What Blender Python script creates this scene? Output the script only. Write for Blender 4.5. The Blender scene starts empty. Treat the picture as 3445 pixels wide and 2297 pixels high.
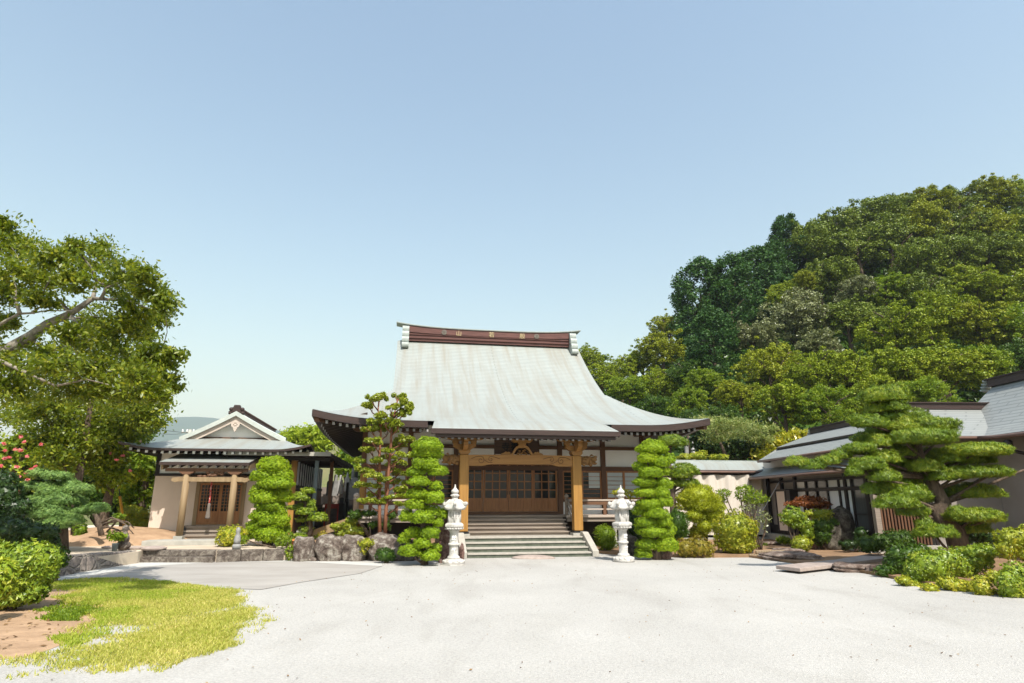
import bpy, bmesh, math, random
import numpy as np
from mathutils import Vector, Matrix, Euler

# ------------------------------------------------------------------ camera, sky, sun, exposure
SC = bpy.context.scene
COL = SC.collection
R = math.radians
PI = math.pi
random.seed(5)
RNG = np.random.default_rng(11)

F, PITCH, CAMH = 2060.0, R(14.5), 1.6          # focal length in photo pixels (3445 wide), upward pitch, eye height
cd = bpy.data.cameras.new('camera')
cam = bpy.data.objects.new('camera', cd)
COL.objects.link(cam)
cam.location = (0, 0, CAMH)
cam.rotation_euler = (R(90) + PITCH, 0, 0)
cd.sensor_width = 36.0
cd.lens = 36.0 * F / 3445.0
cd.clip_start = 0.05
cd.clip_end = 20000
SC.camera = cam

SUN_AZ, SUN_EL = R(158), R(52.5)                # azimuth clockwise from +Y
SDIR = Vector((math.sin(SUN_AZ) * math.cos(SUN_EL), math.cos(SUN_AZ) * math.cos(SUN_EL), math.sin(SUN_EL)))
ld = bpy.data.lights.new('sun', 'SUN')
ld.energy = 5.0
ld.angle = R(0.5)
ld.color = (1.0, 0.95, 0.865)
sun = bpy.data.objects.new('sun', ld)
COL.objects.link(sun)
sun.rotation_euler = SDIR.to_track_quat('Z', 'Y').to_euler()

world = bpy.data.worlds.new('World')
SC.world = world
world.use_nodes = True
wn = world.node_tree
bg = wn.nodes['Background']
sky = wn.nodes.new('ShaderNodeTexSky')
sky.sky_type = 'NISHITA'
sky.sun_disc = False
sky.sun_elevation = SUN_EL
sky.sun_rotation = SUN_AZ
sky.air_density = 2.2
sky.dust_density = 2.2
sky.ozone_density = 2.2
wn.links.new(sky.outputs['Color'], bg.inputs['Color'])
bg.inputs['Strength'].default_value = 0.135

SC.render.engine = 'CYCLES'
SC.view_settings.view_transform = 'Standard'
SC.view_settings.look = 'None'
SC.view_settings.exposure = 0.52
SC.view_settings.gamma = 1
SC.view_settings.use_curve_mapping = False
SC.cycles.max_bounces = 6
SC.cycles.diffuse_bounces = 4
SC.cycles.transmission_bounces = 4
SC.cycles.volume_bounces = 1
SC.cycles.caustics_reflective = False
SC.cycles.caustics_refractive = False

# ------------------------------------------------------------------ surveying helpers: photo point -> place in the world
CT, ST = math.cos(PITCH), math.sin(PITCH)
def ray(u, v):
    p = (1148.5 - v) / F
    return Vector(((u - 1722.5) / F, CT - p * ST, ST + p * CT))
def gnd(u, v, z=0.0):                          # where the sight line meets a level at height z
    r = ray(u, v)
    return Vector((0, 0, CAMH)) + r * ((z - CAMH) / r.z)
def dep(u, v, Y):                              # where it reaches depth Y
    r = ray(u, v)
    return Vector((0, 0, CAMH)) + r * (Y / r.y)
def pxm(Y):                                    # metres per photo pixel at depth Y, about
    return Y / F * 1.0
def view(x0, y0, k):
    return lambda x, y: (x0 + k * x, y0 + k * y)
V1 = view(0, 1300, .4677)
V2 = view(1000, 1040, .3401)
V4 = view(950, 1400, .3316)
V6 = view(2000, 1400, .3316)
V7 = view(2500, 1250, .4464)
V8 = view(2380, 1480, .287)
V9 = view(2900, 1650, .2552)
VH = view(1900, 560, .657)
VL = view(0, 1350, .2742)
VG = view(0, 1750, .3488)
VC = view(950, 1480, .2423)

# ------------------------------------------------------------------ materials
def nodes(m):
    m.use_nodes = True
    return m.node_tree, m.node_tree.nodes['Principled BSDF']
def ramp(nt, stops):
    r = nt.nodes.new('ShaderNodeValToRGB')
    e = r.color_ramp.elements
    e[0].position, e[0].color = stops[0][0], (*stops[0][1], 1)
    e[1].position, e[1].color = stops[-1][0], (*stops[-1][1], 1)
    for p, c in stops[1:-1]:
        x = e.new(p)
        x.color = (*c, 1)
    return r
def noise(nt, scale, detail=6, vec=None, rough=.6, dist=0.):
    n = nt.nodes.new('ShaderNodeTexNoise')
    n.inputs['Scale'].default_value = scale
    n.inputs['Detail'].default_value = detail
    n.inputs['Roughness'].default_value = rough
    n.inputs['Distortion'].default_value = dist
    if vec is not None:
        nt.links.new(vec, n.inputs['Vector'])
    return n
def coords(nt, kind='Object', scale=(1, 1, 1)):
    t = nt.nodes.new('ShaderNodeTexCoord')
    mp = nt.nodes.new('ShaderNodeMapping')
    mp.inputs['Scale'].default_value = scale
    nt.links.new(t.outputs[kind], mp.inputs['Vector'])
    return mp.outputs['Vector']
def bump(nt, bsdf, src, strength=.3, dist=.02):
    b = nt.nodes.new('ShaderNodeBump')
    b.inputs['Strength'].default_value = strength
    b.inputs['Distance'].default_value = dist
    nt.links.new(src, b.inputs['Height'])
    nt.links.new(b.outputs['Normal'], bsdf.inputs['Normal'])
    return b
def mixc(nt, a, b, fac, mode='MIX'):
    m = nt.nodes.new('ShaderNodeMix')
    m.data_type = 'RGBA'
    m.blend_type = mode
    for sock, val in ((m.inputs[6], a), (m.inputs[7], b), (m.inputs[0], fac)):
        if isinstance(val, tuple):
            sock.default_value = (*val, 1)
        elif isinstance(val, (int, float)):
            sock.default_value = val
        else:
            nt.links.new(val, sock)
    return m.outputs[2]
def mat(name, c1, c2=None, scale=3., rough=.7, spec=.3, bmp=.2, bdist=.01, stretch=(1, 1, 1), metal=0., detail=6, lo=.35, hi=.65, kind='Object'):
    m = bpy.data.materials.new(name)
    nt, b = nodes(m)
    v = coords(nt, kind, stretch)
    n = noise(nt, scale, detail, v)
    r = ramp(nt, [(lo, c1), (hi, c2 or tuple(x * .8 for x in c1))])
    nt.links.new(n.outputs['Fac'], r.inputs['Fac'])
    nt.links.new(r.outputs['Color'], b.inputs['Base Color'])
    b.inputs['Roughness'].default_value = rough
    b.inputs['Specular IOR Level'].default_value = spec
    b.inputs['Metallic'].default_value = metal
    if bmp:
        n2 = noise(nt, scale * 4, 5, v)
        bump(nt, b, n2.outputs['Fac'], bmp, bdist)
    return m
def leaf(name, c1, c2, c3=None, trans=.35, rough=.45, spec=.35, nscale=1.2):
    m = bpy.data.materials.new(name)
    nt, b = nodes(m)
    a = nt.nodes.new('ShaderNodeAttribute')
    a.attribute_name = 'tint'
    v = coords(nt, 'Object')
    n = noise(nt, nscale, 3, v)
    ad = nt.nodes.new('ShaderNodeMath')
    ad.operation = 'MULTIPLY_ADD'
    nt.links.new(n.outputs['Fac'], ad.inputs[0])
    ad.inputs[1].default_value = .7
    nt.links.new(a.outputs['Fac'], ad.inputs[2])
    sb = nt.nodes.new('ShaderNodeMath')
    sb.operation = 'SUBTRACT'
    nt.links.new(ad.outputs[0], sb.inputs[0])
    sb.inputs[1].default_value = .35
    r = ramp(nt, [(.05, c1), (.55, c2), (.97, c3 or c2)])
    nt.links.new(sb.outputs[0], r.inputs['Fac'])
    nt.links.new(r.outputs['Color'], b.inputs['Base Color'])
    b.inputs['Roughness'].default_value = rough
    b.inputs['Specular IOR Level'].default_value = spec
    tr = nt.nodes.new('ShaderNodeBsdfTranslucent')
    tc = mixc(nt, r.outputs['Color'], (1.25, 1.2, .5), 1.0, 'MULTIPLY')
    nt.links.new(tc, tr.inputs['Color'])
    mx = nt.nodes.new('ShaderNodeMixShader')
    mx.inputs[0].default_value = trans
    nt.links.new(b.outputs[0], mx.inputs[1])
    nt.links.new(tr.outputs[0], mx.inputs[2])
    nt.links.new(mx.outputs[0], nt.nodes['Material Output'].inputs['Surface'])
    return m
def roofmat(name, base, alt, line, stain=None, row=.2, width=.9, rough=.5, stain_amt=.6):
    m = bpy.data.materials.new(name)
    nt, b = nodes(m)
    uv = coords(nt, 'UV')
    br = nt.nodes.new('ShaderNodeTexBrick')
    nt.links.new(uv, br.inputs['Vector'])
    br.inputs['Color1'].default_value = (*base, 1)
    br.inputs['Color2'].default_value = (*alt, 1)
    br.inputs['Mortar'].default_value = (*line, 1)
    br.inputs['Scale'].default_value = 1
    br.inputs['Mortar Size'].default_value = row * .16
    br.inputs['Mortar Smooth'].default_value = .3
    br.inputs['Brick Width'].default_value = width
    br.inputs['Row Height'].default_value = row
    n = noise(nt, 1.1, 6, coords(nt, 'UV', (1, .6, 1)), .7)
    rr = ramp(nt, [(.3, tuple(x * .82 for x in base)), (.7, tuple(min(1, x * 1.06) for x in base))])
    nt.links.new(n.outputs['Fac'], rr.inputs['Fac'])
    col = mixc(nt, br.outputs['Color'], rr.outputs['Color'], .45)
    if stain:
        s = noise(nt, 1.0, 5, coords(nt, 'UV', (3.2, .16, 1)), .65)
        sr = ramp(nt, [(.44, (0, 0, 0)), (.68, (1, 1, 1))])
        nt.links.new(s.outputs['Fac'], sr.inputs['Fac'])
        mlt = nt.nodes.new('ShaderNodeMath')
        mlt.operation = 'MULTIPLY'
        mlt.inputs[1].default_value = stain_amt
        nt.links.new(sr.outputs['Color'], mlt.inputs[0])
        col = mixc(nt, col, stain, mlt.outputs[0])
    nt.links.new(col, b.inputs['Base Color'])
    b.inputs['Roughness'].default_value = rough
    b.inputs['Specular IOR Level'].default_value = .4
    bump(nt, b, br.outputs['Fac'], -.5, .02)
    return m

M = {}
M['copper'] = roofmat('patinated_copper_sheet', (.31, .332, .312), (.345, .366, .345), (.135, .15, .142), (.235, .21, .165), .14, 9., .5, .7)
M['slate'] = roofmat('grey_sheet_roofing', (.25, .262, .25), (.285, .295, .28), (.11, .118, .115), (.22, .222, .205), .2, 1.1, .45, .4)
M['verge'] = mat('pale_green_verge', (.52, .55, .51), (.44, .475, .44), 5, .5)
M['copper_pale'] = mat('pale_copper', (.36, .395, .37), (.28, .31, .29), 6, .45)
M['ridge_brown'] = mat('reddish_ridge_copper', (.13, .055, .045), (.085, .035, .03), 5, .5, stretch=(.4, 1, 3))
M['fascia'] = mat('dark_brown_fascia', (.052, .032, .027), (.035, .022, .019), 4, .5, stretch=(.4, 1, 3))
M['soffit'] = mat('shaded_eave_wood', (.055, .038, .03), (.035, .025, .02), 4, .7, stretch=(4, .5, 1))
M['cap_grey'] = mat('rafter_cap', (.42, .40, .40), (.34, .34, .34), 8, .5, bmp=0)
M['cap_white'] = mat('white_rafter_cap', (.8, .8, .78), (.74, .74, .72), 8, .6, bmp=0)
M['plaster'] = mat('white_plaster', (.92, .91, .88), (.885, .87, .84), 2.5, .85, bmp=.08)
M['beige'] = mat('beige_plaster', (.64, .53, .44), (.60, .495, .41), 2.2, .9, bmp=.15, bdist=.004)
M['grey_wall'] = mat('greyish_plaster', (.56, .50, .44), (.52, .465, .41), 2.0, .9, bmp=.1)
M['wood_dark'] = mat('dark_brown_timber', (.15, .075, .04), (.095, .047, .026), 5, .6, stretch=(1, 1, .12), bmp=.25)
M['wood_dark_h'] = mat('dark_brown_beam', (.15, .075, .04), (.095, .047, .026), 5, .6, stretch=(.12, 1, 1), bmp=.25)
M['wood_black'] = mat('blackened_timber', (.028, .021, .020), (.018, .014, .013), 5, .6, stretch=(1, 1, .2))
M['wood_gold'] = mat('golden_zelkova', (.38, .20, .05), (.29, .145, .036), 3, .5, stretch=(6, 6, .35), bmp=.2, bdist=.004)
M['wood_gold_h'] = mat('golden_zelkova_beam', (.36, .185, .055), (.27, .13, .036), 3, .5, stretch=(.35, 6, 6), bmp=.2, bdist=.004)
M['wood_carve'] = mat('carved_wood', (.30, .16, .055), (.17, .085, .028), 14, .6, bmp=.8, bdist=.02)
M['carve_line'] = mat('carved_groove', (.09, .042, .015), (.07, .032, .011), 8, .8, bmp=0)
M['wood_red'] = mat('reddish_door_wood', (.40, .185, .075), (.27, .115, .045), 4, .5, stretch=(5, 5, .4), bmp=.2, bdist=.003)
M['wood_grey'] = mat('weathered_grey_wood', (.30, .25, .20), (.21, .17, .14), 4, .75, stretch=(.3, 5, 5), bmp=.25, bdist=.004)
M['wood_pale'] = mat('pale_sunlit_wood', (.52, .44, .38), (.42, .35, .29), 4, .75, stretch=(.3, 5, 5), bmp=.25, bdist=.004)  # veranda rails and floor: sunlit paleness put into the wood colour
M['wood_post'] = mat('yellowish_weathered_post', (.30, .215, .12), (.22, .15, .08), 3, .7, stretch=(5, 5, .35), bmp=.25, bdist=.004)
M['wood_carve_grey'] = mat('weathered_carved_wood', (.28, .21, .13), (.15, .10, .06), 14, .75, bmp=.6)
M['plaque'] = mat('dark_plaque_wood', (.085, .045, .026), (.05, .026, .016), 6, .6, stretch=(.3, 2, 4))
M['ink'] = mat('black_ink', (.012, .012, .012), (.01, .01, .01), 3, .6, bmp=0)
M['crest'] = mat('dark_copper_crest', (.17, .15, .125), (.11, .09, .075), 8, .5, bmp=0)
M['gold'] = mat('gilded_letters', (.50, .40, .24), (.42, .33, .18), 6, .45, bmp=0, metal=.2)
M['stone_step'] = mat('mossy_step_stone', (.125, .135, .105), (.08, .095, .07), 7, .85, bmp=.3)
M['stone_tread'] = mat('pale_tread_stone', (.42, .39, .34), (.34, .32, .28), 7, .8, bmp=.2)
M['concrete'] = mat('concrete', (.40, .385, .34), (.32, .31, .275), 4, .85, bmp=.2)
M['granite'] = mat('white_granite', (.58, .56, .525), (.36, .34, .31), 9, .85, bmp=.8, bdist=.006, lo=.3, hi=.7, detail=9)
M['granite_text'] = mat('incised_letter_white', (.86, .86, .85), (.82, .82, .8), 9, .6, bmp=0)
M['hole'] = mat('dark_opening', (.02, .02, .018), (.015, .015, .013), 3, .9, bmp=0)
def rockmat(name, dark, mid, pale, scale=4.):
    m = bpy.data.materials.new(name)
    nt, b = nodes(m)
    v = coords(nt, 'Object')
    n1 = noise(nt, scale, 10, v, .72, .6)
    n2 = noise(nt, scale * 5, 8, v, .7)
    r1 = ramp(nt, [(.40, dark), (.50, mid), (.60, pale)])
    nt.links.new(n1.outputs['Fac'], r1.inputs['Fac'])
    r2 = ramp(nt, [(.3, (.55, .52, .5)), (.7, (1.25, 1.25, 1.22))])
    nt.links.new(n2.outputs['Fac'], r2.inputs['Fac'])
    c = mixc(nt, r1.outputs['Color'], r2.outputs['Color'], .8, 'MULTIPLY')
    nt.links.new(c, b.inputs['Base Color'])
    b.inputs['Roughness'].default_value = .92
    b.inputs['Specular IOR Level'].default_value = .15
    n3 = noise(nt, scale * 2.2, 12, v, .75, .3)
    bump(nt, b, n3.outputs['Fac'], 1.0, .12)
    return m
M['boulder'] = rockmat('lichened_boulder', (.09, .067, .057), (.20, .162, .138), (.42, .385, .335), 3.6)
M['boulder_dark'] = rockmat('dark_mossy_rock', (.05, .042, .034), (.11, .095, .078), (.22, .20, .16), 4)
M['boulder_red'] = rockmat('reddish_rock', (.12, .065, .055), (.26, .16, .135), (.40, .30, .26), 5)
M['flat_rock'] = rockmat('flat_brown_rock', (.12, .085, .07), (.25, .185, .155), (.38, .31, .27), 4)
M['tuff'] = rockmat('dressed_tuff', (.13, .105, .09), (.23, .195, .165), (.36, .32, .27), 6)
M['pink_slab'] = mat('pinkish_slab_stone', (.38, .31, .27), (.29, .235, .205), 6, .85, bmp=.3)
M['bark'] = mat('rough_bark', (.16, .115, .08), (.06, .042, .03), 5, .9, stretch=(3, 3, .7), bmp=1., bdist=.03, detail=9)
M['bark_pale'] = mat('lichened_pale_bark', (.36, .32, .26), (.13, .11, .085), 4, .9, stretch=(1.5, 1.5, 1.5), bmp=.8, bdist=.02, detail=9)
M['bark_red'] = mat('reddish_smooth_bark', (.27, .115, .06), (.14, .055, .03), 4, .75, stretch=(3, 3, .5), bmp=.5, bdist=.01)
M['twig'] = mat('grey_twig', (.25, .21, .17), (.15, .125, .10), 6, .9)
M['glass'] = mat('dark_window_glass', (.022, .026, .027), (.014, .017, .018), 1.5, .05, .35, bmp=.02, bdist=.002)
M['paper'] = mat('frosted_pale_glass', (.50, .545, .55), (.45, .50, .51), 1.5, .25, .5, bmp=0)
M['curtain'] = mat('white_window_curtain', (.86, .88, .87), (.74, .77, .77), 9, .6, .3, stretch=(6, 6, .1), bmp=.3, bdist=.02)
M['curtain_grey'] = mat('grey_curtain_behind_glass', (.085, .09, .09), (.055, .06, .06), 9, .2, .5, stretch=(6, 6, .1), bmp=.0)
M['wall_shaded'] = mat('shaded_earth_wall', (.30, .265, .235), (.27, .238, .21), 2.0, .9, bmp=.1)  # darker copy of the grey wall: eave shade put into the colour
M['tarp'] = mat('cream_tent_cloth', (.62, .565, .49), (.57, .515, .445), 1.5, .9, bmp=.05)
M['steel_blue'] = mat('blue_grey_painted_steel', (.12, .15, .16), (.10, .125, .135), 4, .5, bmp=.05)
M['gutter'] = mat('brown_gutter_metal', (.18, .11, .085), (.13, .08, .062), 4, .4, bmp=0)
M['rope'] = mat('red_white_rope', (.62, .55, .50), (.42, .05, .04), 6, .8, stretch=(8, 8, 3), bmp=0, lo=.38, hi=.44)
M['tassel'] = mat('grey_tassel', (.20, .17, .145), (.12, .10, .085), 9, .9, stretch=(8, 8, .5))
M['yellow'] = mat('yellow_plastic', (.75, .36, .015), (.66, .28, .012), 3, .4, bmp=0)
M['wire'] = mat('steel_wire', (.05, .05, .05), (.035, .035, .035), 3, .5, bmp=0)
M['porcelain'] = mat('white_porcelain', (.8, .8, .78), (.7, .7, .7), 3, .3, bmp=0)
M['orange_wood'] = mat('orange_old_post', (.48, .19, .05), (.36, .13, .035), 5, .7)
M['red_cloth'] = mat('faded_red_cloth', (.55, .10, .08), (.45, .08, .06), 3, .8, bmp=0)
M['grave'] = mat('grey_granite', (.30, .295, .28), (.2, .2, .19), 6, .6, bmp=.1)
M['grave_dark'] = mat('dark_granite', (.07, .07, .07), (.045, .045, .045), 6, .35, bmp=.05)
M['grave_pale'] = mat('pale_granite', (.42, .41, .39), (.33, .32, .31), 6, .6, bmp=.1)
M['copper_rail'] = mat('orange_metal_rail', (.42, .18, .08), (.32, .13, .06), 6, .5, bmp=0)
M['log'] = mat('pale_log_edging', (.36, .28, .18), (.2, .15, .10), 8, .85, stretch=(3, 3, 1))
M['moss'] = mat('moss', (.10, .12, .02), (.14, .11, .03), 6, .95, bmp=.6)

L = {}
L['yew'] = leaf('clipped_yew_needles', (.13, .22, .007), (.24, .36, .008), (.38, .48, .02), .2, .5, .3)
L['yew_gold'] = leaf('yellowish_clipped_foliage', (.20, .25, .012), (.34, .38, .02), (.50, .48, .03), .22, .5, .3)
L['azalea'] = leaf('azalea_leaves', (.11, .19, .012), (.24, .33, .02), (.48, .50, .05), .22, .4, .5)
L['azalea_y'] = leaf('yellow_green_azalea_leaves', (.17, .23, .012), (.34, .37, .02), (.58, .50, .05), .24, .4, .5)
L['azalea_r'] = leaf('bronze_azalea_leaves', (.15, .125, .015), (.28, .24, .02), (.42, .27, .05), .3, .45, .4)
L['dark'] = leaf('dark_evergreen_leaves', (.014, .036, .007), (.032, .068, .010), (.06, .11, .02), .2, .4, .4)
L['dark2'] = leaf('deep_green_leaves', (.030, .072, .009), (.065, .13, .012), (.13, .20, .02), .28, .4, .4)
L['pine'] = leaf('pine_needles', (.08, .145, .010), (.16, .24, .012), (.35, .39, .035), .18, .45, .35)
L['pine_blue'] = leaf('blue_green_pine_needles', (.08, .16, .04), (.16, .27, .065), (.27, .39, .09), .16, .5, .3)
L['cherry'] = leaf('cherry_leaves', (.075, .115, .010), (.165, .22, .014), (.35, .35, .03), .45, .4, .4)
L['podo'] = leaf('stewartia_leaves', (.13, .18, .012), (.26, .32, .022), (.50, .48, .06), .3, .35, .5)
L['lime'] = leaf('lime_maple_leaves', (.11, .165, .008), (.21, .275, .010), (.37, .39, .03), .18, .5, .25, .6)
L['olive'] = leaf('olive_oak_leaves', (.07, .115, .012), (.15, .205, .018), (.27, .31, .04), .12, .45, .35, .6)
L['greyleaf'] = leaf('grey_green_leaves', (.09, .11, .035), (.18, .20, .075), (.32, .34, .16), .12, .4, .5, .6)
L['gold'] = leaf('golden_green_leaves', (.13, .165, .008), (.235, .27, .012), (.38, .39, .03), .18, .5, .25, .6)
L['cypress'] = leaf('cypress_sprays', (.018, .055, .014), (.042, .105, .02), (.08, .16, .03), .22, .5, .25, .6)
L['mid'] = leaf('fresh_green_leaves', (.09, .16, .010), (.19, .28, .016), (.35, .40, .035), .4, .45, .3, .6)
L['silk'] = leaf('feathery_pale_leaves', (.13, .19, .05), (.24, .30, .085), (.46, .44, .18), .35, .5, .3)
L['magnolia'] = leaf('yellow_green_glossy_leaves', (.17, .22, .012), (.36, .37, .02), (.62, .50, .04), .35, .3, .6)
L['maple_red'] = leaf('red_maple_leaves', (.11, .035, .015), (.23, .075, .025), (.36, .14, .04), .38, .5, .25)
L['grass'] = leaf('grass_blades', (.30, .35, .05), (.46, .45, .10), (.64, .55, .22), .35, .6, .2)
L['grass_lush'] = leaf('lush_grass_blades', (.19, .29, .02), (.32, .40, .04), (.48, .50, .09), .35, .6, .2)
L['pink'] = leaf('pink_blossom', (.70, .10, .16), (.80, .24, .28), (.84, .42, .40), .3, .7, .1)
L['bamboo'] = leaf('bamboo_leaves', (.17, .25, .02), (.30, .39, .03), (.46, .50, .06), .4, .5, .3)

# ------------------------------------------------------------------ mesh builders
def link(o, parent=None):
    COL.objects.link(o)
    if parent is not None:
        o.parent = parent
    return o
def tag(o, label=None, cat=None, group=None, kind=None):
    if label: o['label'] = label
    if cat: o['category'] = cat
    if group: o['group'] = group
    if kind: o['kind'] = kind
    return o
def thing(name, label, cat, loc=(0, 0, 0), rz=0, group=None):
    o = bpy.data.objects.new(name, None)
    o.empty_display_size = .2
    o.location = loc
    o.rotation_euler = (0, 0, R(rz))
    link(o)
    return tag(o, label, cat, group)
class MB:
    """collects shapes and links them as ONE mesh object"""
    def __init__(s):
        s.v, s.f, s.mi, s.uv, s.sm = [], [], [], {}, []
    def add(s, vs, fs, mi=0, smooth=False, uvs=None):
        b = len(s.v)
        s.v.extend([tuple(p) for p in vs])
        for k, f in enumerate(fs):
            if uvs is not None:
                s.uv[len(s.f)] = [uvs[i] for i in f]
            s.f.append([i + b for i in f])
            s.mi.append(mi)
            s.sm.append(smooth)
        return s
    def box(s, x0, x1, y0, y1, z0, z1, mi=0, rz=0., c=None):
        vs = [(x, y, z) for z in (z0, z1) for y in (y0, y1) for x in (x0, x1)]
        if rz:
            cx, cy = c or ((x0 + x1) / 2, (y0 + y1) / 2)
            a, b = math.cos(R(rz)), math.sin(R(rz))
            vs = [(cx + (x - cx) * a - (y - cy) * b, cy + (x - cx) * b + (y - cy) * a, z) for x, y, z in vs]
        return s.add(vs, [(0, 2, 3, 1), (4, 5, 7, 6), (0, 1, 5, 4), (2, 6, 7, 3), (0, 4, 6, 2), (1, 3, 7, 5)], mi)
    def bar(s, p, q, w, h=None, mi=0, up=(0, 0, 1)):
        p, q = Vector(p), Vector(q)
        h = h or w
        d = (q - p).normalized()
        a = d.cross(Vector(up))
        if a.length < 1e-4:
            a = d.cross(Vector((1, 0, 0)))
        a.normalize()
        b = a.cross(d)
        vs = [e + a * (w / 2 * i) + b * (h / 2 * j) for e in (p, q) for i, j in ((-1, -1), (1, -1), (1, 1), (-1, 1))]
        return s.add(vs, [(3, 2, 1, 0), (4, 5, 6, 7), (0, 1, 5, 4), (1, 2, 6, 5), (2, 3, 7, 6), (3, 0, 4, 7)], mi)
    def tube(s, pts, rad, n=10, mi=0, cap=True):
        pts = [Vector(p) for p in pts]
        if not hasattr(rad, '__len__'):
            rad = [rad] * len(pts)
        vs, fs = [], []
        ref = None
        for i, p in enumerate(pts):
            d = (pts[min(i + 1, len(pts) - 1)] - pts[max(i - 1, 0)]).normalized()
            if ref is None:
                ref = d.cross(Vector((.3, .9, .2))).normalized()
            ref = (ref - d * ref.dot(d)).normalized()
            b = d.cross(ref)
            for k in range(n):
                t = 2 * PI * k / n
                vs.append(p + (ref * math.cos(t) + b * math.sin(t)) * rad[i])
        for i in range(len(pts) - 1):
            for k in range(n):
                a, c = i * n + k, i * n + (k + 1) % n
                fs.append((a, c, c + n, a + n))
        s.add(vs, fs, mi, True)
        if cap:
            b0 = len(s.v) - len(vs)
            s.f.append([b0 + k for k in range(n)][::-1]); s.mi.append(mi); s.sm.append(False)
            s.f.append([b0 + (len(pts) - 1) * n + k for k in range(n)]); s.mi.append(mi); s.sm.append(False)
        return s
    def lathe(s, prof, n=20, c=(0, 0, 0), mi=0, smooth=True, rot=0.):
        vs = [(c[0] + r * math.cos(2 * PI * k / n + rot), c[1] + r * math.sin(2 * PI * k / n + rot), c[2] + z) for r, z in prof for k in range(n)]
        fs = [(i * n + k, i * n + (k + 1) % n, (i + 1) * n + (k + 1) % n, (i + 1) * n + k) for i in range(len(prof) - 1) for k in range(n)]
        s.add(vs, fs, mi, smooth)
        b0 = len(s.v) - len(vs)
        s.f.append([b0 + k for k in range(n)][::-1]); s.mi.append(mi); s.sm.append(False)
        s.f.append([b0 + (len(prof) - 1) * n + k for k in range(n)]); s.mi.append(mi); s.sm.append(False)
        return s
    def prism(s, poly, fn, d0, d1, mi=0):
        """extrude a 2-D outline; fn(a, b, d) gives the 3-D point"""
        n = len(poly)
        vs = [fn(a, b, d) for d in (d0, d1) for a, b in poly]
        fs = [tuple(range(n)), tuple(range(2 * n - 1, n - 1, -1))]
        fs += [(i, i + n, (i + 1) % n + n, (i + 1) % n) for i in range(n)]
        return s.add(vs, fs, mi)
    def grid(s, P, uv=None, mi=0, smooth=True, flip=False):
        ny, nx = len(P), len(P[0])
        vs = [p for row in P for p in row]
        fs = []
        for j in range(ny - 1):
            for i in range(nx - 1):
                f = (j * nx + i, j * nx + i + 1, (j + 1) * nx + i + 1, (j + 1) * nx + i)
                fs.append(f[::-1] if flip else f)
        return s.add(vs, fs, mi, smooth, [q for row in uv for q in row] if uv else None)
    def blob(s, c, r, mi=0, sub=2, amp=.0, freq=2., seed=0, flat=None, sq=0.):
        bm = bmesh.new()
        bmesh.ops.create_icosphere(bm, subdivisions=sub, radius=1)
        rr = random.Random(seed)
        ph = [(rr.uniform(-1, 1) * freq, rr.uniform(-1, 1) * freq, rr.uniform(-1, 1) * freq, rr.uniform(0, 6.28), rr.uniform(.4, 1)) for _ in range(9)]
        vs = []
        for v in bm.verts:
            p = v.co
            k = 1 + amp * sum(w * math.sin(a * p.x * 2 + b * p.y * 2 + g * p.z * 2 + o) for a, b, g, o, w in ph) / 3
            if sq:
                l4 = (abs(p.x) ** 5 + abs(p.y) ** 5 + abs(p.z) ** 5) ** .2
                k *= (1 - sq) + sq / l4
                k *= 1 + .045 * math.sin(9 * p.x + ph[0][3]) * math.sin(8 * p.y + 2) + .04 * math.sin(11 * p.z + ph[1][3] + 4 * p.x)
            z = p.z * k
            if flat is not None:
                z = max(z, flat)
            vs.append((c[0] + p.x * k * r[0], c[1] + p.y * k * r[1], c[2] + z * r[2]))
        fs = [tuple(v.index for v in f.verts) for f in bm.faces]
        bm.free()
        return s.add(vs, fs, mi, True)
    def build(s, name, m, parent=None, off=(0, 0, 0), bevel=0):
        me = bpy.data.meshes.new(name)
        o0 = Vector(off)
        me.from_pydata([tuple(Vector(p) - o0) for p in s.v], [], s.f)
        for x in (m if isinstance(m, (list, tuple)) else [m]):
            me.materials.append(x)
        me.polygons.foreach_set('material_index', s.mi)
        me.polygons.foreach_set('use_smooth', s.sm)
        if s.uv:
            ul = me.uv_layers.new(name='UVMap')
            for p in me.polygons:
                q = s.uv.get(p.index)
                if q:
                    for k, li in enumerate(p.loop_indices):
                        ul.data[li].uv = q[k]
        bm = bmesh.new()
        bm.from_mesh(me)
        bmesh.ops.recalc_face_normals(bm, faces=bm.faces)
        bm.to_mesh(me)
        bm.free()
        o = bpy.data.objects.new(name, me)
        if bevel:
            md = o.modifiers.new('edge', 'BEVEL')
            md.width = bevel
            md.segments = 2
            md.limit_method = 'ANGLE'
        return link(o, parent)
    def solo(s, name, m, label, cat, base=(0, 0, 0), group=None, kind=None, bevel=0):
        """a thing that is one mesh: its origin at its base"""
        o = s.build(name, m, None, base, bevel)
        o.location = base
        return tag(o, label, cat, group, kind)

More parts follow.
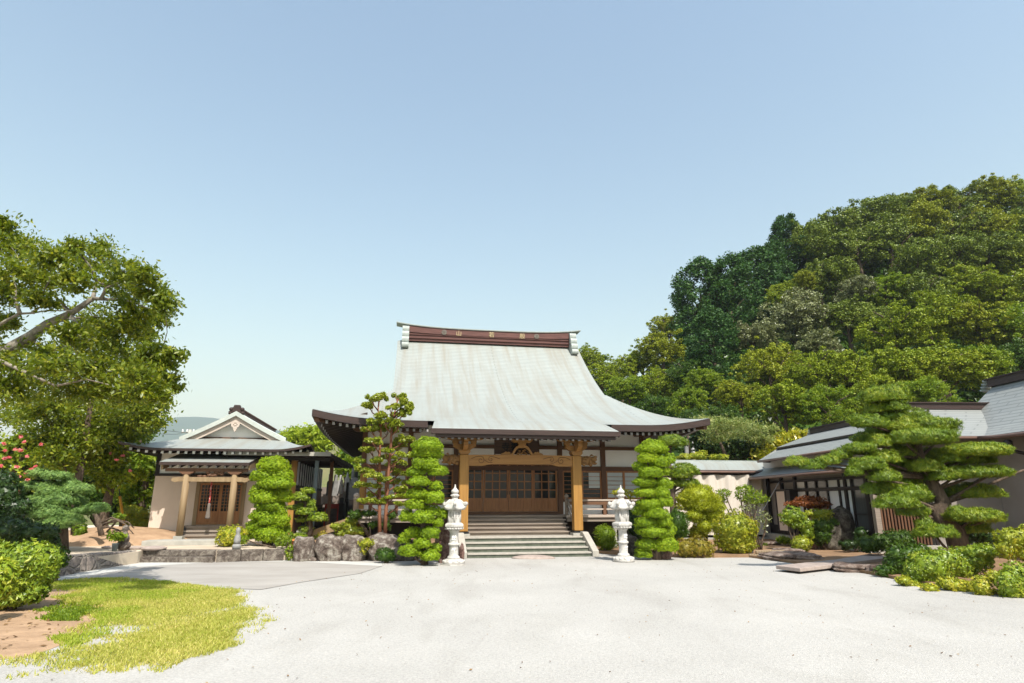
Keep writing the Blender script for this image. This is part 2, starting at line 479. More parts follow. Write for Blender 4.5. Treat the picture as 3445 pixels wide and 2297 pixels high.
def npmesh(name, V, Q, T=None, tint=None, m=None, parent=None):
    """fast mesh from numpy vertex array, quads and triangles"""
    me = bpy.data.meshes.new(name)
    nq = len(Q)
    nt = 0 if T is None else len(T)
    me.vertices.add(len(V))
    me.vertices.foreach_set('co', np.ascontiguousarray(V, np.float32).ravel())
    me.loops.add(nq * 4 + nt * 3)
    li = np.concatenate([Q.ravel(), T.ravel()]) if nt else Q.ravel()
    me.loops.foreach_set('vertex_index', li.astype(np.int32))
    me.polygons.add(nq + nt)
    st = np.concatenate([np.arange(nq) * 4, nq * 4 + np.arange(nt) * 3]).astype(np.int32)
    me.polygons.foreach_set('loop_start', st)
    me.update(calc_edges=True)
    if tint is not None:
        a = me.attributes.new('tint', 'FLOAT', 'POINT')
        a.data.foreach_set('value', np.ascontiguousarray(tint, np.float32))
    if m:
        me.materials.append(m)
    me.validate()
    if name == '_mesh':
        return me
    return link(bpy.data.objects.new(name, me), parent)
def unit(a):
    return a / np.maximum(np.linalg.norm(a, axis=1, keepdims=True), 1e-9)
def rhombi(P, N, Tn, hl, hw, rng):
    """leaf diamonds: centre P, plane normal N, long axis Tn"""
    Tn = unit(Tn - N * np.sum(Tn * N, 1, keepdims=True))
    B = np.cross(N, Tn)
    hl, hw = hl[:, None], hw[:, None]
    V = np.stack([P + Tn * hl, P + B * hw - Tn * hl * .15, P - Tn * hl, P - B * hw - Tn * hl * .15], 1).reshape(-1, 3)
    return V, np.arange(len(V)).reshape(-1, 4)
def ell_points(ells, n, rng, lo=.86, hi=1.04, flat=None, cull=.82):
    """points near the skins of ellipsoids ((centre),(radii)), and the outward directions"""
    ar = np.array([(e[1][0] * e[1][1] + e[1][1] * e[1][2] + e[1][0] * e[1][2]) for e in ells])
    cnt = np.maximum((ar / ar.sum() * n).astype(int), 8)
    Ps, Os = [], []
    for (c, r), k in zip(ells, cnt):
        d = unit(rng.normal(size=(k, 3)))
        if flat is not None:
            d[:, 2] = np.where(d[:, 2] < flat, flat + rng.random(k) * .15, d[:, 2])
        w = rng.uniform(lo, hi, (k, 1))
        # soft dents so the clipped surface is not a perfect shape
        ph = rng.uniform(0, 6.28, 3)
        w = w * (1 + .075 * (np.sin(d[:, :1] * 7 + ph[0]) + np.sin(d[:, 1:2] * 8 + ph[1]) + np.sin(d[:, 2:3] * 6 + ph[2])))
        P = np.array(c) + d * np.array(r) * w
        O = unit(d / np.array(r))
        keep = np.ones(k, bool)
        if cull:
            for c2, r2 in ells:
                if c2 is c:
                    continue
                q = np.sum(((P - np.array(c2)) / (np.array(r2) * cull)) ** 2, 1)
                keep &= q > 1
        Ps.append(P[keep]); Os.append(O[keep])
    return np.concatenate(Ps), np.concatenate(Os)
def cores(ells, k=.86, flat=None, sub=2):
    bm = bmesh.new()
    bmesh.ops.create_icosphere(bm, subdivisions=sub, radius=1)
    v0 = np.array([v.co[:] for v in bm.verts])
    f0 = np.array([[v.index for v in f.verts] for f in bm.faces])
    bm.free()
    if flat is not None:
        v0 = v0.copy()
        v0[:, 2] = np.maximum(v0[:, 2], flat)
    V = np.concatenate([np.array(c) + v0 * np.array(r) * k for c, r in ells])
    T = np.concatenate([f0 + i * len(v0) for i in range(len(ells))])
    return V, T
def bush_mesh(name, ells, n, size, m, parent=None, mode='leaf', aspect=.45, core=.86, flat=None, lo=.86, hi=1.05, cull=.82, up=0., seed=1, jit=.7):
    rng = np.random.default_rng(seed)
    P, O = ell_points(ells, n, rng, lo, hi, flat, cull)
    spread = None
    if mode == 'tuft':             # needles or leaves standing in small whorls
        per = 9
        m_ = max(len(P) // per, 6)
        P, O = P[rng.permutation(len(P))[:m_]], O
        q = rng.permutation(len(O))[:0]
        C0 = np.mean([e[0] for e in ells], 0)
        # outward direction of each whorl from its nearest lobe
        best = None
        for c, r in ells:
            v = (P - np.array(c)) / np.array(r)
            d_ = np.sum(v * v, 1)
            o_ = unit(v / np.array(r))
            if best is None:
                best, O = d_, o_
            else:
                w_ = d_ < best
                O = np.where(w_[:, None], o_, O)
                best = np.where(w_, d_, best)
        wt = np.clip(rng.normal(.5 + rng.normal(0, .09), .17, len(P)), 0, 1)
        P, O, wt = np.repeat(P, per, 0), np.repeat(O, per, 0), np.repeat(wt, per)
        spread = wt
    k = len(P)
    rnd = rng.normal(size=(k, 3))
    if mode == 'tuft':
        T = unit(O * .75 + unit(rnd) * jit * 1.25 + np.array([0, 0, up]))
        N = unit(O + rng.normal(size=(k, 3)) * .5)
        P = P + T * (size * rng.uniform(.5, 1.0, k))[:, None]
    elif mode == 'leaf':            # leaf blades facing outward, tilted
        N = unit(O + rnd * jit)
        T = rng.normal(size=(k, 3))
    else:                          # needles or sprays that stand out from the surface
        T = unit(O + rnd * jit * .6 + np.array([0, 0, up]))
        N = rng.normal(size=(k, 3))
        N = unit(N - T * np.sum(N * T, 1, keepdims=True))
    hl = size * rng.uniform(.6, 1.25, k)
    V, Q = rhombi(P, N, T, hl, hl * aspect, rng)
    tint = np.repeat(np.clip(rng.normal(.5, .2, k) if spread is None else spread + rng.normal(0, .1, k), 0, 1), 4)
    Tr = None
    if core:
        V2, T2 = cores(ells, core, flat)
        Tr = T2 + len(V)
        V = np.concatenate([V, V2])
        tint = np.concatenate([tint, np.full(len(V2), .45)])
    return npmesh(name, V, Q, Tr, tint, m, parent)
def clump_mesh(name, centres, radii, per, size, m, parent=None, aspect=.5, seed=1, droop=0., upb=.5, jit=.8):
    """loose foliage: leaves filling small flattened clumps"""
    rng = np.random.default_rng(seed)
    C = np.repeat(np.array(centres, float), per, 0)
    Rr = np.repeat(np.array(radii, float).reshape(-1, 3), per, 0)
    k = len(C)
    d = unit(rng.normal(size=(k, 3))) * (rng.random((k, 1)) ** .45)
    P = C + d * Rr
    P[:, 2] -= droop * (d[:, 0] ** 2 + d[:, 1] ** 2) * Rr[:, 0]
    N = unit(rng.normal(size=(k, 3)) * jit + np.array([0, 0, upb]) + d * .5)
    T = rng.normal(size=(k, 3)) + d
    hl = size * rng.uniform(.6, 1.3, k)
    V, Q = rhombi(P, N, T, hl, hl * aspect, rng)
    tint = np.repeat(np.clip(rng.normal(.5, .2, k), 0, 1), 4)
    return npmesh(name, V, Q, None, tint, m, parent)
def rel(p, base):
    return tuple(Vector(p) - Vector(base))
def wob(p, q, n=5, amp=.06, seed=0):
    rr = random.Random(seed)
    p, q = Vector(p), Vector(q)
    out = []
    for i in range(n + 1):
        t = i / n
        k = amp * math.sin(PI * t)
        out.append(p.lerp(q, t) + Vector((rr.uniform(-k, k), rr.uniform(-k, k), 0)))
    return out
def text(name, body, size, loc, rot, m, parent=None, ext=.01, bold=.0):
    c = bpy.data.curves.new(name, 'FONT')
    c.body = body
    c.size = size
    c.extrude = ext
    c.offset = bold
    c.align_x = 'CENTER'
    c.align_y = 'CENTER'
    o = bpy.data.objects.new(name, c)
    COL.objects.link(o)
    dg = bpy.context.evaluated_depsgraph_get()
    me = bpy.data.meshes.new_from_object(o.evaluated_get(dg))
    COL.objects.unlink(o)
    bpy.data.objects.remove(o)
    me.name = name
    me.materials.clear()
    me.materials.append(m)
    k = bpy.data.objects.new(name, me)
    k.location = loc
    k.rotation_euler = rot
    return link(k, parent)
def dup(o, parent, loc=None):
    c = o.copy()
    COL.objects.link(c)
    c.parent = parent
    if loc is not None:
        c.location = loc
    return c
def sheet(name, pts, z, m, label, cat, kind):
    mb = MB()
    mb.add([(p[0], p[1], z) for p in pts], [tuple(range(len(pts)))])
    return mb.solo(name, m, label, cat, kind=kind)

# ------------------------------------------------------------------ ground
def gravel_mat():
    m = bpy.data.materials.new('white_crushed_gravel')
    nt, b = nodes(m)
    v = coords(nt, 'Object')
    big = noise(nt, .35, 4, v)
    fine = noise(nt, 28, 8, v, .75)
    vo = nt.nodes.new('ShaderNodeTexVoronoi')
    vo.inputs['Scale'].default_value = 70
    nt.links.new(v, vo.inputs['Vector'])
    r1 = ramp(nt, [(.3, (.385, .37, .345)), (.7, (.455, .438, .41))])
    nt.links.new(big.outputs['Fac'], r1.inputs['Fac'])
    r2 = ramp(nt, [(.3, (.74, .74, .74)), (.62, (1.08, 1.08, 1.07))])
    nt.links.new(fine.outputs['Fac'], r2.inputs['Fac'])
    c = mixc(nt, r1.outputs['Color'], r2.outputs['Color'], .85, 'MULTIPLY')
    r3 = ramp(nt, [(0., (.72, .72, .72)), (.5, (1.05, 1.05, 1.05))])
    nt.links.new(vo.outputs['Color'], r3.inputs['Fac'])
    c = mixc(nt, c, r3.outputs['Color'], .6, 'MULTIPLY')
    st = noise(nt, .5, 3, coords(nt, 'Object', (1.6, .5, 1)), .5, 1.5)
    r4 = ramp(nt, [(.5, (1, 1, 1)), (.7, (.91, .905, .895))])
    nt.links.new(st.outputs['Fac'], r4.inputs['Fac'])
    c = mixc(nt, c, r4.outputs['Color'], 1., 'MULTIPLY')
    nt.links.new(c, b.inputs['Base Color'])
    b.inputs['Roughness'].default_value = .95
    b.inputs['Specular IOR Level'].default_value = .1
    bump(nt, b, vo.outputs['Distance'], .5, .012)
    return m
M['gravel'] = gravel_mat()
M['soil'] = mat('dry_garden_soil', (.30, .19, .11), (.20, .125, .075), 1.3, .95, .1, bmp=.6, bdist=.03, detail=10)
M['earth'] = mat('bare_orange_earth', (.44, .295, .185), (.30, .195, .12), 2.2, .95, .1, bmp=.9, bdist=.03, detail=14)
M['pale_earth'] = mat('pale_dry_earth', (.58, .50, .39), (.46, .37, .28), .8, .95, .1, bmp=.4, bdist=.02, detail=10)
M['asphalt'] = mat("worn_asphalt", (.37, .345, .315), (.305, .282, .255), .6, .95, .15, bmp=.4, bdist=.004, detail=12, stretch=(1, 2.4, 1))
M['asphalt_edge'] = mat('bleached_concrete_strip', (.50, .49, .455), (.43, .42, .39), 1, .95, .1, bmp=.3, bdist=.004)
M['hill_ground'] = mat('leafy_hill_floor', (.03, .045, .012), (.05, .045, .02), .3, .95, .1, bmp=.5, bdist=.2)
M['ground_far'] = mat('grassy_plain', (.10, .125, .035), (.17, .15, .07), .05, .95, .1, bmp=.2)

mb = MB()
mb.add([(-9000, -3000, -.02), (9000, -3000, -.02), (9000, 9000, -.02), (-9000, 9000, -.02)], [(0, 1, 2, 3)])
tag(mb.build('ground', M['ground_far']), 'wide grassy plain reaching the horizon behind the temple', 'ground', kind='structure')

# the gravel court, from behind the camera to the stairs and the garden edges
court = [(-14, -8), (16, -8), (9.2, 10.2), (8.0, 12.3), (7.9, 14.6), (7.2, 17.2), (6.8, 18.6), (5.2, 18.5), (3.5, 19.0), (2.4, 20.2), (-2.0, 19.2), (-3.4, 18.0), (-6.5, 18.0), (-9.6, 17.4), (-14, 14)]
sheet('gravel', court, 0.0, M['gravel'], 'white crushed gravel court in front of the temple stairs', 'gravel', 'structure')
asph = [gnd(*p) for p in ((205, 1953), (330, 1926), (470, 1903), (700, 1888), (985, 1885), (1285, 1905), (1210, 1930), (1010, 1960), (880, 1984), (640, 1976), (480, 1955), (340, 1944))]
sheet('pavement', asph, .008, M['asphalt'], 'worn grey asphalt apron in front of the small hall', 'pavement', 'structure')
strip = [gnd(*p) for p in ((183, 1950), (300, 1918), (460, 1893), (700, 1878), (990, 1877), (1285, 1897), (1285, 1906), (985, 1890), (700, 1893), (470, 1909), (330, 1933), (205, 1957))]
sheet('path', strip, .012, M['asphalt_edge'], 'bleached concrete strip between asphalt and stone retaining wall', 'path', 'structure')
earth = [(-14, 3)] + [tuple(gnd(*VG(x, y)))[:2] for x, y in ((300, 1320), (640, 1185), (960, 1000), (1010, 800), (700, 640), (520, 585))] + [(-9.6, 13.5), (-10.5, 14.6), (-14, 15)]
sheet('earth', earth, .004, M['earth'], 'bare orange earth patch in front of the round azalea', 'earth', 'structure')

# terraces: hall level and garden bed behind the boulders
ter = [(-9.85, 14.2), (-9.72, 16.8), (-9.80, 17.16), (-7.85, 17.16), (-6.25, 17.66), (-5.9, 17.9), (-5.7, 34), (-40, 34), (-40, 14.3)]
mb = MB()
mb.prism(ter, lambda a, b, d: (a, b, d), -.02, .30)
tag(mb.build('terrace', M['pale_earth']), 'pale earth terrace under the small hall behind the stone wall', 'terrace', kind='structure')
bed = [(-5.95, 17.75), (-4.8, 17.7), (-3.6, 17.95), (-2.4, 18.1), (-1.55, 18.75), (-1.6, 20.3), (-2, 33), (-5.9, 33)]
mb = MB()
mb.prism(bed, lambda a, b, d: (a, b, d), -.02, .43)
tag(mb.build('garden_bed', M['soil']), 'soil bed behind the row of boulders left of the stairs', 'garden bed', kind='structure')
gard = [(2.6, 20.0), (3.6, 18.95), (5.2, 18.45), (6.8, 18.55), (7.25, 17.15), (7.95, 14.5), (8.05, 12.2), (9.25, 10.0), (16.2, -8), (60, -8), (60, 60), (3, 60)]
mb = MB()
mb.prism(gard, lambda a, b, d: (a, b, d), -.02, .06)
tag(mb.build('garden_soil', M['soil']), 'brown garden soil around the rocks in front of the side wing', 'soil', kind='structure')

# grass: blades scattered in the lawn outline, thinning towards the gravel
def inpoly(P, poly):
    x, y = P[:, 0], P[:, 1]
    c = np.zeros(len(P), bool)
    n = len(poly)
    for i in range(n):
        (x0, y0), (x1, y1) = poly[i][:2], poly[(i + 1) % n][:2]
        k = ((y0 > y) != (y1 > y)) & (x < (x1 - x0) * (y - y0) / (y1 - y0 + 1e-12) + x0)
        c ^= k
    return c
def fbm(P, s, seed):
    rr = np.random.default_rng(seed)
    t = 0
    for o in range(5):
        for _ in range(3):
            a = rr.uniform(0, 2 * PI)
            t = t + np.sin((P[:, 0] * math.cos(a) + P[:, 1] * math.sin(a)) * s * 2 ** o * rr.uniform(.7, 1.3) + rr.uniform(0, 6.3)) * .6 ** o
    return t / 3.5
def blades(name, poly, n, h, m, thin, seed, label, wide=.006):
    rng = np.random.default_rng(seed)
    poly = [tuple(p)[:2] for p in poly]
    A = np.array(poly)
    P = rng.uniform(A.min(0), A.max(0), (n, 2))
    J = np.c_[fbm(P, 4.5, seed + 70), fbm(P, 4.5, seed + 71)] * .22 + rng.normal(0, .05, P.shape)
    P = P[inpoly(P + J, poly)]
    P = P[fbm(P, 2.6, seed) + rng.normal(0, .3, len(P)) > thin(P)]
    k = len(P)
    hh = h * rng.uniform(.5, 1.3, k)
    a = rng.uniform(0, 2 * PI, k)
    w = wide * rng.uniform(.7, 1.5, k)
    lean = rng.normal(0, .55, (k, 2)) * hh[:, None]
    B = np.c_[P, np.zeros(k)]
    sd = np.c_[np.cos(a) * w, np.sin(a) * w, np.zeros(k)]
    tip = B + np.c_[lean, hh]
    V = np.stack([B - sd, B + sd, tip + sd * .3, tip - sd * .3], 1).reshape(-1, 3)
    o = npmesh(name, V, np.arange(len(V)).reshape(-1, 4), None, np.repeat(np.clip(rng.normal(.5, .22, k), 0, 1), 4), m)
    return tag(o, label, 'grass', kind='stuff')
lawn = [gnd(*p) for p in ((190, 1955), (350, 1947), (480, 1953), (640, 1972), (860, 1994), (850, 2010), (900, 2040), (860, 2100), (760, 2165), (800, 2175), (640, 2205), (480, 2245), (400, 2278), (190, 2262), (0, 2252), (-150, 2300), (-150, 2235), (100, 2205), (215, 2160), (330, 2085), (345, 2040), (240, 2020))]
GEDGE = [gnd(*p) for p in ((900, 1992), (860, 2010), (880, 2040), (850, 2100), (800, 2150), (800, 2175), (640, 2205), (480, 2245), (400, 2278), (190, 2262), (0, 2252), (-150, 2290))]
def edge_dist(P, line):
    d = np.full(len(P), 1e9)
    for a, b in zip(line[:-1], line[1:]):
        A, B = np.array(a[:2]), np.array(b[:2])
        t = np.clip(((P - A) @ (B - A)) / ((B - A) @ (B - A)), 0, 1)
        d = np.minimum(d, np.linalg.norm(P - (A + t[:, None] * (B - A)), axis=1))
    return d
def thin_lawn(P):
    # patchy where the court's gravel shows through, dense along the asphalt
    d = np.clip((P[:, 0] + 6.2 + (P[:, 1] - 7) * .12) / 2.6, 0, 1)
    d = np.where(P[:, 1] < 8.2, np.minimum(d, .35), d)
    return -.78 + .72 * d + .95 * np.exp(-edge_dist(P, GEDGE) / .22)
blades('grass', lawn, 260000, .034, L['grass'], thin_lawn, 3, 'thin yellowing lawn beside the gravel court')
lush = [gnd(*p) for p in ((185, 1953), (350, 1945), (480, 1953), (640, 1972), (800, 1986), (620, 2000), (480, 2040), (430, 2090), (330, 2150), (240, 2180), (215, 2160), (330, 2085), (345, 2040), (200, 2010))]
blades('lush_grass', lush, 140000, .042, L['grass_lush'], lambda P: np.full(len(P), -.15), 8, 'lush green strip of lawn along the asphalt edge')
creep = [gnd(*p) for p in ((165, 2050), (230, 2010), (300, 2010), (310, 2060), (290, 2090), (160, 2088))]
blades('ground_cover', creep, 20000, .035, L['mid'], lambda P: np.full(len(P), .15), 12, 'dark creeping ground cover on the bare earth', .012)

def thatch_mat():
    m = bpy.data.materials.new('dry_turf_thatch')
    nt, b = nodes(m)
    a = nt.nodes.new('ShaderNodeAttribute'); a.attribute_name = 'tint'
    v = coords(nt, 'Object')
    n = noise(nt, 9, 8, v, .75)
    r = ramp(nt, [(.3, (.24, .27, .05)), (.7, (.48, .44, .16))])
    nt.links.new(n.outputs['Fac'], r.inputs['Fac'])
    n2 = noise(nt, 5, 8, v, .75)
    ad = nt.nodes.new('ShaderNodeMath'); ad.operation = 'ADD'
    nt.links.new(a.outputs['Fac'], ad.inputs[0]); nt.links.new(n2.outputs['Fac'], ad.inputs[1])
    r2 = ramp(nt, [(.66, (0, 0, 0)), (.9, (1, 1, 1))])
    nt.links.new(ad.outputs[0], r2.inputs['Fac'])
    nt.links.new(r.outputs['Color'], b.inputs['Base Color'])
    tp = nt.nodes.new('ShaderNodeBsdfTransparent')
    mx = nt.nodes.new('ShaderNodeMixShader')
    nt.links.new(r2.outputs['Color'], mx.inputs[0])
    nt.links.new(tp.outputs[0], mx.inputs[1])
    nt.links.new(b.outputs[0], mx.inputs[2])
    nt.links.new(mx.outputs[0], nt.nodes['Material Output'].inputs['Surface'])
    b.inputs['Roughness'].default_value = .95
    b.inputs['Specular IOR Level'].default_value = .1
    bump(nt, b, n.outputs['Fac'], .6, .02)
    return m
def turf():
    st_ = .09
    xs_, ys_ = np.arange(-10.2, -2.6, st_), np.arange(5.6, 14.2, st_)
    X_, Y_ = np.meshgrid(xs_, ys_)
    P = np.c_[X_.ravel(), Y_.ravel()]
    J = np.c_[fbm(P, 4.5, 73), fbm(P, 4.5, 74)] * .22
    poly = [tuple(p)[:2] for p in lawn]
    ins = inpoly(P + J, poly)
    den = np.clip((fbm(P, 2.6, 3) - thin_lawn(P)) * .55 + .1, 0, .62) * ins
    G = den.reshape(X_.shape)
    for _ in range(2):
        Gp = np.pad(G, 1, mode='edge')
        G = (Gp[:-2, 1:-1] + Gp[2:, 1:-1] + Gp[1:-1, :-2] + Gp[1:-1, 2:] + 2 * G) / 6
    nx = len(xs_)
    idx = np.arange(X_.size).reshape(X_.shape)
    Q = np.stack([idx[:-1, :-1], idx[:-1, 1:], idx[1:, 1:], idx[1:, :-1]], -1).reshape(-1, 4)
    Q = Q[G.ravel()[Q].max(1) > .03]
    V = np.c_[P, np.full(len(P), .006)]
    use = np.unique(Q)
    mp = -np.ones(len(V), int); mp[use] = np.arange(len(use))
    o = npmesh('lawn', V[use], mp[Q], None, G.ravel()[use], thatch_mat())
    tag(o, 'dry straw-coloured turf under the thin lawn', 'lawn', kind='structure')
turf()
# fallen leaves and grit, too many to count
def litter(name, poly, n, size, m, seed, label, z=.012):
    rng = np.random.default_rng(seed)
    poly = [tuple(p)[:2] for p in poly]
    A = np.array(poly)
    P = rng.uniform(A.min(0), A.max(0), (n, 2))
    P = P[inpoly(P, poly)]
    k = len(P)
    N = unit(np.c_[rng.normal(0, .35, (k, 2)), np.ones(k)])
    hl = size * rng.uniform(.5, 1.4, k)
    V, Q = rhombi(np.c_[P, np.full(k, z)], N, rng.normal(size=(k, 3)), hl, hl * .55, rng)
    return tag(npmesh(name, V, Q, None, np.repeat(rng.random(k), 4), m), label, 'litter', kind='stuff')
LITTER = leaf('dry_fallen_leaves', (.10, .055, .025), (.22, .13, .06), (.38, .26, .12), .1, .8, .1)
litter('fallen_leaves', [(-14, 5), (-5.2, 7.2), (-5.6, 9.2), (-7.5, 11), (-9.3, 13.2), (-14, 14)], 1500, .03, LITTER, 21, 'dry leaves lying on the bare orange earth', .016)
litter('gravel_litter', [(-6, 5.5), (7.5, 5.5), (8.5, 10), (7, 17), (2.5, 18.2), (-3, 17.2), (-5, 12)], 700, .016, LITTER, 22, 'stray leaf scraps and dark grit on the white gravel', .012)

# ------------------------------------------------------------------ main temple
TX, TY, TA = .52, 18.54, 9.7
_ca, _sa = math.cos(R(TA)), math.sin(R(TA))
def tw(x, y, z=0.):                           # temple-local to world
    return Vector((TX + x * _ca - y * _sa, TY + x * _sa + y * _ca, z))
temple = thing('temple_hall', 'large temple main hall with sweeping pale green copper roof and reddish ridge', 'temple', (TX, TY, 0), TA)
T = temple
YE, YR, XE, XG = 1.2, 9.2, 6.5, 4.2
def prof(f):
    return 4.0 + .25 * f + .042 * f * f
def lift(q):
    return .24 * q ** 2
FG = 4.0
def rz_front(x, f):
    q = max(0., (abs(x) - XG) / (XE - XG)) * max(0., 1 - f / FG)
    g = max(0., (abs(x) - 2.5) / 4.) ** 2 * .05 * max(0, 1 - f / FG)
    return prof(f) + lift(q) + g
def make_main_roof():
    mb = MB()
    for back in (0, 1):
        def pt(x, f, z):
            y = YE + f
            return (x, 2 * YR - y if back else y, z)
        # lower skirt, trimmed along the hips
        nx, nf = 53, 13
        P, U = [], []
        for j in range(nf):
            t = j / (nf - 1)
            row, ur = [], []
            for i in range(nx):
                s = -1 + 2 * i / (nx - 1)
                f = FG * t
                hw = XE - (XE - XG) * t
                x = s * hw
                row.append(pt(x, f, rz_front(x, f)))
                ur.append((x, f * 1.09))
            P.append(row); U.append(ur)
        mb.grid(P, U, 0)
        P, U = [], []
        nf, nx = 19, 25
        al = FG * 1.09
        for j in range(nf):
            f = FG + (YR - YE - FG) * j / (nf - 1)
            if j:
                al += math.hypot((YR - YE - FG) / (nf - 1), prof(f) - prof(f - (YR - YE - FG) / (nf - 1)))
            row, ur = [], []
            for i in range(nx):
                x = (-1 + 2 * i / (nx - 1)) * (XG + .02)
                # verge rolls down slightly at both ends
                row.append(pt(x, f, prof(f) - .10 * max(0, (abs(x) - 3.75) / .47) ** 2))
                ur.append((x, al))
            P.append(row); U.append(ur)
        mb.grid(P, U, 0)
        # verge edge thickness
        for s in (-1, 1):
            E0 = []
            for j in range(nf):
                f = FG + (YR - YE - FG) * j / (nf - 1)
                E0.append([pt(s * (XG + .02), f, prof(f) - .10), pt(s * (XG + .02), f, prof(f) - .34)])
            mb.grid(E0, [[(0, 0)] * 2] * nf, 0)
    for s in (-1, 1):
        P, U = [], []
        n, k = 13, 41
        for j in range(n):
            t = j / (n - 1)
            x = XE - (XE - XG) * t
            yl = (YR - YE) - FG * t
            row, ur = [], []
            for i in range(k):
                c = -1 + 2 * i / (k - 1)
                yd = c * yl
                q = max(0., (abs(yd) - (YR - YE - FG)) / FG) * (1 - t)
                row.append((s * x, YR + yd, prof(FG * t) + lift(q) + (max(0., (XE - 2.5 - (XE - XG) * t) / 4.) ** 2 * .05 * (1 - t) if abs(c) > .99 else .05 * (1 - t) * abs(c) ** 2)))
                ur.append((yd, t * 2.9))
            P.append(row); U.append(ur)
        mb.grid(P, U, 0)
    # porch extension of the front slope
    P, U = [], []
    for j in range(13):
        f = .35 - 1.37 * j / 12
        hw = 2.80 + .12 * (j / 12) ** 2
        row, ur = [], []
        for i in range(25):
            x = (-1 + 2 * i / 24) * hw
            z = 4.0 + .30 * f - .03 * f * f + (.018 if j < 12 else 0)
            z -= .03 * max(0, (abs(x) / hw - .93) / .07)
            row.append((x, YE + f, z)); ur.append((x, f * 1.09))
        P.append(row); U.append(ur)
    mb.grid(P, U, 0)
    return mb.build('roof', M['copper'], T)
make_main_roof()
def eave_path():
    """outline of the eave edge, front-left corner round to front-right, with heights"""
    pts = [(-XE + 2 * XE * i / 52, YE, rz_front(-XE + 2 * XE * i / 52, 0)) for i in range(53)]
    return pts
def make_fascia():
    mb = MB()
    def run(top, inward, d, z0=-.0, drop=.2):
        P = [[], [], [], []]
        for (x, y, z) in top:
            P[0].append((x, y, z + z0)); P[1].append((x, y, z + z0 - drop))
            P[2].append((x + inward[0] * d, y + inward[1] * d, z + z0 - drop)); P[3].append((x + inward[0] * d, y + inward[1] * d, z + z0 - .02))
        mb.grid(P, smooth=False)
    ep = eave_path()
    left = [p for p in ep if p[0] <= -2.78]
    right = [p for p in ep if p[0] >= 2.78]
    for seg in (left, right):
        run([(x, y - .012, z - .012) for x, y, z in seg], (0, 1), .14, 0, .2)
    back = [(x, 2 * YR - y + .012, z) for x, y, z in ep]
    run(back, (0, -1), .14)
    for s in (-1, 1):
        side = []
        for i in range(41):
            yd = (-1 + 2 * i / 40) * (YR - YE)
            q = max(0., (abs(yd) - (YR - YE - FG)) / FG)
            side.append((s * (XE + .012), YR + yd, prof(0) + lift(q) + .05 * abs(yd / (YR - YE)) ** 2 - .012))
        run(side, (-s, 0), .14)
    # porch gutter board, with a lower set-back board
    zf = 4.0 - .30 * 1.02 - .03
    mb.box(-2.93, 2.93, .165, .30, zf - .155, zf - .004)
    mb.box(-2.80, 2.80, .235, .36, zf - .25, zf - .158)
    for s in (-1, 1):
        P = [[], []]
        for j in range(13):
            f = .35 - 1.37 * j / 12
            hw = 2.80 + .12 * (j / 12) ** 2
            z = 4.0 + .30 * f - .03 * f * f - .02
            P[0].append((s * hw, YE + f, z)); P[1].append((s * (hw - .03), YE + f, z - .17))
        mb.grid(P, smooth=False)
    return mb.build('fascia', M['fascia'], T)
make_fascia()
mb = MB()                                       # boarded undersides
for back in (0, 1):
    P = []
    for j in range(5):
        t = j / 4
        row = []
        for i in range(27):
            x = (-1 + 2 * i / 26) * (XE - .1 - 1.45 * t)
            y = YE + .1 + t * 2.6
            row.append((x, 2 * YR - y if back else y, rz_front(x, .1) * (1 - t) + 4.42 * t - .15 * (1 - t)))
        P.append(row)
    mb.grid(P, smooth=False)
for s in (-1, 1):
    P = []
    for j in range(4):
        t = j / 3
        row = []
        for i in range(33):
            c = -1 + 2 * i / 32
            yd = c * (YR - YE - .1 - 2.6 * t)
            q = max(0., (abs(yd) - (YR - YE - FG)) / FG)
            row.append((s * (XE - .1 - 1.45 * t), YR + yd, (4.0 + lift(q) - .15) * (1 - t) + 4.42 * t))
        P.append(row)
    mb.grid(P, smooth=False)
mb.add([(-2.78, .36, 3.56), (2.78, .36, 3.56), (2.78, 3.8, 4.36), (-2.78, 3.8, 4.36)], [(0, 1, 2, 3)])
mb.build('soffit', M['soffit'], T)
# rafters: one mesh each, grey metal cap on the end
def rafter_mesh(length, rise, w=.075, h=.095):
    mb = MB()
    mb.box(-w / 2, w / 2, -.004, .03, -h, 0, 1)
    vs = [(-w / 2, .03, -h), (w / 2, .03, -h), (w / 2, .03, 0), (-w / 2, .03, 0), (-w / 2, length, rise - h), (w / 2, length, rise - h), (w / 2, length, rise), (-w / 2, length, rise)]
    mb.add(vs, [(0, 1, 5, 4), (1, 2, 6, 5), (2, 3, 7, 6), (3, 0, 4, 7), (4, 5, 6, 7)])
    return mb
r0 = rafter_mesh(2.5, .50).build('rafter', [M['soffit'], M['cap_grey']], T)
first = True
xs = [x for x in np.arange(-6.08, 6.1, .205) if abs(x) > 2.95]
for x in xs:
    z = rz_front(x, 0) - .225
    o = r0 if first else dup(r0, T)
    first = False
    o.location = (x, YE + .19, z)
r1 = rafter_mesh(3.0, .62, .075, .10).build('rafter', [M['soffit'], M['cap_grey']], T)
for k, x in enumerate(np.arange(-2.66, 2.68, .197)):
    o = r1 if k == 0 else dup(r1, T)
    o.location = (x, .44, 3.475)
r2 = rafter_mesh(1.4, .40).build('rafter', [M['soffit'], M['cap_grey']], T)
for k, y in enumerate(np.arange(2.0, 15.5, .45)):
    o = r2 if k == 0 else dup(r2, T)
    yd = y - YR
    q = max(0., (abs(yd) - (YR - YE - FG)) / FG)
    o.location = (-XE + .19, y, 4.0 + lift(q) - .225)
    o.rotation_euler = (0, 0, R(-90))
mb = MB()                                       # hip corner beams with copper tips
for s in (-1, 1):
    mb.bar((s * (XE - .12), YE + .12, 4.02), (s * 5.05, 3.78, 4.2), .17, .2)
mb.build('corner_beam', M['wood_dark'], T)
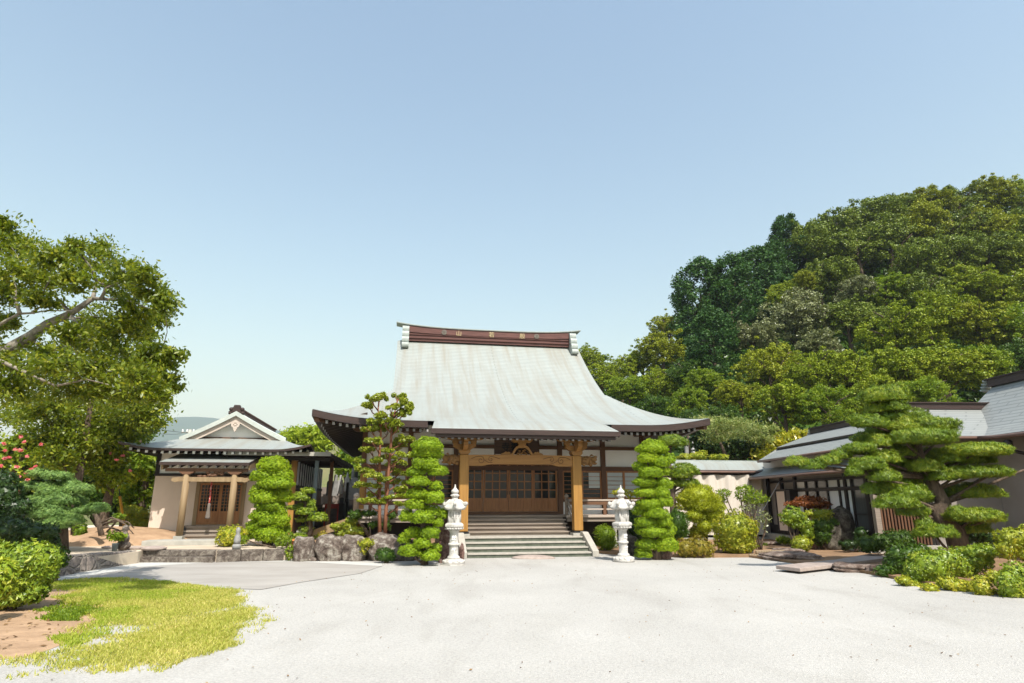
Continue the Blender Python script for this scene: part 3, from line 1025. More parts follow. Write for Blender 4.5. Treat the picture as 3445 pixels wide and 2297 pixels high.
# gable walls
mb = MB()
for s in (-1, 1):
    n = 12
    out = [(FG + (YR - YE - FG) * j / n) for j in range(n + 1)]
    poly = [(YE + f, prof(f) - .25) for f in out] + [(2 * YR - YE - f, prof(f) - .25) for f in out[::-1][1:]]
    mb.prism(poly, lambda a, b, d: (d, a, b), s * 3.75, s * 3.65)
mb.build('gable', M['plaster'], T)
# ridge box, coping, end blocks
mb = MB()
zb = prof(YR - YE)
def coping(x):
    return .03 + .15 * (abs(x) / 4.3) ** 4 + .05 * (abs(x) / 4.3) ** 2
P = []
for i in range(33):
    x = -3.72 + 7.44 * i / 32
    zt = 9.16 + coping(x) * .6
    P.append([(x, YR - .30, zb - .14), (x, YR - .30, zt - .30), (x, YR - .34, zt - .30), (x, YR - .34, zt - .16), (x, YR - .29, zt - .16), (x, YR - .29, zt), (x, YR + .29, zt), (x, YR + .30, zb - .14)])
mb.grid(P, smooth=False)
mb.box(-3.72, 3.72, YR - .345, YR - .305, zb + .14, zb + .165)
mb.box(-3.72, 3.72, YR - .36, YR - .305, zb - .02, zb + .03)
mb.build('ridge', M['ridge_brown'], T)
mb = MB()
P = []
for i in range(41):
    x = -4.3 + 8.6 * i / 40
    z = 9.13 + coping(x)
    c = [(-.33, .0), (-.34, .035), (-.2, .09), (0, .11), (.2, .09), (.34, .035), (.33, 0), (-.33, 0)]
    P.append([(x, YR + a, z + b) for a, b in c])
mb.grid(P, smooth=False)
for k in (0, -1):
    mb.add(P[k][:-1], [tuple(range(7))])
mb.build('ridge_coping', M['copper_pale'], T)
for s in (-1, 1):
    mb = MB()
    x0, x1 = (s * 3.72, s * 4.02)
    for zc, ry, rzz in ((9.05, .50, .17), (8.78, .62, .17), (8.5, .74, .17), (8.24, .84, .13)):
        # rounded mouldings stepping outward
        poly = [(YR - ry * math.cos(t) if False else YR - ry + .09 - .09 * math.sin(t), zc + rzz * -math.cos(t) * .9) for t in np.linspace(0, PI, 8)]
        poly = poly + [(2 * YR - a, b) for a, b in poly[::-1]]
        mb.prism(poly, lambda a, b, d: (d, a, b), x0, x1)
    mb.build('ridge_end_block', M['copper_pale'], T)
mb = MB()
for x, y in ((-2.15, 0), (2.15, 0)):
    mb2 = MB()
    prof_ = [(.105, 0), (.12, .012), (.12, .03), (.09, .035), (.085, .02), (.062, .02), (.06, .034), (.038, .034), (.036, .02), (.02, .02), (.012, .026)]
    vs = [(x + r * math.cos(2 * PI * k / 20), YR - .345 - z, 8.98 + r * math.sin(2 * PI * k / 20)) for r, z in prof_ for k in range(20)]
    fs = [(i * 20 + k, i * 20 + (k + 1) % 20, (i + 1) * 20 + (k + 1) % 20, (i + 1) * 20 + k) for i in range(len(prof_) - 1) for k in range(20)]
    mb2.add(vs, fs)
    mb2.build('round_crest', M['crest'], T)
for ch, x in (('山', -1.48), ('若', .03), ('般', 1.47)):
    text('ridge_character', ch, .27, (x, YR - .352, 8.955), (R(90), 0, 0), M['gold'], T, .012, .0)

# walls and timber frame
YW = 3.8
mb = MB()
mb.box(-5.0, 5.0, YW + .06, 14.6, .4, 4.42)
mb.build('wall', M['plaster'], T)
cols = [-5.05, -3.48, -1.88, 1.88, 3.51, 5.05]
for x in cols:
    mb = MB()
    low = abs(x) < 2 or x < -4
    mb.box(x - .085, x + .085, YW - .06, YW + .11, .42, 2.62)
    mb.build('pillar', M['wood_gold'] if x == -5.05 else M['wood_dark'], T)  # left corner pillar: orange sunlight on its lower half put into the colour
    mb = MB()
    mb.box(x - .082, x + .082, YW - .057, YW + .11, 2.622, 4.34)
    mb.build('upper_pillar', M['wood_dark'], T)
for z0, z1 in ((2.62, 2.78), (3.38, 3.50), (1.53, 1.63)):
    mb = MB()
    for a, b in zip(cols[:-1], cols[1:]):
        if a == -1.88 and z0 < 2:
            continue
        mb.box(a + .087, b - .087, YW - .035, YW + .07, z0, z1)
    mb.build('beam', M['wood_dark_h'], T)
# eave-bearing bracket shapes under the corner
for x in (-3.48, 3.51, 5.05, -5.05):
    mb = MB()
    mb.prism([(-.42, .16), (-.42, .10), (-.30, .02), (.30, .02), (.42, .10), (.42, .16)], lambda a, b, d, x=x: (x + a, d, 3.86 + b), YW - .2, YW - .062)
    mb.build('eave_bracket', M['wood_dark_h'], T)

def window(x0, x1, kind):
    """sliding window: frame, glass behind horizontal bars"""
    fm = MB()
    z0, z1 = 1.63, 2.62
    y0, y1 = YW - .02, YW + .05
    fm.box(x0, x1, y0, y1, z1 - .055, z1); fm.box(x0, x1, y0, y1, z0, z0 + .05)
    mid = (x0 + x1) / 2
    two = x1 - x0 > 1.1
    for x in ([x0, x1 - .05] + ([mid - .04] if two else [])):
        fm.box(x, x + (.08 if two and x not in (x0, x1 - .05) else .05), y0 + .002, y1 - .002, z0 + .051, z1 - .056)
    n = 6
    for k in range(1, n):
        z = z0 + .05 + (z1 - z0 - .105) * k / n
        for a, b in (((x0 + .051, mid - .041), (mid + .041, x1 - .051)) if two else ((x0 + .051, x1 - .051),)):
            fm.box(a, b, y0 + .012, y0 + .03, z - .009, z + .009)
    f = fm.build('window', M['wood_red'], T)
    p = MB()
    p.box(x0 + .04, x1 - .04, y0 + .035, y0 + .045, z0 + .04, z1 - .05)
    p.build('pane', M[kind], f)
    return f
window(-4.96, -3.57, 'paper')
window(-3.39, -2.66, 'glass')
window(-2.64, -1.97, 'glass')
w = window(1.97, 2.66, 'glass')
mb = MB()                                       # paper half drawn behind the glass
mb.box(2.30, 2.60, YW - .0, YW + .012, 1.72, 2.55)
mb.build('pane', M['paper'], w)
w = window(2.68, 3.42, 'glass')
mb = MB()
mb.box(2.95, 3.36, YW - .0, YW + .012, 2.02, 2.555)
mb.build('pane', M['paper'], w)
window(3.60, 4.96, 'paper')
# skirting below the windows
for a, b in ((-4.96, -3.57), (-3.39, -1.97), (1.97, 3.42), (3.60, 4.96)):
    pass

# doors: four lattice leaves
for k in range(4):
    x0 = -1.79 + k * .895
    x1 = x0 + .885
    yo = YW - .02 + (.0 if k in (1, 2) else .05)
    z0, z1, zk = 1.20, 2.86, 1.62
    mb = MB()
    st = .06
    for x in (x0, x1 - st):
        mb.box(x, x + st, yo, yo + .045, z0, z1)
    mb.box(x0 + st, x1 - st, yo + .001, yo + .044, z1 - .06, z1 - .001)
    mb.box(x0 + st, x1 - st, yo + .001, yo + .044, z0 + .001, z0 + .09)
    mb.box(x0 + st, x1 - st, yo + .001, yo + .044, zk - .03, zk + .04)
    w_ = (x1 - x0 - 2 * st)
    for i in (1, 2):
        x = x0 + st + w_ * i / 3
        mb.box(x - .02, x + .02, yo + .003, yo + .04, z0 + .091, zk - .031)
        mb.box(x - .018, x + .018, yo + .003, yo + .04, zk + .041, z1 - .061)
    for j in range(1, 4):
        z = zk + .04 + (z1 - zk - .10) * j / 4
        mb.box(x0 + st + .001, x1 - st - .001, yo + .005, yo + .038, z - .018, z + .018)
    d = mb.build('door', M['wood_red'], T)
    p = MB()
    p.box(x0 + st - .005, x1 - st + .005, yo + .026, yo + .03, zk, z1 - .03)
    p.build('pane', M['glass'], d)
    p = MB()
    p.box(x0 + st - .005, x1 - st + .005, yo + .026, yo + .032, z0 + .05, zk)
    p.build('kick_panel', M['wood_red'], d)
    if k in (1, 2):
        p = MB()
        hx = x1 - .03 if k == 1 else x0 + .03
        p.box(hx - .012, hx + .012, yo - .008, yo + .0, 1.78, 1.90)
        p.build('door_pull', M['ink'], d)
mb = MB()
mb.box(-1.79, 1.79, YW - .09, YW + .055, 1.10, 1.195)
mb.build('threshold', M['wood_dark_h'], T)
mb = MB()
mb.box(-1.79, 1.79, YW - .03, YW + .05, 2.861, 2.98)
mb.build('door_head', M['wood_dark_h'], T)

# veranda
for x0, x1 in ((-5.35, -1.72), (1.72, 5.25)):
    mb = MB()
    mb.box(x0, x1, 2.34, YW - .1, 1.035, 1.11)
    mb.build('veranda_floor', M['wood_pale'], T)
    mb = MB()
    mb.box(x0 + .02, x1 - .02, 2.40, 2.52, .90, 1.034)
    mb.build('veranda_beam', M['wood_grey'], T)
mb = MB()
mb.box(-1.719, 1.719, 2.62, YW - .1, 1.035, 1.105)
mb.build('veranda_floor', M['wood_grey'], T)
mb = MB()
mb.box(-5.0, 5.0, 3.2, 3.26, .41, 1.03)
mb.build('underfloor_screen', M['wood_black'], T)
for x in (-4.2, -2.4, 3.4, 4.7):
    mb = MB()
    mb.box(x - .06, x + .06, 2.42, 2.54, .0, .898)
    mb.build('veranda_post', M['concrete'], T)
for x0, x1 in ((-5.1, -1.80), (1.80, 5.2)):
    mb = MB()
    y = 2.45
    mb.tube([(x0, y, 1.58), (x1, y, 1.58)], .035, 10)
    mb.build('handrail', M['wood_pale'], T)
    mb = MB()
    mb.box(x0, x1, y - .03, y + .03, 1.44, 1.54)
    mb.build('rail_beam', M['wood_dark_h'], T)
    mb = MB()
    mb.box(x0, x1, y - .02, y + .02, 1.275, 1.32)
    mb.build('lower_rail', M['wood_pale'], T)
    n = 4
    for k in range(n):
        x = x0 + (x1 - x0) * (k + .5) / n
        mb = MB()
        mb.box(x - .055, x + .055, y - .022, y + .022, 1.112, 1.438)
        mb.build('rail_post', M['wood_dark'], T)
def newel(x, y, z0, z1, r=.06):
    mb = MB()
    h = z1 - z0
    mb.lathe([(r, 0), (r, h - .2), (r * 1.15, h - .195), (r * 1.15, h - .165), (r * .7, h - .16), (r * .75, h - .145), (r * 1.2, h - .11), (r * 1.15, h - .06), (r * .6, h - .015), (.005, h)], 14, (x, y, z0))
    return mb.build('newel_post', M['wood_grey'], T)
for s in (-1, 1):
    newel(s * 1.74, 2.42, 1.111, 1.80)
    mb = MB()                                   # sloping stair handrail
    mb.tube([(s * 1.74, 2.36, 1.64), (s * 1.75, 1.78, 1.22)], .035, 10)
    mb.tube([(s * 1.74, 2.34, 1.42), (s * 1.75, 1.78, 1.0)], .025, 8)
    mb.build('stair_rail', M['wood_grey'], T)
o = newel(-5.12, 2.42, .90, 1.82, .085)
o.data.materials[0] = M['wood_pale']
# side stair stringer at the veranda's left end
mb = MB()
mb.prism([(-5.2, 1.10), (-5.2, .80), (-6.55, .42), (-6.6, .44), (-6.6, .62)], lambda a, b, d: (a, d, b), 2.6, 2.68)
mb.build('side_stair', M['wood_post'], T)

# stairs: four stone treads, then five plank steps
for k in range(4):
    z1 = .13 * (k + 1)
    y0 = .30 * k
    mb = MB()
    mb.box(-1.80, 1.83, y0 + .03, 1.72 if k == 3 else y0 + .33, z1 - .13, z1 - .04)
    o = mb.build('stone_step', M['stone_step'], T)
    mb = MB()
    mb.box(-1.80, 1.83, y0, 1.72 if k == 3 else y0 + .33, z1 - .039, z1)
    mb.build('tread', M['stone_tread'], o)
for k in range(5):
    z1 = .64 + .115 * k
    y0 = 1.66 + .2 * k
    mb = MB()
    mb.box(-1.66, 1.66, y0, y0 + .26, z1 - .04, z1)
    mb.box(-1.62, 1.62, y0 + .05, y0 + .08, z1 - .115, z1 - .041)
    mb.build('wooden_step', M['wood_grey'], T)
for s in (-1, 1):
    mb = MB()
    x = s * 1.93 + .015
    mb.prism([(-.05, 0), (-.05, .16), (.98, .64), (1.25, .64), (1.25, 0)], lambda a, b, d: (d, a, b), x - .095, x + .095)
    mb.build('stair_side_stone', M['stone_tread'], T, bevel=.012)
# porch posts on dark-banded bases
for s in (-1, 1):
    x = s * 1.82
    mb = MB()
    mb.box(x - .20, x + .20, 1.2, 1.6, .521, .60)
    b_ = mb.build('post_base', M['concrete'], T)
    mb = MB()
    mb.box(x - .17, x + .17, 1.23, 1.57, .601, .66)
    mb.build('bronze_collar', M['ink'], b_)
    mb = MB()
    mb.box(x - .145, x + .145, 1.255, 1.545, .661, 2.98)
    mb.build('porch_post', M['wood_gold'], T, bevel=.02)
# rainbow beam with swirls
mb = MB()
n = 24
top = [(-1.67 + 3.34 * i / n, 2.975 + .02 * math.sin(PI * i / n)) for i in range(n + 1)]
bot = [(1.67, 2.64), (1.25, 2.64), (1.12, 2.66), (1.0, 2.70), (-1.0, 2.70), (-1.12, 2.66), (-1.25, 2.64), (-1.67, 2.64)]
mb.prism(top + bot, lambda a, b, d: (a, d, b), 1.30, 1.50)
rb = mb.build('rainbow_beam', M['wood_gold_h'], T)
mb = MB()
for s in (-1, 1):
    def sw(cx, cz, r0, turns, a0, dirn=1):
        pts = []
        for i in range(26):
            t = i / 25
            a = a0 + dirn * turns * 2 * PI * t
            r = r0 * (1 - .8 * t)
            pts.append((s * (cx + r * math.cos(a)), 1.298, cz + r * math.sin(a)))
        return pts
    mb.tube(sw(1.30, 2.81, .12, 1.2, PI * .5), .009, 6)
    mb.tube(sw(.98, 2.845, .085, 1.1, PI * .5, -1), .008, 6)
    mb.tube([(s * 1.3, 1.298, 2.93), (s * 1.45, 1.298, 2.915), (s * 1.6, 1.298, 2.86)], .008, 6)
    mb.tube([(s * .98, 1.298, 2.93), (s * .86, 1.298, 2.91), (s * .7, 1.298, 2.86)], .008, 6)
    mb.tube([(s * 1.18, 1.298, 2.81), (s * 1.05, 1.298, 2.74), (s * .93, 1.298, 2.745)], .008, 6)
mb.build('swirl_carving', M['carve_line'], rb)
# beast-head noses on the outer faces of the posts
for s in (-1, 1):
    mb = MB()
    X = lambda d: s * (1.97 + d)
    mb.blob((X(.20), 1.40, 2.83), (.30, .12, .15), 0, 3, .10, 3, 3)
    mb.blob((X(.42), 1.39, 2.88), (.13, .10, .09), 0, 2, .12, 3, 4)
    mb.blob((X(.46), 1.39, 2.745), (.10, .085, .045), 0, 2, .1, 3, 5)
    mb.blob((X(.50), 1.39, 2.95), (.07, .07, .05), 0, 2, .1, 3, 6)
    rr = random.Random(9)
    for i in range(16):
        mb.blob((X(rr.uniform(.0, .42)), 1.40 + rr.choice((-1, -1, 1)) * rr.uniform(.07, .12), 2.80 + rr.uniform(-.11, .15)), (.055, .045, .05), 0, 2, .1, 3, i)
    mb.prism([(.30, .12), (.37, .20), (.44, .15)], lambda a, b, d: (X(a), d, 2.84 + b), 1.33, 1.45)
    mb.build('beast_carving', M['wood_carve'], T)
# bracket sets on the posts
for s in (-1, 1):
    x = s * 1.82
    mb = MB()
    mb.prism([(-.12, 0), (.12, 0), (.18, .07), (.18, .15), (-.18, .15), (-.18, .07)], lambda a, b, d: (x + a, d, 2.985 + b), 1.22, 1.58)
    mb.prism([(-.20, 0), (.20, 0), (.36, .10), (.36, .17), (-.36, .17), (-.36, .10)], lambda a, b, d: (x + a, d, 3.136 + b), 1.30, 1.50)
    for dx in (-.29, 0, .29):
        mb.prism([(-.06, 0), (.06, 0), (.09, .05), (.09, .10), (-.09, .10), (-.09, .05)], lambda a, b, d: (x + dx + a, d, 3.307 + b), 1.29, 1.51)
    mb.prism([(-.35, 0), (.35, 0), (.42, .03), (.58, .05), (.62, .08), (-.62, .08), (-.58, .05), (-.42, .03)], lambda a, b, d: (x + a, d, 3.408 + b), 1.31, 1.49)
    mb.prism([(1.20, 0), (1.0, .04), (.82, .14), (.82, .24), (1.20, .26)], lambda a, b, d: (d, a, 3.10 + b), x - .07, x + .07)
    mb.prism([(1.20, .2), (.98, .24), (.72, .33), (.72, .40), (1.20, .42)], lambda a, b, d: (d, a, 3.06 + b), x - .065, x + .065)
    mb.build('bracket_set', M['wood_gold_h'], T)
mb = MB()
mb.box(-2.68, 2.68, 1.33, 1.47, 3.49, 3.60)
mb.build('purlin', M['wood_dark_h'], T)
# frog-leg strut over the beam
mb = MB()
n = 14
outer = [(-.36 + .0, 0), (-.30, .06), (-.26, .14), (-.20, .24), (-.12, .29), (.12, .29), (.20, .24), (.26, .14), (.30, .06), (.36, 0)]
inner = [(.27, 0), (.23, .06), (.18, .15), (.10, .21), (-.10, .21), (-.18, .15), (-.23, .06), (-.27, 0)]
mb.prism(outer + inner, lambda a, b, d: (a * 1.05 + .03, d, 2.998 + b), 1.30, 1.46)
mb.prism([(-.09, 0), (.09, 0), (.13, .04), (.13, .09), (-.13, .09), (-.13, .04)], lambda a, b, d: (a + .03, d, 3.29 + b), 1.29, 1.47)
mb.prism([(-.26, 0), (.26, 0), (.34, .06), (.34, .10), (-.34, .10), (-.34, .06)], lambda a, b, d: (a + .03, d, 3.382 + b), 1.30, 1.46)
for s in (-1, 1):
    mb.prism([(.36, 0), (.36, .05), (.41, .09), (.46, .07), (.50, .10), (.55, .06), (.62, .04), (.66, 0)], lambda a, b, d: (s * a * 1.05 + .03, d, 2.999 + b), 1.33, 1.43)
fl = mb.build('frog_leg_strut', M['wood_gold_h'], T)
mb = MB()
rr = random.Random(4)
for i in range(16):
    a, b = rr.uniform(-.2, .2), rr.uniform(.02, .17)
    if abs(a) / .24 + b / .26 < 1:
        mb.blob((a + .03, 1.40, 2.998 + b), (.05, .04, .04), 0, 1, .1, 2, i)
mb.build('relief_carving', M['wood_carve'], fl)
# name plaque, half hidden by the strut
mb = MB()
mb.box(-.80, .62, 1.62, 1.68, 3.03, 3.47)
mb.box(-.83, .65, 1.60, 1.66, 3.471, 3.50)
mb.box(-.83, -.801, 1.60, 1.66, 3.01, 3.47)
mb.box(.621, .65, 1.60, 1.66, 3.01, 3.47)
pq = mb.build('name_plaque', M['plaque'], T)
for ch, x in (('寺', -.46), ('禪', -.16), ('神', .14)):
    text('plaque_character', ch, .27, (x, 1.612, 3.25), (R(90), 0, 0), M['ink'], pq, .005, .006)

# ------------------------------------------------------------------ small hall on the left terrace
HX, HY, HA = -11.99, 21.06, 10.5
hall = thing('small_hall', 'small beige shrine hall with a gabled copper roof and porch on the left terrace', 'hall', (HX, HY, 0), HA)
A = hall
def hw_(x, y, z=0.):
    a, b = math.cos(R(HA)), math.sin(R(HA))
    return Vector((HX + x * a - y * b, HY + x * b + y * a, z))
HC, HE, HY0, HY1 = 2.18, 2.92, -1.35, 9.2      # roof centre line, half width, front and back eaves
def hp(s):                                     # height over the side eave
    return 3.21 + .38 * s + .038 * s * s
def make_hall_roof():
    mb = MB()
    SG = 1.25                                  # where the gable starts
    FD = 2.25                                  # depth of the front skirt
    for s in (-1, 1):
        P, U = [], []
        for j in range(7):                     # lower side skirts
            t = j / 6
            x = HE - SG * t
            row, ur = [], []
            for i in range(25):
                y = HY0 + FD * t + (HY1 - HY0 - 2 * FD * t) * i / 24
                e = min(y - HY0, HY1 - y)
                q = max(0, 1 - e / FD) * (1 - t) if t < 1 else 0
                row.append((HC + s * x, y, hp(SG * t) + .20 * q ** 2))
                ur.append((y, t * 1.4))
            P.append(row); U.append(ur)
        mb.grid(P, U)
        P, U = [], []
        for j in range(9):                     # upper slopes to the ridge
            d = SG + (HE - SG) * j / 8
            row, ur = [], []
            for i in range(15):
                y = .62 + (HY1 - HY0 - 2 * FD + .56) * i / 14
                row.append((HC + s * (HE - d), y, hp(d) + .02))
                ur.append((y, d * 1.1))
            P.append(row); U.append(ur)
        mb.grid(P, U)
    for back in (0, 1):
        P, U = [], []
        for j in range(9):
            t = j / 8
            y = HY0 + FD * t
            row, ur = [], []
            for i in range(33):
                c = -1 + 2 * i / 32
                x = c * (HE - SG * t)
                q = max(0, (abs(x) - (HE - SG)) / SG) * (1 - t)
                row.append((HC + x, HY1 + HY0 - y if back else y, hp(SG * t) + .20 * q ** 2))
                ur.append((x, t * 2.35))
            P.append(row); U.append(ur)
        mb.grid(P, U)
    mb.build('roof', M['copper'], A)
    # pale verges over the gable
    mb = MB()
    for s in (-1, 1):
        P = []
        for j in range(10):
            d = SG - .12 + (HE - SG + .12) * j / 9
            x = HC + s * (HE - d)
            z = hp(d) + .03
            P.append([(x, .60, z - .13), (x, .58, z + .03), (x - s * .02, .72, z + .07), (x, .90, z + .035)])
        mb.grid(P, smooth=False)
    mb.build('verge', M['verge'], A)
    mb = MB()
    for s in (-1, 1):
        P = []
        for j in range(10):
            d = SG + .05 + (HE - SG - .05) * j / 9
            x = HC + s * (HE - d)
            z = hp(d) - .11
            P.append([(x, .70, z + .03), (x, .70, z - .17), (x, .76, z - .17), (x, .76, z + .03)])
        mb.grid(P, smooth=False)
    mb.build('bargeboard', M['wood_pale'], A)
    mb = MB()
    mb.add([(HC - 1.62, 1.05, hp(SG) + .0), (HC + 1.62, 1.05, hp(SG) + .0), (HC, 1.05, hp(HE) - .1)], [(0, 1, 2)])
    mb.build('gable', M['plaster'], A)
    mb = MB()
    mb.box(HC - 1.2, HC + 1.2, .96, 1.045, hp(SG) - .02, hp(SG) + .05)
    mb.build('gable_sill', M['wood_dark_h'], A)
    mb = MB()                                  # hanging gable ornament
    poly = [(0, .16), (.10, .12), (.15, .03), (.13, -.06), (.07, -.10), (.05, -.18), (0, -.26), (-.05, -.18), (-.07, -.10), (-.13, -.06), (-.15, .03), (-.10, .12)]
    mb.prism(poly, lambda a, b, d: (HC + a, d, 4.22 + b), .66, .72)
    for a in range(6):
        mb.blob((HC + .055 * math.cos(a * PI / 3), .655, 4.25 + .055 * math.sin(a * PI / 3)), (.03, .02, .03), 0, 1)
    mb.build('gable_pendant', M['wood_pale'], A)
    mb = MB()
    mb.box(HC - .17, HC + .17, .85, HY1 - 1.9, hp(HE) - .06, hp(HE) + .10)
    mb.box(HC - .22, HC + .22, .80, HY1 - 1.85, hp(HE) + .101, hp(HE) + .14)
    mb.build('ridge', M['ridge_brown'], A)
    mb = MB()                                  # ridge-end ornament
    mb.prism([(-.15, 0), (-.30, -.12), (-.34, .02), (-.22, .08), (-.24, .20), (-.14, .24), (-.12, .34), (.12, .34), (.14, .24), (.24, .20), (.22, .08), (.34, .02), (.30, -.12), (.15, 0)], lambda a, b, d: (HC + a * .8, d, hp(HE) + .03 + b * .75), .60, .79)
    for s in (-1, 1):
        mb.blob((HC + s * .19, .64, hp(HE) + .13), (.075, .09, .075), 0, 2)
        mb.blob((HC + s * .22, .64, hp(HE) - .01), (.06, .08, .06), 0, 2)
    mb.build('ridge_ornament', M['fascia'], A)
    # fascia and rafters
    mb = MB()
    P = [[], [], []]
    for i in range(33):
        x = (-1 + 2 * i / 32) * (HE + .01)
        q = max(0, (abs(x) - (HE - SG)) / SG)
        z = hp(0) + .20 * q ** 2
        P[0].append((HC + x, HY0 - .01, z - .008)); P[1].append((HC + x, HY0 - .01, z - .075)); P[2].append((HC + x, HY0 + .12, z - .075))
    mb.grid(P, smooth=False)
    for s in (-1, 1):
        P = [[], [], []]
        for i in range(25):
            y = HY0 + (HY1 - HY0) * i / 24
            q = max(0, 1 - min(y - HY0, HY1 - y) / FD)
            z = hp(0) + .20 * q ** 2
            P[0].append((HC + s * (HE + .01), y, z - .008)); P[1].append((HC + s * (HE + .01), y, z - .075)); P[2].append((HC + s * (HE - .12), y, z - .075))
        mb.grid(P, smooth=False)
    mb.build('fascia', M['fascia'], A)
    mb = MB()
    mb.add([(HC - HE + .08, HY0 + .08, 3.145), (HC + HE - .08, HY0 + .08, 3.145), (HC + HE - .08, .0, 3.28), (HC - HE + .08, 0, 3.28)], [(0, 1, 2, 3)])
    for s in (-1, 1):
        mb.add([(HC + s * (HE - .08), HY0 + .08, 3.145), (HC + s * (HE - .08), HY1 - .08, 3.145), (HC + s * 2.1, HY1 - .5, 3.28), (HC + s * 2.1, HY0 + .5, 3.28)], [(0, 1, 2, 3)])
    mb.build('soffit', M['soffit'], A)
    q0 = rafter_mesh(1.15, .15, .075, .085).build('rafter', [M['soffit'], M['cap_white']], A)
    for k, x in enumerate(np.linspace(HC - 2.6, HC + 2.6, 23)):
        o = q0 if k == 0 else dup(q0, A)
        q = max(0, (abs(x - HC) - (HE - SG)) / SG)
        o.location = (x, HY0 + .13, hp(0) - .078 + .17 * q ** 2)
make_hall_roof()
mb = MB()
mb.box(0, 4.32, 0, 8.0, .585, 2.38)
mb.build('wall', M['beige'], A)
mb = MB()
mb.box(.03, 4.29, .03, 7.97, 2.471, 3.32)
mb.build('upper_wall', M['plaster'], A)
mb = MB()
mb.box(-.03, 4.35, -.03, 8.03, 2.381, 2.47)
for x in (0.0, 4.23):
    mb.box(x - .02, x + .10, -.02, .10, 2.472, 3.2)
mb.build('band', M['wood_black'], A)
mb = MB()
mb.box(.012, 4.31, .012, 7.99, .28, .584)
mb.build('foundation', M['concrete'], A)
mb = MB()
mb.box(.98, 1.22, .0, .011, .40, .50)
mb.build('foundation_vent', M['hole'], A)
# porch
mb = MB()
P = [[(.66, -1.75, 2.755), (3.32, -1.75, 2.755)], [(.70, 0, 3.13), (3.40, 0, 3.13)]]
mb.grid(P, [[(0, 0), (2.7, 0)], [(0, 1.75), (2.7, 1.75)]], smooth=False)
P = [[(.66, -1.75, 2.75), (3.32, -1.75, 2.75)], [(.66, -1.75, 2.66), (3.32, -1.75, 2.66)], [(.70, 0, 3.03), (3.40, 0, 3.03)]]
mb.grid(P, smooth=False, mi=1)
for x0, x1 in ((.66, .70), (3.32, 3.40)):
    mb.add([(x0, -1.75, 2.66), (x0, -1.75, 2.755), (x1, 0, 3.13), (x1, 0, 3.03)], [(0, 1, 2, 3)], 1)
mb.build('porch_roof', [M['copper'], M['fascia']], A)
mb = MB()
mb.bar((3.30, -1.62, 2.60), (3.36, -.02, 2.94), .06, .16)
mb.bar((.72, -1.62, 2.60), (.76, -.02, 2.94), .06, .16)
mb.build('porch_side_board', M['wood_post'], A)
q0 = rafter_mesh(1.4, .30, .06, .075).build('rafter', [M['soffit'], M['cap_grey']], A)
for k, x in enumerate(np.linspace(.95, 3.1, 9)):
    o = q0 if k == 0 else dup(q0, A)
    o.location = (x, -1.6, 2.655)
mb = MB()
mb.box(.80, 3.25, -1.56, -1.46, 2.47, 2.575)
mb.build('porch_purlin', M['wood_dark_h'], A)
for x in (1.44, 2.87):
    mb = MB()
    mb.lathe([(.10, 0), (.10, 1.86)], 18, (x, -1.5, .52))
    mb.build('porch_post', M['wood_post'], A)
    mb = MB()
    mb.prism([(-.10, 0), (.10, 0), (.22, .07), (.22, .11), (-.22, .11), (-.22, .07)], lambda a, b, d: (x + a, d, 2.381 + b), -1.60, -1.42)
    mb.build('bracket', M['wood_dark_h'], A)
    mb = MB()
    mb.box(x - .13, x + .13, -1.63, -1.37, .29, .519)
    mb.build('post_base', M['concrete'], A)
    mb = MB()
    mb.prism([(-1.4, 2.28), (-1.0, 2.36), (-.5, 2.40), (-.02, 2.40), (-.02, 2.30), (-.5, 2.28), (-1.0, 2.20), (-1.4, 2.12)], lambda a, b, d: (d, a, b), x - .05, x + .05)
    mb.build('curved_tie_beam', M['wood_dark_h'], A)
mb = MB()
mb.box(1.22, 3.1, -1.56, -1.44, 2.16, 2.30)
for s, x0 in ((-1, 1.22), (1, 3.1)):
    mb.prism([(0, 0), (.10, -.02), (.18, .01), (.23, .06), (.19, .09), (.16, .13), (.08, .12), (0, .14)], lambda a, b, d: (x0 + s * a, d, 2.16 + b), -1.555, -1.445)
mb.build('porch_beam', M['wood_post'], A)
mb = MB()
rr = random.Random(2)
for i in range(15):
    mb.blob((2.15 + rr.uniform(-.36, .36), -1.5, 2.38 + rr.uniform(-.06, .07)), (.09, .06, .05), 0, 1, .1, 2, i)
mb.build('porch_carving', M['wood_dark'], A)
# doorway
mb = MB()
for x in (1.40, 2.86):
    mb.box(x - .06, x + .06, -.06, .05, .78, 2.26)
mb.box(1.461, 2.799, -.055, .05, 2.16, 2.259)
mb.build('door_frame', M['wood_post'], A)
for k in range(2):
    x0 = 1.465 + k * .667
    x1 = x0 + .663
    mb = MB()
    y = -.035
    for x in (x0, x1 - .05):
        mb.box(x, x + .05, y, y + .03, .80, 2.155)
    for za, zb_ in ((.801, .87), (1.17, 1.23), (2.09, 2.154)):
        mb.box(x0 + .051, x1 - .051, y + .001, y + .029, za, zb_)
    for i in range(1, 6):
        x = x0 + .05 + .563 * i / 6
        mb.box(x - .008, x + .008, y + .003, y + .026, 1.231, 2.089)
    for j in range(1, 8):
        z = 1.23 + .86 * j / 8
        mb.box(x0 + .051, x1 - .051, y + .006, y + .022, z - .008, z + .008)
    mb.box(x0 + .31, x0 + .35, y + .002, y + .028, .871, 1.169)
    d = mb.build('door', M['wood_red'], A)
    mb = MB()
    mb.box(x0 + .04, x1 - .04, y + .031, y + .034, 1.18, 2.14)
    mb.build('pane', M['glass'], d)
    mb = MB()
    mb.box(x0 + .04, x1 - .04, y + .020, y + .0345, .82, 1.175)
    mb.build('kick_panel', M['wood_red'], d)
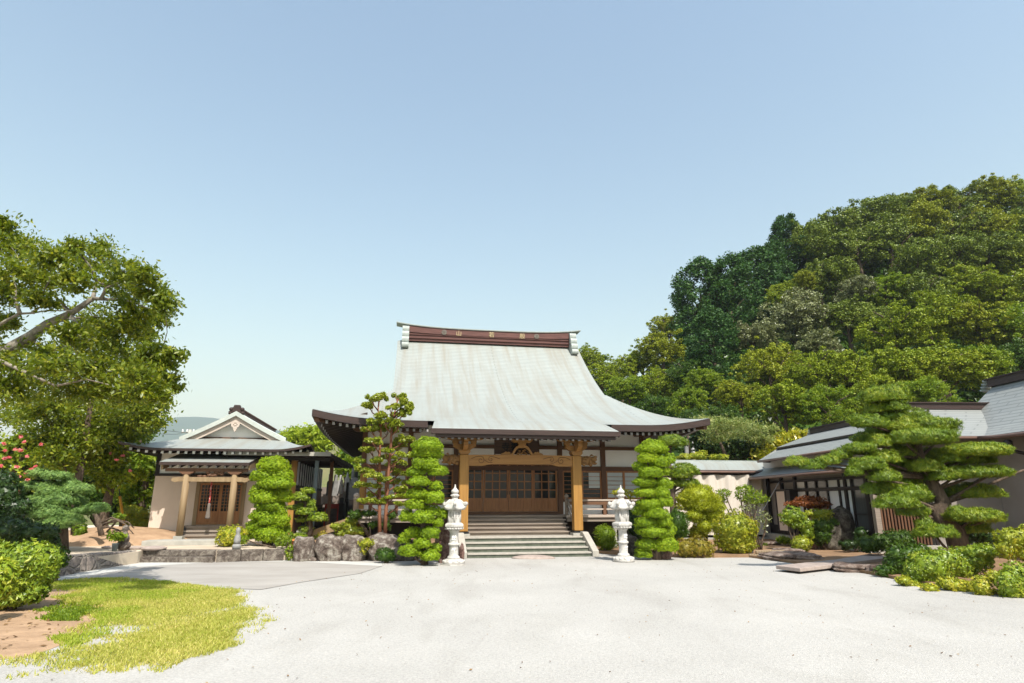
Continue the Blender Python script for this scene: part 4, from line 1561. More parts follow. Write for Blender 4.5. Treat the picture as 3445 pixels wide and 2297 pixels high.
for k, (y0, z1) in enumerate(((-.95, .52), (-.70, .64), (-.45, .77))):
    mb = MB()
    mb.box(1.25, 3.0, y0, -.07 if k == 2 else y0 + .28, z1 - .05, z1)
    mb.box(1.28, 2.97, y0 + .04, y0 + .07, z1 - .12, z1 - .051)
    mb.build('wooden_step', M['wood_grey'], A)
mb = MB()
mb.prism([(-1.0, .3), (-1.0, .48), (-.5, .78), (-.065, .78), (-.065, .3)], lambda a, b, d: (d, a, b), 1.19, 1.245)
mb.build('step_side_board', M['steel_blue'], A)
mb = MB()
rope = MB()
rope.tube(wob((2.12, -1.2, 2.25), (2.12, -1.2, 1.48), 8, .01, 3), .028, 8)
ro = rope.solo('bell_rope', M['rope'], 'red and white twisted bell rope with grey tassel hanging at the small hall door', 'bell rope', tuple(hw_(2.12, -1.2, 1.0)))
# (built in hall coordinates, so give it the hall's turn)
ro.location = (HX, HY, 0)
ro.rotation_euler = (0, 0, R(HA))
ro.data.transform(Matrix.Translation(Vector(hw_(2.12, -1.2, 1.0))))
mb = MB()
mb.lathe([(.03, .48), (.05, .42), (.045, .36), (.075, .05), (.08, .0)], 14, (2.12, -1.2, 1.02))
tz = mb.build('tassel', M['tassel'], ro)
# concrete step slabs in front of the porch
mb = MB()
mb.box(.75, 3.45, -2.5, -1.72, .29, .44)
mb.build('concrete_step', M['concrete'], A, bevel=.015)

# roofed passage between the hall and the temple
annex = thing('roofed_passage', 'dark flat-roofed passage on steel posts between small hall and temple', 'passage', tuple(tw(-8.2, 4.6)), TA)
B = annex
def ax(x, y):                                   # temple-local to passage-local
    return x + 8.2, y - 4.6
x0, y0 = ax(-9.55, 3.6)
x1, y1 = ax(-6.15, 9.5)
mb = MB()
mb.add([(x0, y0, 3.02), (x1, y0, 3.02), (x1 + .3, y1, 2.92), (x0, y1, 2.92), (x0, y0, 3.14), (x1, y0, 3.14), (x1 + .3, y1, 3.04), (x0, y1, 3.04)], [(0, 1, 2, 3), (4, 5, 6, 7), (0, 1, 5, 4), (1, 2, 6, 5), (2, 3, 7, 6), (3, 0, 4, 7)])
mb.build('flat_roof', M['wood_black'], B)
mb = MB()
mb.box(x0 - .02, x1 + .02, y0 - .06, y0 - .004, 3.03, 3.16)
for k in range(6):
    x = x0 + .12 + (x1 - x0 - .24) * k / 5
    mb.blob((x, y0 - .04, 3.19), (.06, .06, .05), 0, 1)
mb.build('roof_edge', M['concrete'], B)
mb = MB()
for k in range(7):
    mb.box(x0 + .05, x1 - .05, y0 + .3 + k * .85, y0 + .38 + k * .85, 2.90, 3.00 - .015 * k)
mb.build('ceiling_joists', M['wood_black'], B)
for (px, py, mname, nm, z0) in ((-6.62, 4.0, 'steel_blue', 'steel_post', .62), (-6.3, 5.6, 'wood_dark', 'wooden_post', .43)):
    x, y = ax(px, py)
    mb = MB()
    mb.box(x - .06, x + .06, y - .06, y + .06, z0, 3.0)
    mb.build(nm, M[mname], B)
x, y = ax(-6.72, 4.0)
mb = MB()
mb.box(x - .35, x + .3, y - .3, y + .25, .40, .62)
mb.build('concrete_footing', M['concrete'], B)
# the hall's long side wall that closes the passage on the left
side = thing('annex_wall', 'dark boarded annex wall with white battened panels right of the small hall', 'wall', tuple(hw_(4.4, .6)), HA)
mb = MB()
mb.box(0.0, .12, -.55, 7.5, .30, 2.0)
mb.build('boarding', M['wood_dark'], side)
mb = MB()
mb.box(.01, .11, -.54, 7.49, 2.1, 3.0)
mb.build('panel', M['plaster'], side)
mb = MB()
mb.box(-.02, .15, -.56, 7.5, 2.0, 2.099)
for k in range(12):
    mb.box(.1105, .135, .2 + k * .6, .26 + k * .6, 2.1, 2.98)
mb.build('battens', M['wood_black'], side)
mb = MB()
mb.box(.121, .14, 1.6, 2.5, .5, 1.95)
mb.box(.121, .14, 4.2, 5.0, .5, 1.95)
mb.build('door', M['wood_black'], side)
mb = MB()
mb.box(-.05, .15, -.7, -.56, .3, 3.02)
mb.build('corner_post', M['wood_gold'], side)
mb = MB()
mb.box(-.1, .35, -.9, 7.4, .28, .45)
mb.build('concrete_sill', M['concrete'], side)
mb = MB()
mb.lathe([(.03, .0), (.06, -.02), (.12, -.12)], 12, (.28, .5, 2.0))
mb.bar((.13, .5, 2.02), (.28, .5, 2.0), .03)
mb.build('wall_lamp', M['porcelain'], side)

# ------------------------------------------------------------------ side wing on the right, and the curtained corridor
WX, WY, WA = 10.76, 26.57, 2.0
wing = thing('temple_residence', 'long low residence with grey layered roofs and glass sliding doors behind the big pine', 'house', (WX, WY, 0), WA)
W = wing
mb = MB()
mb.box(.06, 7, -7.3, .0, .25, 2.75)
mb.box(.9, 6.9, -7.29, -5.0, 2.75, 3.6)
mb.build('wall', M['wall_shaded'], W)
mb = MB()
mb.box(-.3, .055, -7.3, .1, .0, .28)
mb.box(-.2, 4.0, -7.5, -7.301, .0, .28)
mb.build('foundation', M['concrete'], W)
mb = MB()
for y in (-.12, -1.35, -2.48, -5.9, -7.1):
    mb.box(-.05, .08, y - .06, y + .06, .281, 2.62)
mb.box(-.04, .08, -7.1, -.1, 2.26, 2.34)
mb.box(-.045, .085, -7.1, -2.5, 1.94, 2.02)
mb.box(-.04, .08, -7.1, -.1, .281, .62)
mb.build('timber_frame', M['wood_black'], W)
# glazed sliding doors: curtain behind some, dark behind others
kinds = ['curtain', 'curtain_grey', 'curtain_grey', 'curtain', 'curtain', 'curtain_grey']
for k in range(6):
    ya = -2.56 - .74 * k
    yb = ya - .72
    mb = MB()
    for y in (ya, yb):
        mb.box(-.03, .03, y - .035, y + .035, .63, 2.255)
    mb.box(-.028, .028, yb + .036, ya - .036, .63, .70)
    mb.box(-.028, .028, yb + .036, ya - .036, 1.90, 1.935)
    if kinds[k] == 'curtain_grey':
        mb.box(-.02, .02, yb + .036, ya - .036, 1.15, 1.18)
    f = mb.build('sliding_door', M['wood_black'], W)
    mb = MB()
    n = 13
    P = [[], []]
    for i in range(n):
        y = ya - .036 + (yb - ya + .072) * i / (n - 1)
        x = .016 + (.008 * (i % 2) if kinds[k] == 'curtain' else 0)
        P[0].append((x, y, .70)); P[1].append((x, y, 1.90))
    mb.grid(P, smooth=True)
    P = [[(p[0], p[1], 2.025) for p in P[0]], [(p[0], p[1], 2.25) for p in P[0]]]
    mb.grid(P, smooth=True)
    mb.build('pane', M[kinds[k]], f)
mb = MB()                                        # shutter box
mb.box(-.30, -.02, -2.25, -1.42, .45, 1.92)
sb_ = mb.build('shutter_box', M['beige'], W)
mb = MB()
mb.box(-.32, -.0, -2.30, -1.38, 1.921, 2.0)
mb.box(-.33, -.301, -2.28, -2.20, .42, 1.92)
mb.box(-.33, -.301, -1.46, -1.38, .42, 1.92)
mb.box(-.31, -.02, -2.6, -2.27, .42, 1.98)
mb.build('shutter_frame', M['wood_black'], sb_)
mb = MB()                                        # lattice entrance on the front wall
for k in range(15):
    x = .16 + k * .10
    mb.box(x - .025, x + .025, -7.36, -7.31, .3, 2.45)
mb.box(.1, 1.7, -7.37, -7.305, 2.451, 2.6)
mb.build('lattice', M['wood_dark'], W)
mb = MB()
mb.box(.1, 1.7, -7.308, -7.302, .28, 2.45)
mb.build('entrance_opening', M['hole'], W)
mb = MB()
mb.box(-.06, .10, -7.40, -7.24, .281, 2.7)
mb.build('entrance_post', M['wood_grey'], W)
mb = MB()
mb.box(.1, 4.0, -7.35, -7.301, 2.9, 3.05)
mb.box(1.72, 1.82, -7.34, -7.301, .28, 2.89)
mb.build('front_beam', M['wood_black'], W)
def slab(mb, a, b, c, d, th=.07, mi_top=0, mi_edge=1, wdt=None):
    """sloping roof sheet: a-b eave edge, d-c upper edge; uv in metres"""
    a, b, c, d = map(Vector, (a, b, c, d))
    L1 = (b - a).length
    L2 = (d - a).length
    mb.add([a, b, c, d], [(0, 1, 2, 3)], mi_top, False, [(0, 0), (L1, 0), (L1, L2), (0, L2)])
    dz = Vector((0, 0, -th))
    mb.add([a + dz, b + dz, c + dz, d + dz, a - Vector((0, 0, .002)), b - Vector((0, 0, .002)), c - Vector((0, 0, .002)), d - Vector((0, 0, .002))], [(3, 2, 1, 0), (0, 1, 5, 4), (1, 2, 6, 5), (2, 3, 7, 6), (3, 0, 4, 7)], mi_edge)
def gutter(pts, parent, r=.05, nm='gutter'):
    mb = MB()
    mb.tube(pts, r, 8)
    return mb.build(nm, M['gutter'], parent)
RF = [M['slate'], M['fascia']]
mb = MB()                                        # lower pent roof over the sliding doors
slab(mb, (-.85, -7.6, 2.52), (-.85, .25, 2.52), (.25, .25, 2.98), (.25, -7.6, 2.98))
mb.build('pent_roof', RF, W)
gutter([(-.88, -7.6, 2.45), (-.88, .1, 2.45)], W)
mb = MB()
mb.box(.03, .88, -7.2, .2, 2.76, 3.16)
mb.build('clerestory', M['grey_wall'], W)
mb = MB()                                        # two-step main roof with ridge
slab(mb, (-.62, -7.4, 3.17), (-.62, -.85, 3.17), (.75, .05, 3.72), (.75, -7.4, 3.72))
slab(mb, (.55, -7.2, 3.76), (.55, -.10, 3.76), (2.45, .40, 4.42), (2.45, -7.0, 4.42))
slab(mb, (-.62, -.85, 3.168), (3.6, 1.3, 3.168), (2.45, .4, 4.40), (.6, -.05, 3.72))
mb.build('main_roof', RF, W)
gutter([(-.66, -7.4, 3.12), (-.66, -.9, 3.12)], W)
mb = MB()
mb.box(2.33, 2.57, -6.2, .36, 4.40, 4.60)
mb.box(2.28, 2.62, -6.2, .40, 4.601, 4.64)
mb.build('ridge', M['fascia'], W)
mb = MB()
for k in range(4):
    mb.blob((2.45 + .0, .46 + .05 * k, 4.62 - .08 * k), (.16, .07, .06), 0, 1)
mb.build('ridge_end', M['copper_pale'], W)
mb = MB()                                        # cross roof facing the court
slab(mb, (.55, -8.05, 3.47), (3.35, -8.05, 3.47), (5.95, -6.0, 4.60), (2.35, -6.0, 4.60), .05)
slab(mb, (5.95, -4.0, 3.5), (2.45, -4.0, 3.5), (2.35, -5.98, 4.60), (5.95, -5.98, 4.60), .05)
slab(mb, (3.35, -8.05, 3.468), (3.36, -8.4, 3.468), (6.0, -6.2, 4.63), (5.95, -6.0, 4.598), .05)
mb.build('cross_roof', RF, W)
mb = MB()
mb.box(2.25, 6.0, -6.12, -5.88, 4.56, 4.76)
mb.box(2.2, 6.15, -6.17, -5.83, 4.761, 4.80)
mb.build('cross_ridge', M['fascia'], W)
mb = MB()
for k in range(4):
    mb.blob((2.2 - .06 * k, -6.0, 4.78 - .09 * k), (.08, .16, .06), 0, 1)
mb.build('ridge_end', M['copper_pale'], W)
gutter([(.6, -8.08, 3.41), (3.2, -8.08, 3.41)], W)

# gabled block at the far right
block = thing('gabled_house', 'beige gabled house with grey roof and brown gutter at the right edge of the garden', 'house', (WX, WY, 0), WA)
G = block
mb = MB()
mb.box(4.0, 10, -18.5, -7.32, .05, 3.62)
mb.build('wall', M['wall_shaded'], G)
mb = MB()
P, U = [], []
cur = [(3.22, 3.46), (3.9, 3.80), (4.6, 4.30), (5.3, 4.88), (6.0, 5.48)]
al = 0
for j, (x, z) in enumerate(cur):
    if j: al += math.hypot(x - cur[j - 1][0], z - cur[j - 1][1])
    y1 = -8.02 if x < 3.5 else (-7.2 if x < 4.4 else -5.5)
    P.append([(x, -18.8, z), (x, y1, z)])
    U.append([(-18.8, al), (y1, al)])
mb.grid(P, U, smooth=False)
mb.grid([[(p[0], p[1], p[2] - .07) for p in row] for row in P], smooth=False, mi=1)
mb.add([P[0][0], P[0][1], tuple(Vector(P[0][1]) - Vector((0, 0, .09))), tuple(Vector(P[0][0]) - Vector((0, 0, .09)))], [(0, 1, 2, 3)], 1)
for a, b in zip(P[:-1], P[1:]):
    mb.add([a[1], b[1], tuple(Vector(b[1]) - Vector((0, 0, .15))), tuple(Vector(a[1]) - Vector((0, 0, .15)))], [(0, 1, 2, 3)], 1)
P2 = [[(12.0 - p[0], p[1], p[2]) for p in row] for row in P]
mb.grid(P2, U, smooth=False, flip=True)
mb.build('roof', RF, G)
gutter([(3.17, -18.8, 3.38), (3.17, -9.4, 3.38), (3.14, -8.5, 3.39), (3.0, -8.1, 3.41)], G, .06)
mb = MB()
mb.bar((6.0, -18.8, 5.58), (6.0, -5.45, 5.58), .28, .26)
mb.bar((6.0, -18.8, 5.73), (6.0, -5.35, 5.73), .38, .04)
mb.build('ridge', M['fascia'], G)
mb = MB()
for k in range(4):
    mb.blob((6.0, -5.3 + .06 * k, 5.68 - .1 * k), (.22, .09, .07), 0, 1)
mb.build('ridge_end', M['copper_pale'], G)
mb = MB()
mb.lathe([(.11, 0), (.11, .18), (.05, .22)], 10, (3.2, -8.9, 3.06))
mb.tube([(3.2, -8.9, 3.08), (3.2, -8.9, 2.98), (3.9, -9.1, 2.78), (3.95, -9.15, 2.5), (3.94, -9.15, .1)], .05, 8)
mb.build('downpipe', M['wood_black'], G)

# curtained corridor between temple and residence
cor = thing('curtained_corridor', 'low corridor with pale copper roof and a long cream cloth curtain beside the temple', 'corridor', tuple(tw(5.2, 6.3)), TA)
K = cor
mb = MB()
mb.box(0, 6.5, .3, 2.2, .0, 2.7)
mb.build('wall', M['grey_wall'], K)
mb = MB()
slab(mb, (-.05, -.35, 2.80), (6.35, -.35, 2.80), (6.9, 1.0, 3.24), (-.05, 1.0, 3.24), .06)
slab(mb, (6.7, 2.4, 2.8), (-.05, 2.4, 2.8), (-.05, 1.0, 3.238), (6.9, 1.0, 3.238), .06)
mb.build('roof', [M['copper'], M['fascia']], K)
mb = MB()
mb.box(-.05, 6.9, .93, 1.07, 3.20, 3.28)
mb.build('ridge', M['copper_pale'], K)
gutter([(-.05, -.38, 2.72), (6.2, -.38, 2.72)], K)
mb = MB()
P = [[], [], []]
for i in range(241):
    x = .05 + 6.0 * i / 240
    w_ = math.sin(x * 9.5 + 1.2 * math.sin(x * 2.1)) * .075 + math.sin(x * 21) * .02
    P[0].append((x, -.28 + w_ * .6, .22)); P[1].append((x, -.28 + w_ * .85, 1.5)); P[2].append((x, -.28 + w_, 2.62 - .03 * abs(math.sin(x * 2.4))))
mb.grid(P)
mb.build('curtain', M['tarp'], K)
mb = MB()
mb.box(-.02, 6.3, .1, .29, .05, .30)
mb.box(-.02, 6.2, -.25, .25, 2.63, 2.70)
mb.build('plinth', M['wood_black'], K)
mb = MB()
mb.box(-.05, 6.4, -.5, .09, .0, .12)
mb.build('concrete_step', M['concrete'], K)
# a bit of a further roof behind the pine, left of the corridor
mb = MB()
mb.bar((.2, 2.2, 3.55), (1.9, 2.4, 3.35), .5, .1)
mb.build('back_roof', M['fascia'], K)

# ------------------------------------------------------------------ stone lanterns
def make_lantern(loc, rz, label, irregular):
    t = thing('stone_lantern', label, 'stone lantern', loc, rz, 'pair of white stone lanterns before the stairs')
    mb = MB()
    hexr = PI / 6
    if irregular:
        n = 14
        rr = random.Random(3)
        ring = [(.30 + rr.uniform(-.03, .05)) for _ in range(n)]
        poly = [(ring[k] * math.cos(2 * PI * k / n), ring[k] * math.sin(2 * PI * k / n)) for k in range(n)]
        mb.prism(poly, lambda a, b, d: (a, b, d), 0, .035)
    mb.lathe([(.29, .036 if irregular else 0), (.285, .075), (.25, .10), (.235, .13), (.18, .145)], 12, rot=hexr)
    rr = random.Random(8)
    for k in range(12):
        a = 2 * PI * k / 12
        mb.blob((.245 * math.cos(a), .245 * math.sin(a), .085), (.055, .055, .04), 0, 1, .1, 2, k)
    mb.build('base', M['granite'], t)
    mb = MB()
    mb.lathe([(.16, .146), (.165, .165), (.15, .20), (.125, .215), (.118, .23), (.115, .45), (.12, .46), (.145, .475), (.15, .495), (.145, .515), (.12, .53), (.115, .54), (.11, .78), (.12, .80), (.15, .83), (.155, .845)], 28)
    sh = mb.build('shaft', M['granite'], t)
    for ch, z in (('献', .65), ('灯', .34)):
        text('incised_character', ch, .115, (0, -.119, z), (R(90), 0, 0), M['granite_text'], sh, .006, .004)
    mb = MB()
    mb.lathe([(.17, .846), (.215, .87), (.235, .90), (.24, .915), (.262, .925), (.27, .94), (.27, .985), (.255, 1.0), (.225, 1.015), (.20, 1.03)], 6, rot=hexr, smooth=False)
    for k in range(18):
        a = 2 * PI * k / 18
        mb.blob((.212 * math.cos(a), .212 * math.sin(a), .885), (.042, .042, .03), 0, 1)
    mb.build('platform', M['granite'], t)
    mb = MB()
    mb.lathe([(.178, 1.031), (.178, 1.36)], 6, rot=hexr, smooth=False)
    for k in range(6):
        a = 2 * PI * k / 6 + hexr
        mb.lathe([(.024, 0), (.024, .32)], 6, (.17 * math.cos(a), .17 * math.sin(a), 1.032))
    ap = .178 * math.cos(PI / 6)
    fb = mb.build('fire_box', M['granite'], t)
    mb = MB()
    mb.box(-.046, .046, -ap - .003, -ap + .05, 1.165, 1.30)
    mb.build('light_opening', M['hole'], fb)
    mb = MB()
    for a, b, z0, z1 in ((-.065, -.047, 1.145, 1.32), (.047, .065, 1.145, 1.32)):
        mb.box(a, b, -ap - .01, -ap - .001, z0, z1)
    mb.box(-.0469, .0469, -ap - .01, -ap - .001, 1.301, 1.32); mb.box(-.0469, .0469, -ap - .01, -ap - .001, 1.145, 1.164)
    mb.build('opening_frame', M['granite'], fb)
    for s in (-1, 1):                            # lattice relief on the neighbouring face
        mb = MB()
        a = R(s * 60)
        for i in range(-3, 4):
            for d in (-1, 1):
                p0 = Vector((i * .016 - d * .03, -ap - .004, 1.18)); p1 = Vector((i * .016 + d * .03, -ap - .004, 1.30))
                mb.bar(p0, p1, .004, .004)
        o = mb.build('lattice_relief', M['grave'], fb)
        o.rotation_euler = (0, 0, a)
    # roof with up-curled corners
    mb = MB()
    P = []
    for j in range(9):
        t_ = j / 8
        row = []
        for k in range(49):
            a = 2 * PI * k / 48
            m_ = ((a - hexr) % (PI / 3)) - PI / 6
            hexk = math.cos(PI / 6) / math.cos(m_)          # 1 at corners
            corner = ((hexk - math.cos(PI / 6)) / (1 - math.cos(PI / 6))) ** 2 if hexk > math.cos(PI / 6) else 0
            r = .13 + t_ * (.285 * hexk - .12) + .06 * corner * t_ ** 4
            z = 1.615 - .03 * t_ - .19 * t_ ** 1.7 + .075 * corner * t_ ** 3
            row.append((r * math.cos(a), r * math.sin(a), z))
        P.append(row)
    low = [[(p[0] * .97, p[1] * .97, p[2] - .05) for p in P[-1]], [(p[0] * .55, p[1] * .55, 1.35) for p in P[-1]]]
    mb.grid(P + low)
    mb.add([p for p in P[0][:-1]], [tuple(range(48))])
    for k in range(6):
        a = 2 * PI * k / 6 + hexr
        d = Vector((math.cos(a), math.sin(a), 0)); s = Vector((-d.y, d.x, 0))
        c = d * .325 + Vector((0, 0, 1.505))
        for i in range(9):
            pass
        sp = []
        for i in range(16):
            th = -PI * .5 + i / 15 * 1.5 * 2 * PI
            r = .045 * (1 - .55 * i / 15)
            sp.append(c + d * r * math.cos(th) + Vector((0, 0, r * math.sin(th))))
        mb.tube([c - s * .04, c - s * .03, c + s * .03, c + s * .04], [.03, .05, .05, .03], 14)
        mb.tube([d * .15 + Vector((0, 0, 1.60)), d * .22 + Vector((0, 0, 1.545)), d * .29 + Vector((0, 0, 1.475)), d * .33 + Vector((0, 0, 1.47))], [.02, .028, .032, .03], 8)
    mb.build('lantern_roof', M['granite'], t)
    mb = MB()
    mb.lathe([(.085, 1.61), (.085, 1.635), (.07, 1.645), (.072, 1.66), (.09, 1.668), (.10, 1.69), (.10, 1.725), (.09, 1.745), (.075, 1.755), (.08, 1.765), (.098, 1.785), (.103, 1.815), (.09, 1.845), (.055, 1.875), (.03, 1.905), (.02, 1.945), (.017, 1.985), (.012, 1.995)], 24)
    for k in range(10):
        a = 2 * PI * k / 10
        mb.blob((.097 * math.cos(a), .097 * math.sin(a), 1.708), (.026, .026, .022), 0, 1)
    mb.build('finial', M['granite'], t)
    return t
make_lantern(gnd(*V4(1735, 1505)), 6, 'white stone lantern on a cracked flat slab beside the knobbly left topiary', True)
make_lantern(gnd(*V6(298, 1475)), 32, 'white stone lantern with lattice relief in front of the smooth column topiary', False)

# ------------------------------------------------------------------ rocks and stone walls
def rock(name, V, pts, base, m, label, cat='boulder', group=None, depth=.8, amp=.16, sub=3, z0=0., seed=1, sink=.1):
    """boulder from its width, height in the photo and the spot it stands on"""
    (x, y, rx, h) = pts
    u, v = V(*base)
    b = gnd(u, v, z0)
    u0, v0 = V(x - rx, y); u1, v1 = V(x + rx, y)
    s = b.y / F / CT
    w = abs(u1 - u0) / 2 * s
    hh = h * abs(V(0, 1)[1] - V(0, 0)[1]) * s
    b = Vector((dep((u0 + u1) / 2, v, b.y).x, b.y + w * depth * .8, z0))
    mb = MB()
    mb.blob((b.x, b.y, z0 + hh * .42), (w * 1.04, w * depth, hh * .6), 0, sub + 1, amp, 2.1, seed, None, .65 if cat in ('boulder', 'rock') else .3)
    o = mb.solo(name, M[m], label, cat, tuple(b), group)
    return o
GR = 'boulders edging the garden bed left of the stairs'
rock('boulder', V4, (185, 1360, 95, 215), (190, 1478), 'boulder', 'pale lichened boulder at the left end of the boulder row, beside the orange stake', 'boulder', GR, seed=1)
rock('boulder', V4, (460, 1360, 128, 215), (455, 1475), 'boulder', 'wide squarish dark-centred boulder, second in the row left of the stairs', 'boulder', GR, seed=2)
rock('boulder', V4, (700, 1370, 120, 215), (700, 1470), 'boulder', 'boulder with ochre shrub on its right shoulder, middle of the row', 'boulder', GR, seed=7)
rock('boulder', V4, (1010, 1365, 150, 225), (1000, 1472), 'boulder', 'pale pointed boulder behind the small dark shrub at the row end', 'boulder', GR, seed=4)
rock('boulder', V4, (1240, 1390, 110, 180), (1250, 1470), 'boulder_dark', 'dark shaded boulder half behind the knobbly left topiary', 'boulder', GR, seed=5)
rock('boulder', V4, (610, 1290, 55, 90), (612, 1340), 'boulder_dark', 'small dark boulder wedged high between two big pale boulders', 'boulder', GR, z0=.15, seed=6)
rock('stone', V4, (300, 1460, 38, 35), (300, 1476), 'boulder', 'small round stone on the gravel below the first two boulders', 'stone', seed=8, sub=2)
rock('stone', V4, (555, 1455, 35, 35), (555, 1470), 'boulder_red', 'small reddish stone between the second and third boulder', 'stone', seed=9, sub=2)
rock('standing_stone', V4, (1640, 1280, 75, 360), (1650, 1490), 'boulder_red', 'tall reddish brown standing rock right behind the left stone lantern', 'rock', None, .7, .2, seed=10)
rock('stone', V4, (1818, 1370, 25, 150), (1820, 1462), 'boulder_red', 'narrow reddish stone between left lantern and stair side stone', 'stone', seed=11, sub=2)
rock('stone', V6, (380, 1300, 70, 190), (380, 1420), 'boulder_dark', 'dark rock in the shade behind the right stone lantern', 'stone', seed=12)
rock('stone', V6, (730, 1420, 60, 80), (735, 1455), 'boulder_red', 'reddish stone at the foot of the column topiary', 'stone', seed=13, sub=2)
rock('rock', V8, (1610, 1090, 190, 420), (1600, 1290), 'boulder_dark', 'big dark sloping rock in front of the glass sliding doors', 'rock', None, .6, .16, z0=.06, seed=14)
rock('stone', V8, (1255, 1240, 55, 90), (1255, 1285), 'boulder_red', 'rounded brown stone touching the small yellow bush', 'stone', z0=.06, seed=15, sub=2)
rock('flat_rock', V8, (1060, 1390, 280, 75), (1060, 1425), 'flat_rock', 'broad flat brown rock at the gravel edge before the bridge slab', 'rock', None, .9, .12, seed=16)
rock('flat_rock', V7, (900, 1495, 150, 55), (900, 1515), 'flat_rock', 'low brown rock under the bridge slab beside the ivy', 'rock', None, .7, .15, seed=17)
rock('flat_rock', V7, (1080, 1500, 90, 60), (1060, 1530), 'flat_rock', 'dark low rock beside ivy where the bridge slab ends', 'rock', None, .7, .15, seed=18)
rock('stepping_stone', V8, (760, 1215, 110, 35), (760, 1232), 'flat_rock', 'flat pinkish stepping stone on the soil below the curtain', 'stepping stone', None, .8, .1, z0=.06, seed=19, sub=2)
rock('stepping_stone', V8, (1000, 1300, 170, 38), (990, 1320), 'flat_rock', 'long flat stepping stone behind the broad flat rock', 'stepping stone', None, .8, .1, z0=.06, seed=20, sub=2)
rock('stepping_stone', V1, (1075, 1168, 78, 26), (1075, 1180), 'pink_slab', 'oval pinkish stepping stone by the hall terrace steps', 'stepping stone', None, .7, .05, z0=.30, seed=21, sub=2)
rock('stepping_stone', V1, (950, 1165, 50, 20), (950, 1174), 'pink_slab', 'smaller grey stepping stone behind the stone figurine', 'stepping stone', None, .7, .05, z0=.30, seed=22, sub=2)
rock('stepping_stone', V1, (770, 1155, 45, 18), (770, 1166), 'pink_slab', 'low stepping stone left of the potted plant', 'stepping stone', None, .7, .05, z0=.30, seed=23, sub=2)
st = tw(.05, -.28, 0)
mb = MB()
mb.blob((st.x, st.y, .01), (.62, .28, .085), 0, 3, .05, 2, 4)
mb.solo('stepping_stone', M['pink_slab'], 'oval flat stone on the gravel at the foot of the temple stairs', 'stepping stone', tuple(st))
# stone retaining wall: irregular rubble left of the steps, dressed blocks to the right
def rubble_mat():
    m = bpy.data.materials.new('rubble_masonry')
    nt, b = nodes(m)
    v = coords(nt, 'UV', (1, 1, 1))
    vo = nt.nodes.new('ShaderNodeTexVoronoi'); vo.inputs['Scale'].default_value = 3.6
    v2 = nt.nodes.new('ShaderNodeTexVoronoi'); v2.feature = 'DISTANCE_TO_EDGE'; v2.inputs['Scale'].default_value = 3.6
    nt.links.new(v, vo.inputs['Vector']); nt.links.new(v, v2.inputs['Vector'])
    n = noise(nt, 12, 8, v, .7)
    r = ramp(nt, [(.3, (.12, .10, .09)), (.7, (.33, .28, .245))])
    nt.links.new(n.outputs['Fac'], r.inputs['Fac'])
    r2 = ramp(nt, [(.0, (.7, .7, .7)), (1., (1.25, 1.2, 1.15))])
    nt.links.new(vo.outputs['Color'], r2.inputs['Fac'])
    c = mixc(nt, r.outputs['Color'], r2.outputs['Color'], .8, 'MULTIPLY')
    r3 = ramp(nt, [(.0, (1, 1, 1)), (.06, (0, 0, 0))])
    nt.links.new(v2.outputs['Distance'], r3.inputs['Fac'])
    c = mixc(nt, c, (.30, .265, .22), r3.outputs['Color'])
    nt.links.new(c, b.inputs['Base Color'])
    b.inputs['Roughness'].default_value = .92
    r4 = ramp(nt, [(.0, (0, 0, 0)), (.14, (1, 1, 1))])
    nt.links.new(v2.outputs['Distance'], r4.inputs['Fac'])
    bump(nt, b, r4.outputs['Color'], .9, .05)
    return m
M['rubble'] = rubble_mat()
def wallrun(pts, h0, h1, th, m, name, label):
    mb = MB()
    out, inn, al = [], [], 0
    pts = [Vector((p[0], p[1], 0)) for p in pts]
    n = len(pts)
    vs, uv = [], []
    P, U = [[], [], [], []], [[], [], [], []]
    for i, p in enumerate(pts):
        if i: al += (p - pts[i - 1]).length
        d = (pts[min(i + 1, n - 1)] - pts[max(i - 1, 0)]).normalized()
        nr = Vector((-d.y, d.x, 0))
        h = h0 + (h1 - h0) * i / (n - 1)
        rr = math.sin(i * 2.3) * .012
        for k, (o, z) in enumerate(((0, -.02), (.04, h - .02), (.07, h + rr), (th, h))):
            q = p + nr * o
            P[k].append((q.x, q.y, z)); U[k].append((al, z * 1.3 + k * .02))
    mb.grid(P, U, smooth=False)
    mb.add([p[0] for p in P], [(0, 1, 2, 3)]); mb.add([p[-1] for p in P], [(3, 2, 1, 0)])
    return mb.solo(name, M[m], label, 'wall')
def lerp_pts(a, b, n):
    return [(a[0] + (b[0] - a[0]) * i / n, a[1] + (b[1] - a[1]) * i / n) for i in range(n + 1)]
wl = lerp_pts((-9.79, 14.05), (-9.74, 16.3), 8) + [(-9.76, 16.75), (-9.82, 17.02)]
wallrun(wl, .42, .315, .3, 'rubble', 'retaining_wall', 'low rubble stone wall curving to the terrace steps')
mb = MB()
bl = [(-7.83, 17.03), (-7.25, 17.2), (-6.72, 17.35), (-6.22, 17.5)]
for a, b in zip(bl[:-1], bl[1:]):
    mb.bar((a[0] + .005, a[1] + .12, .145), (b[0] - .005, b[1] + .12, .145), .24, .33)
mb.solo('block_wall', M['tuff'], 'low wall of dressed dark stone blocks right of the terrace steps', 'wall', (-7.0, 17.3, 0), bevel=.02)
mb = MB()
mb.box(-9.80, -7.86, 16.98, 17.36, -.01, .15)
mb.box(-9.80, -7.86, 17.14, 17.45, .151, .305)
mb.solo('terrace_steps', [M['tuff']], 'two long rough stone steps up to the hall terrace', 'steps', (-8.83, 17.0, 0), bevel=.02)
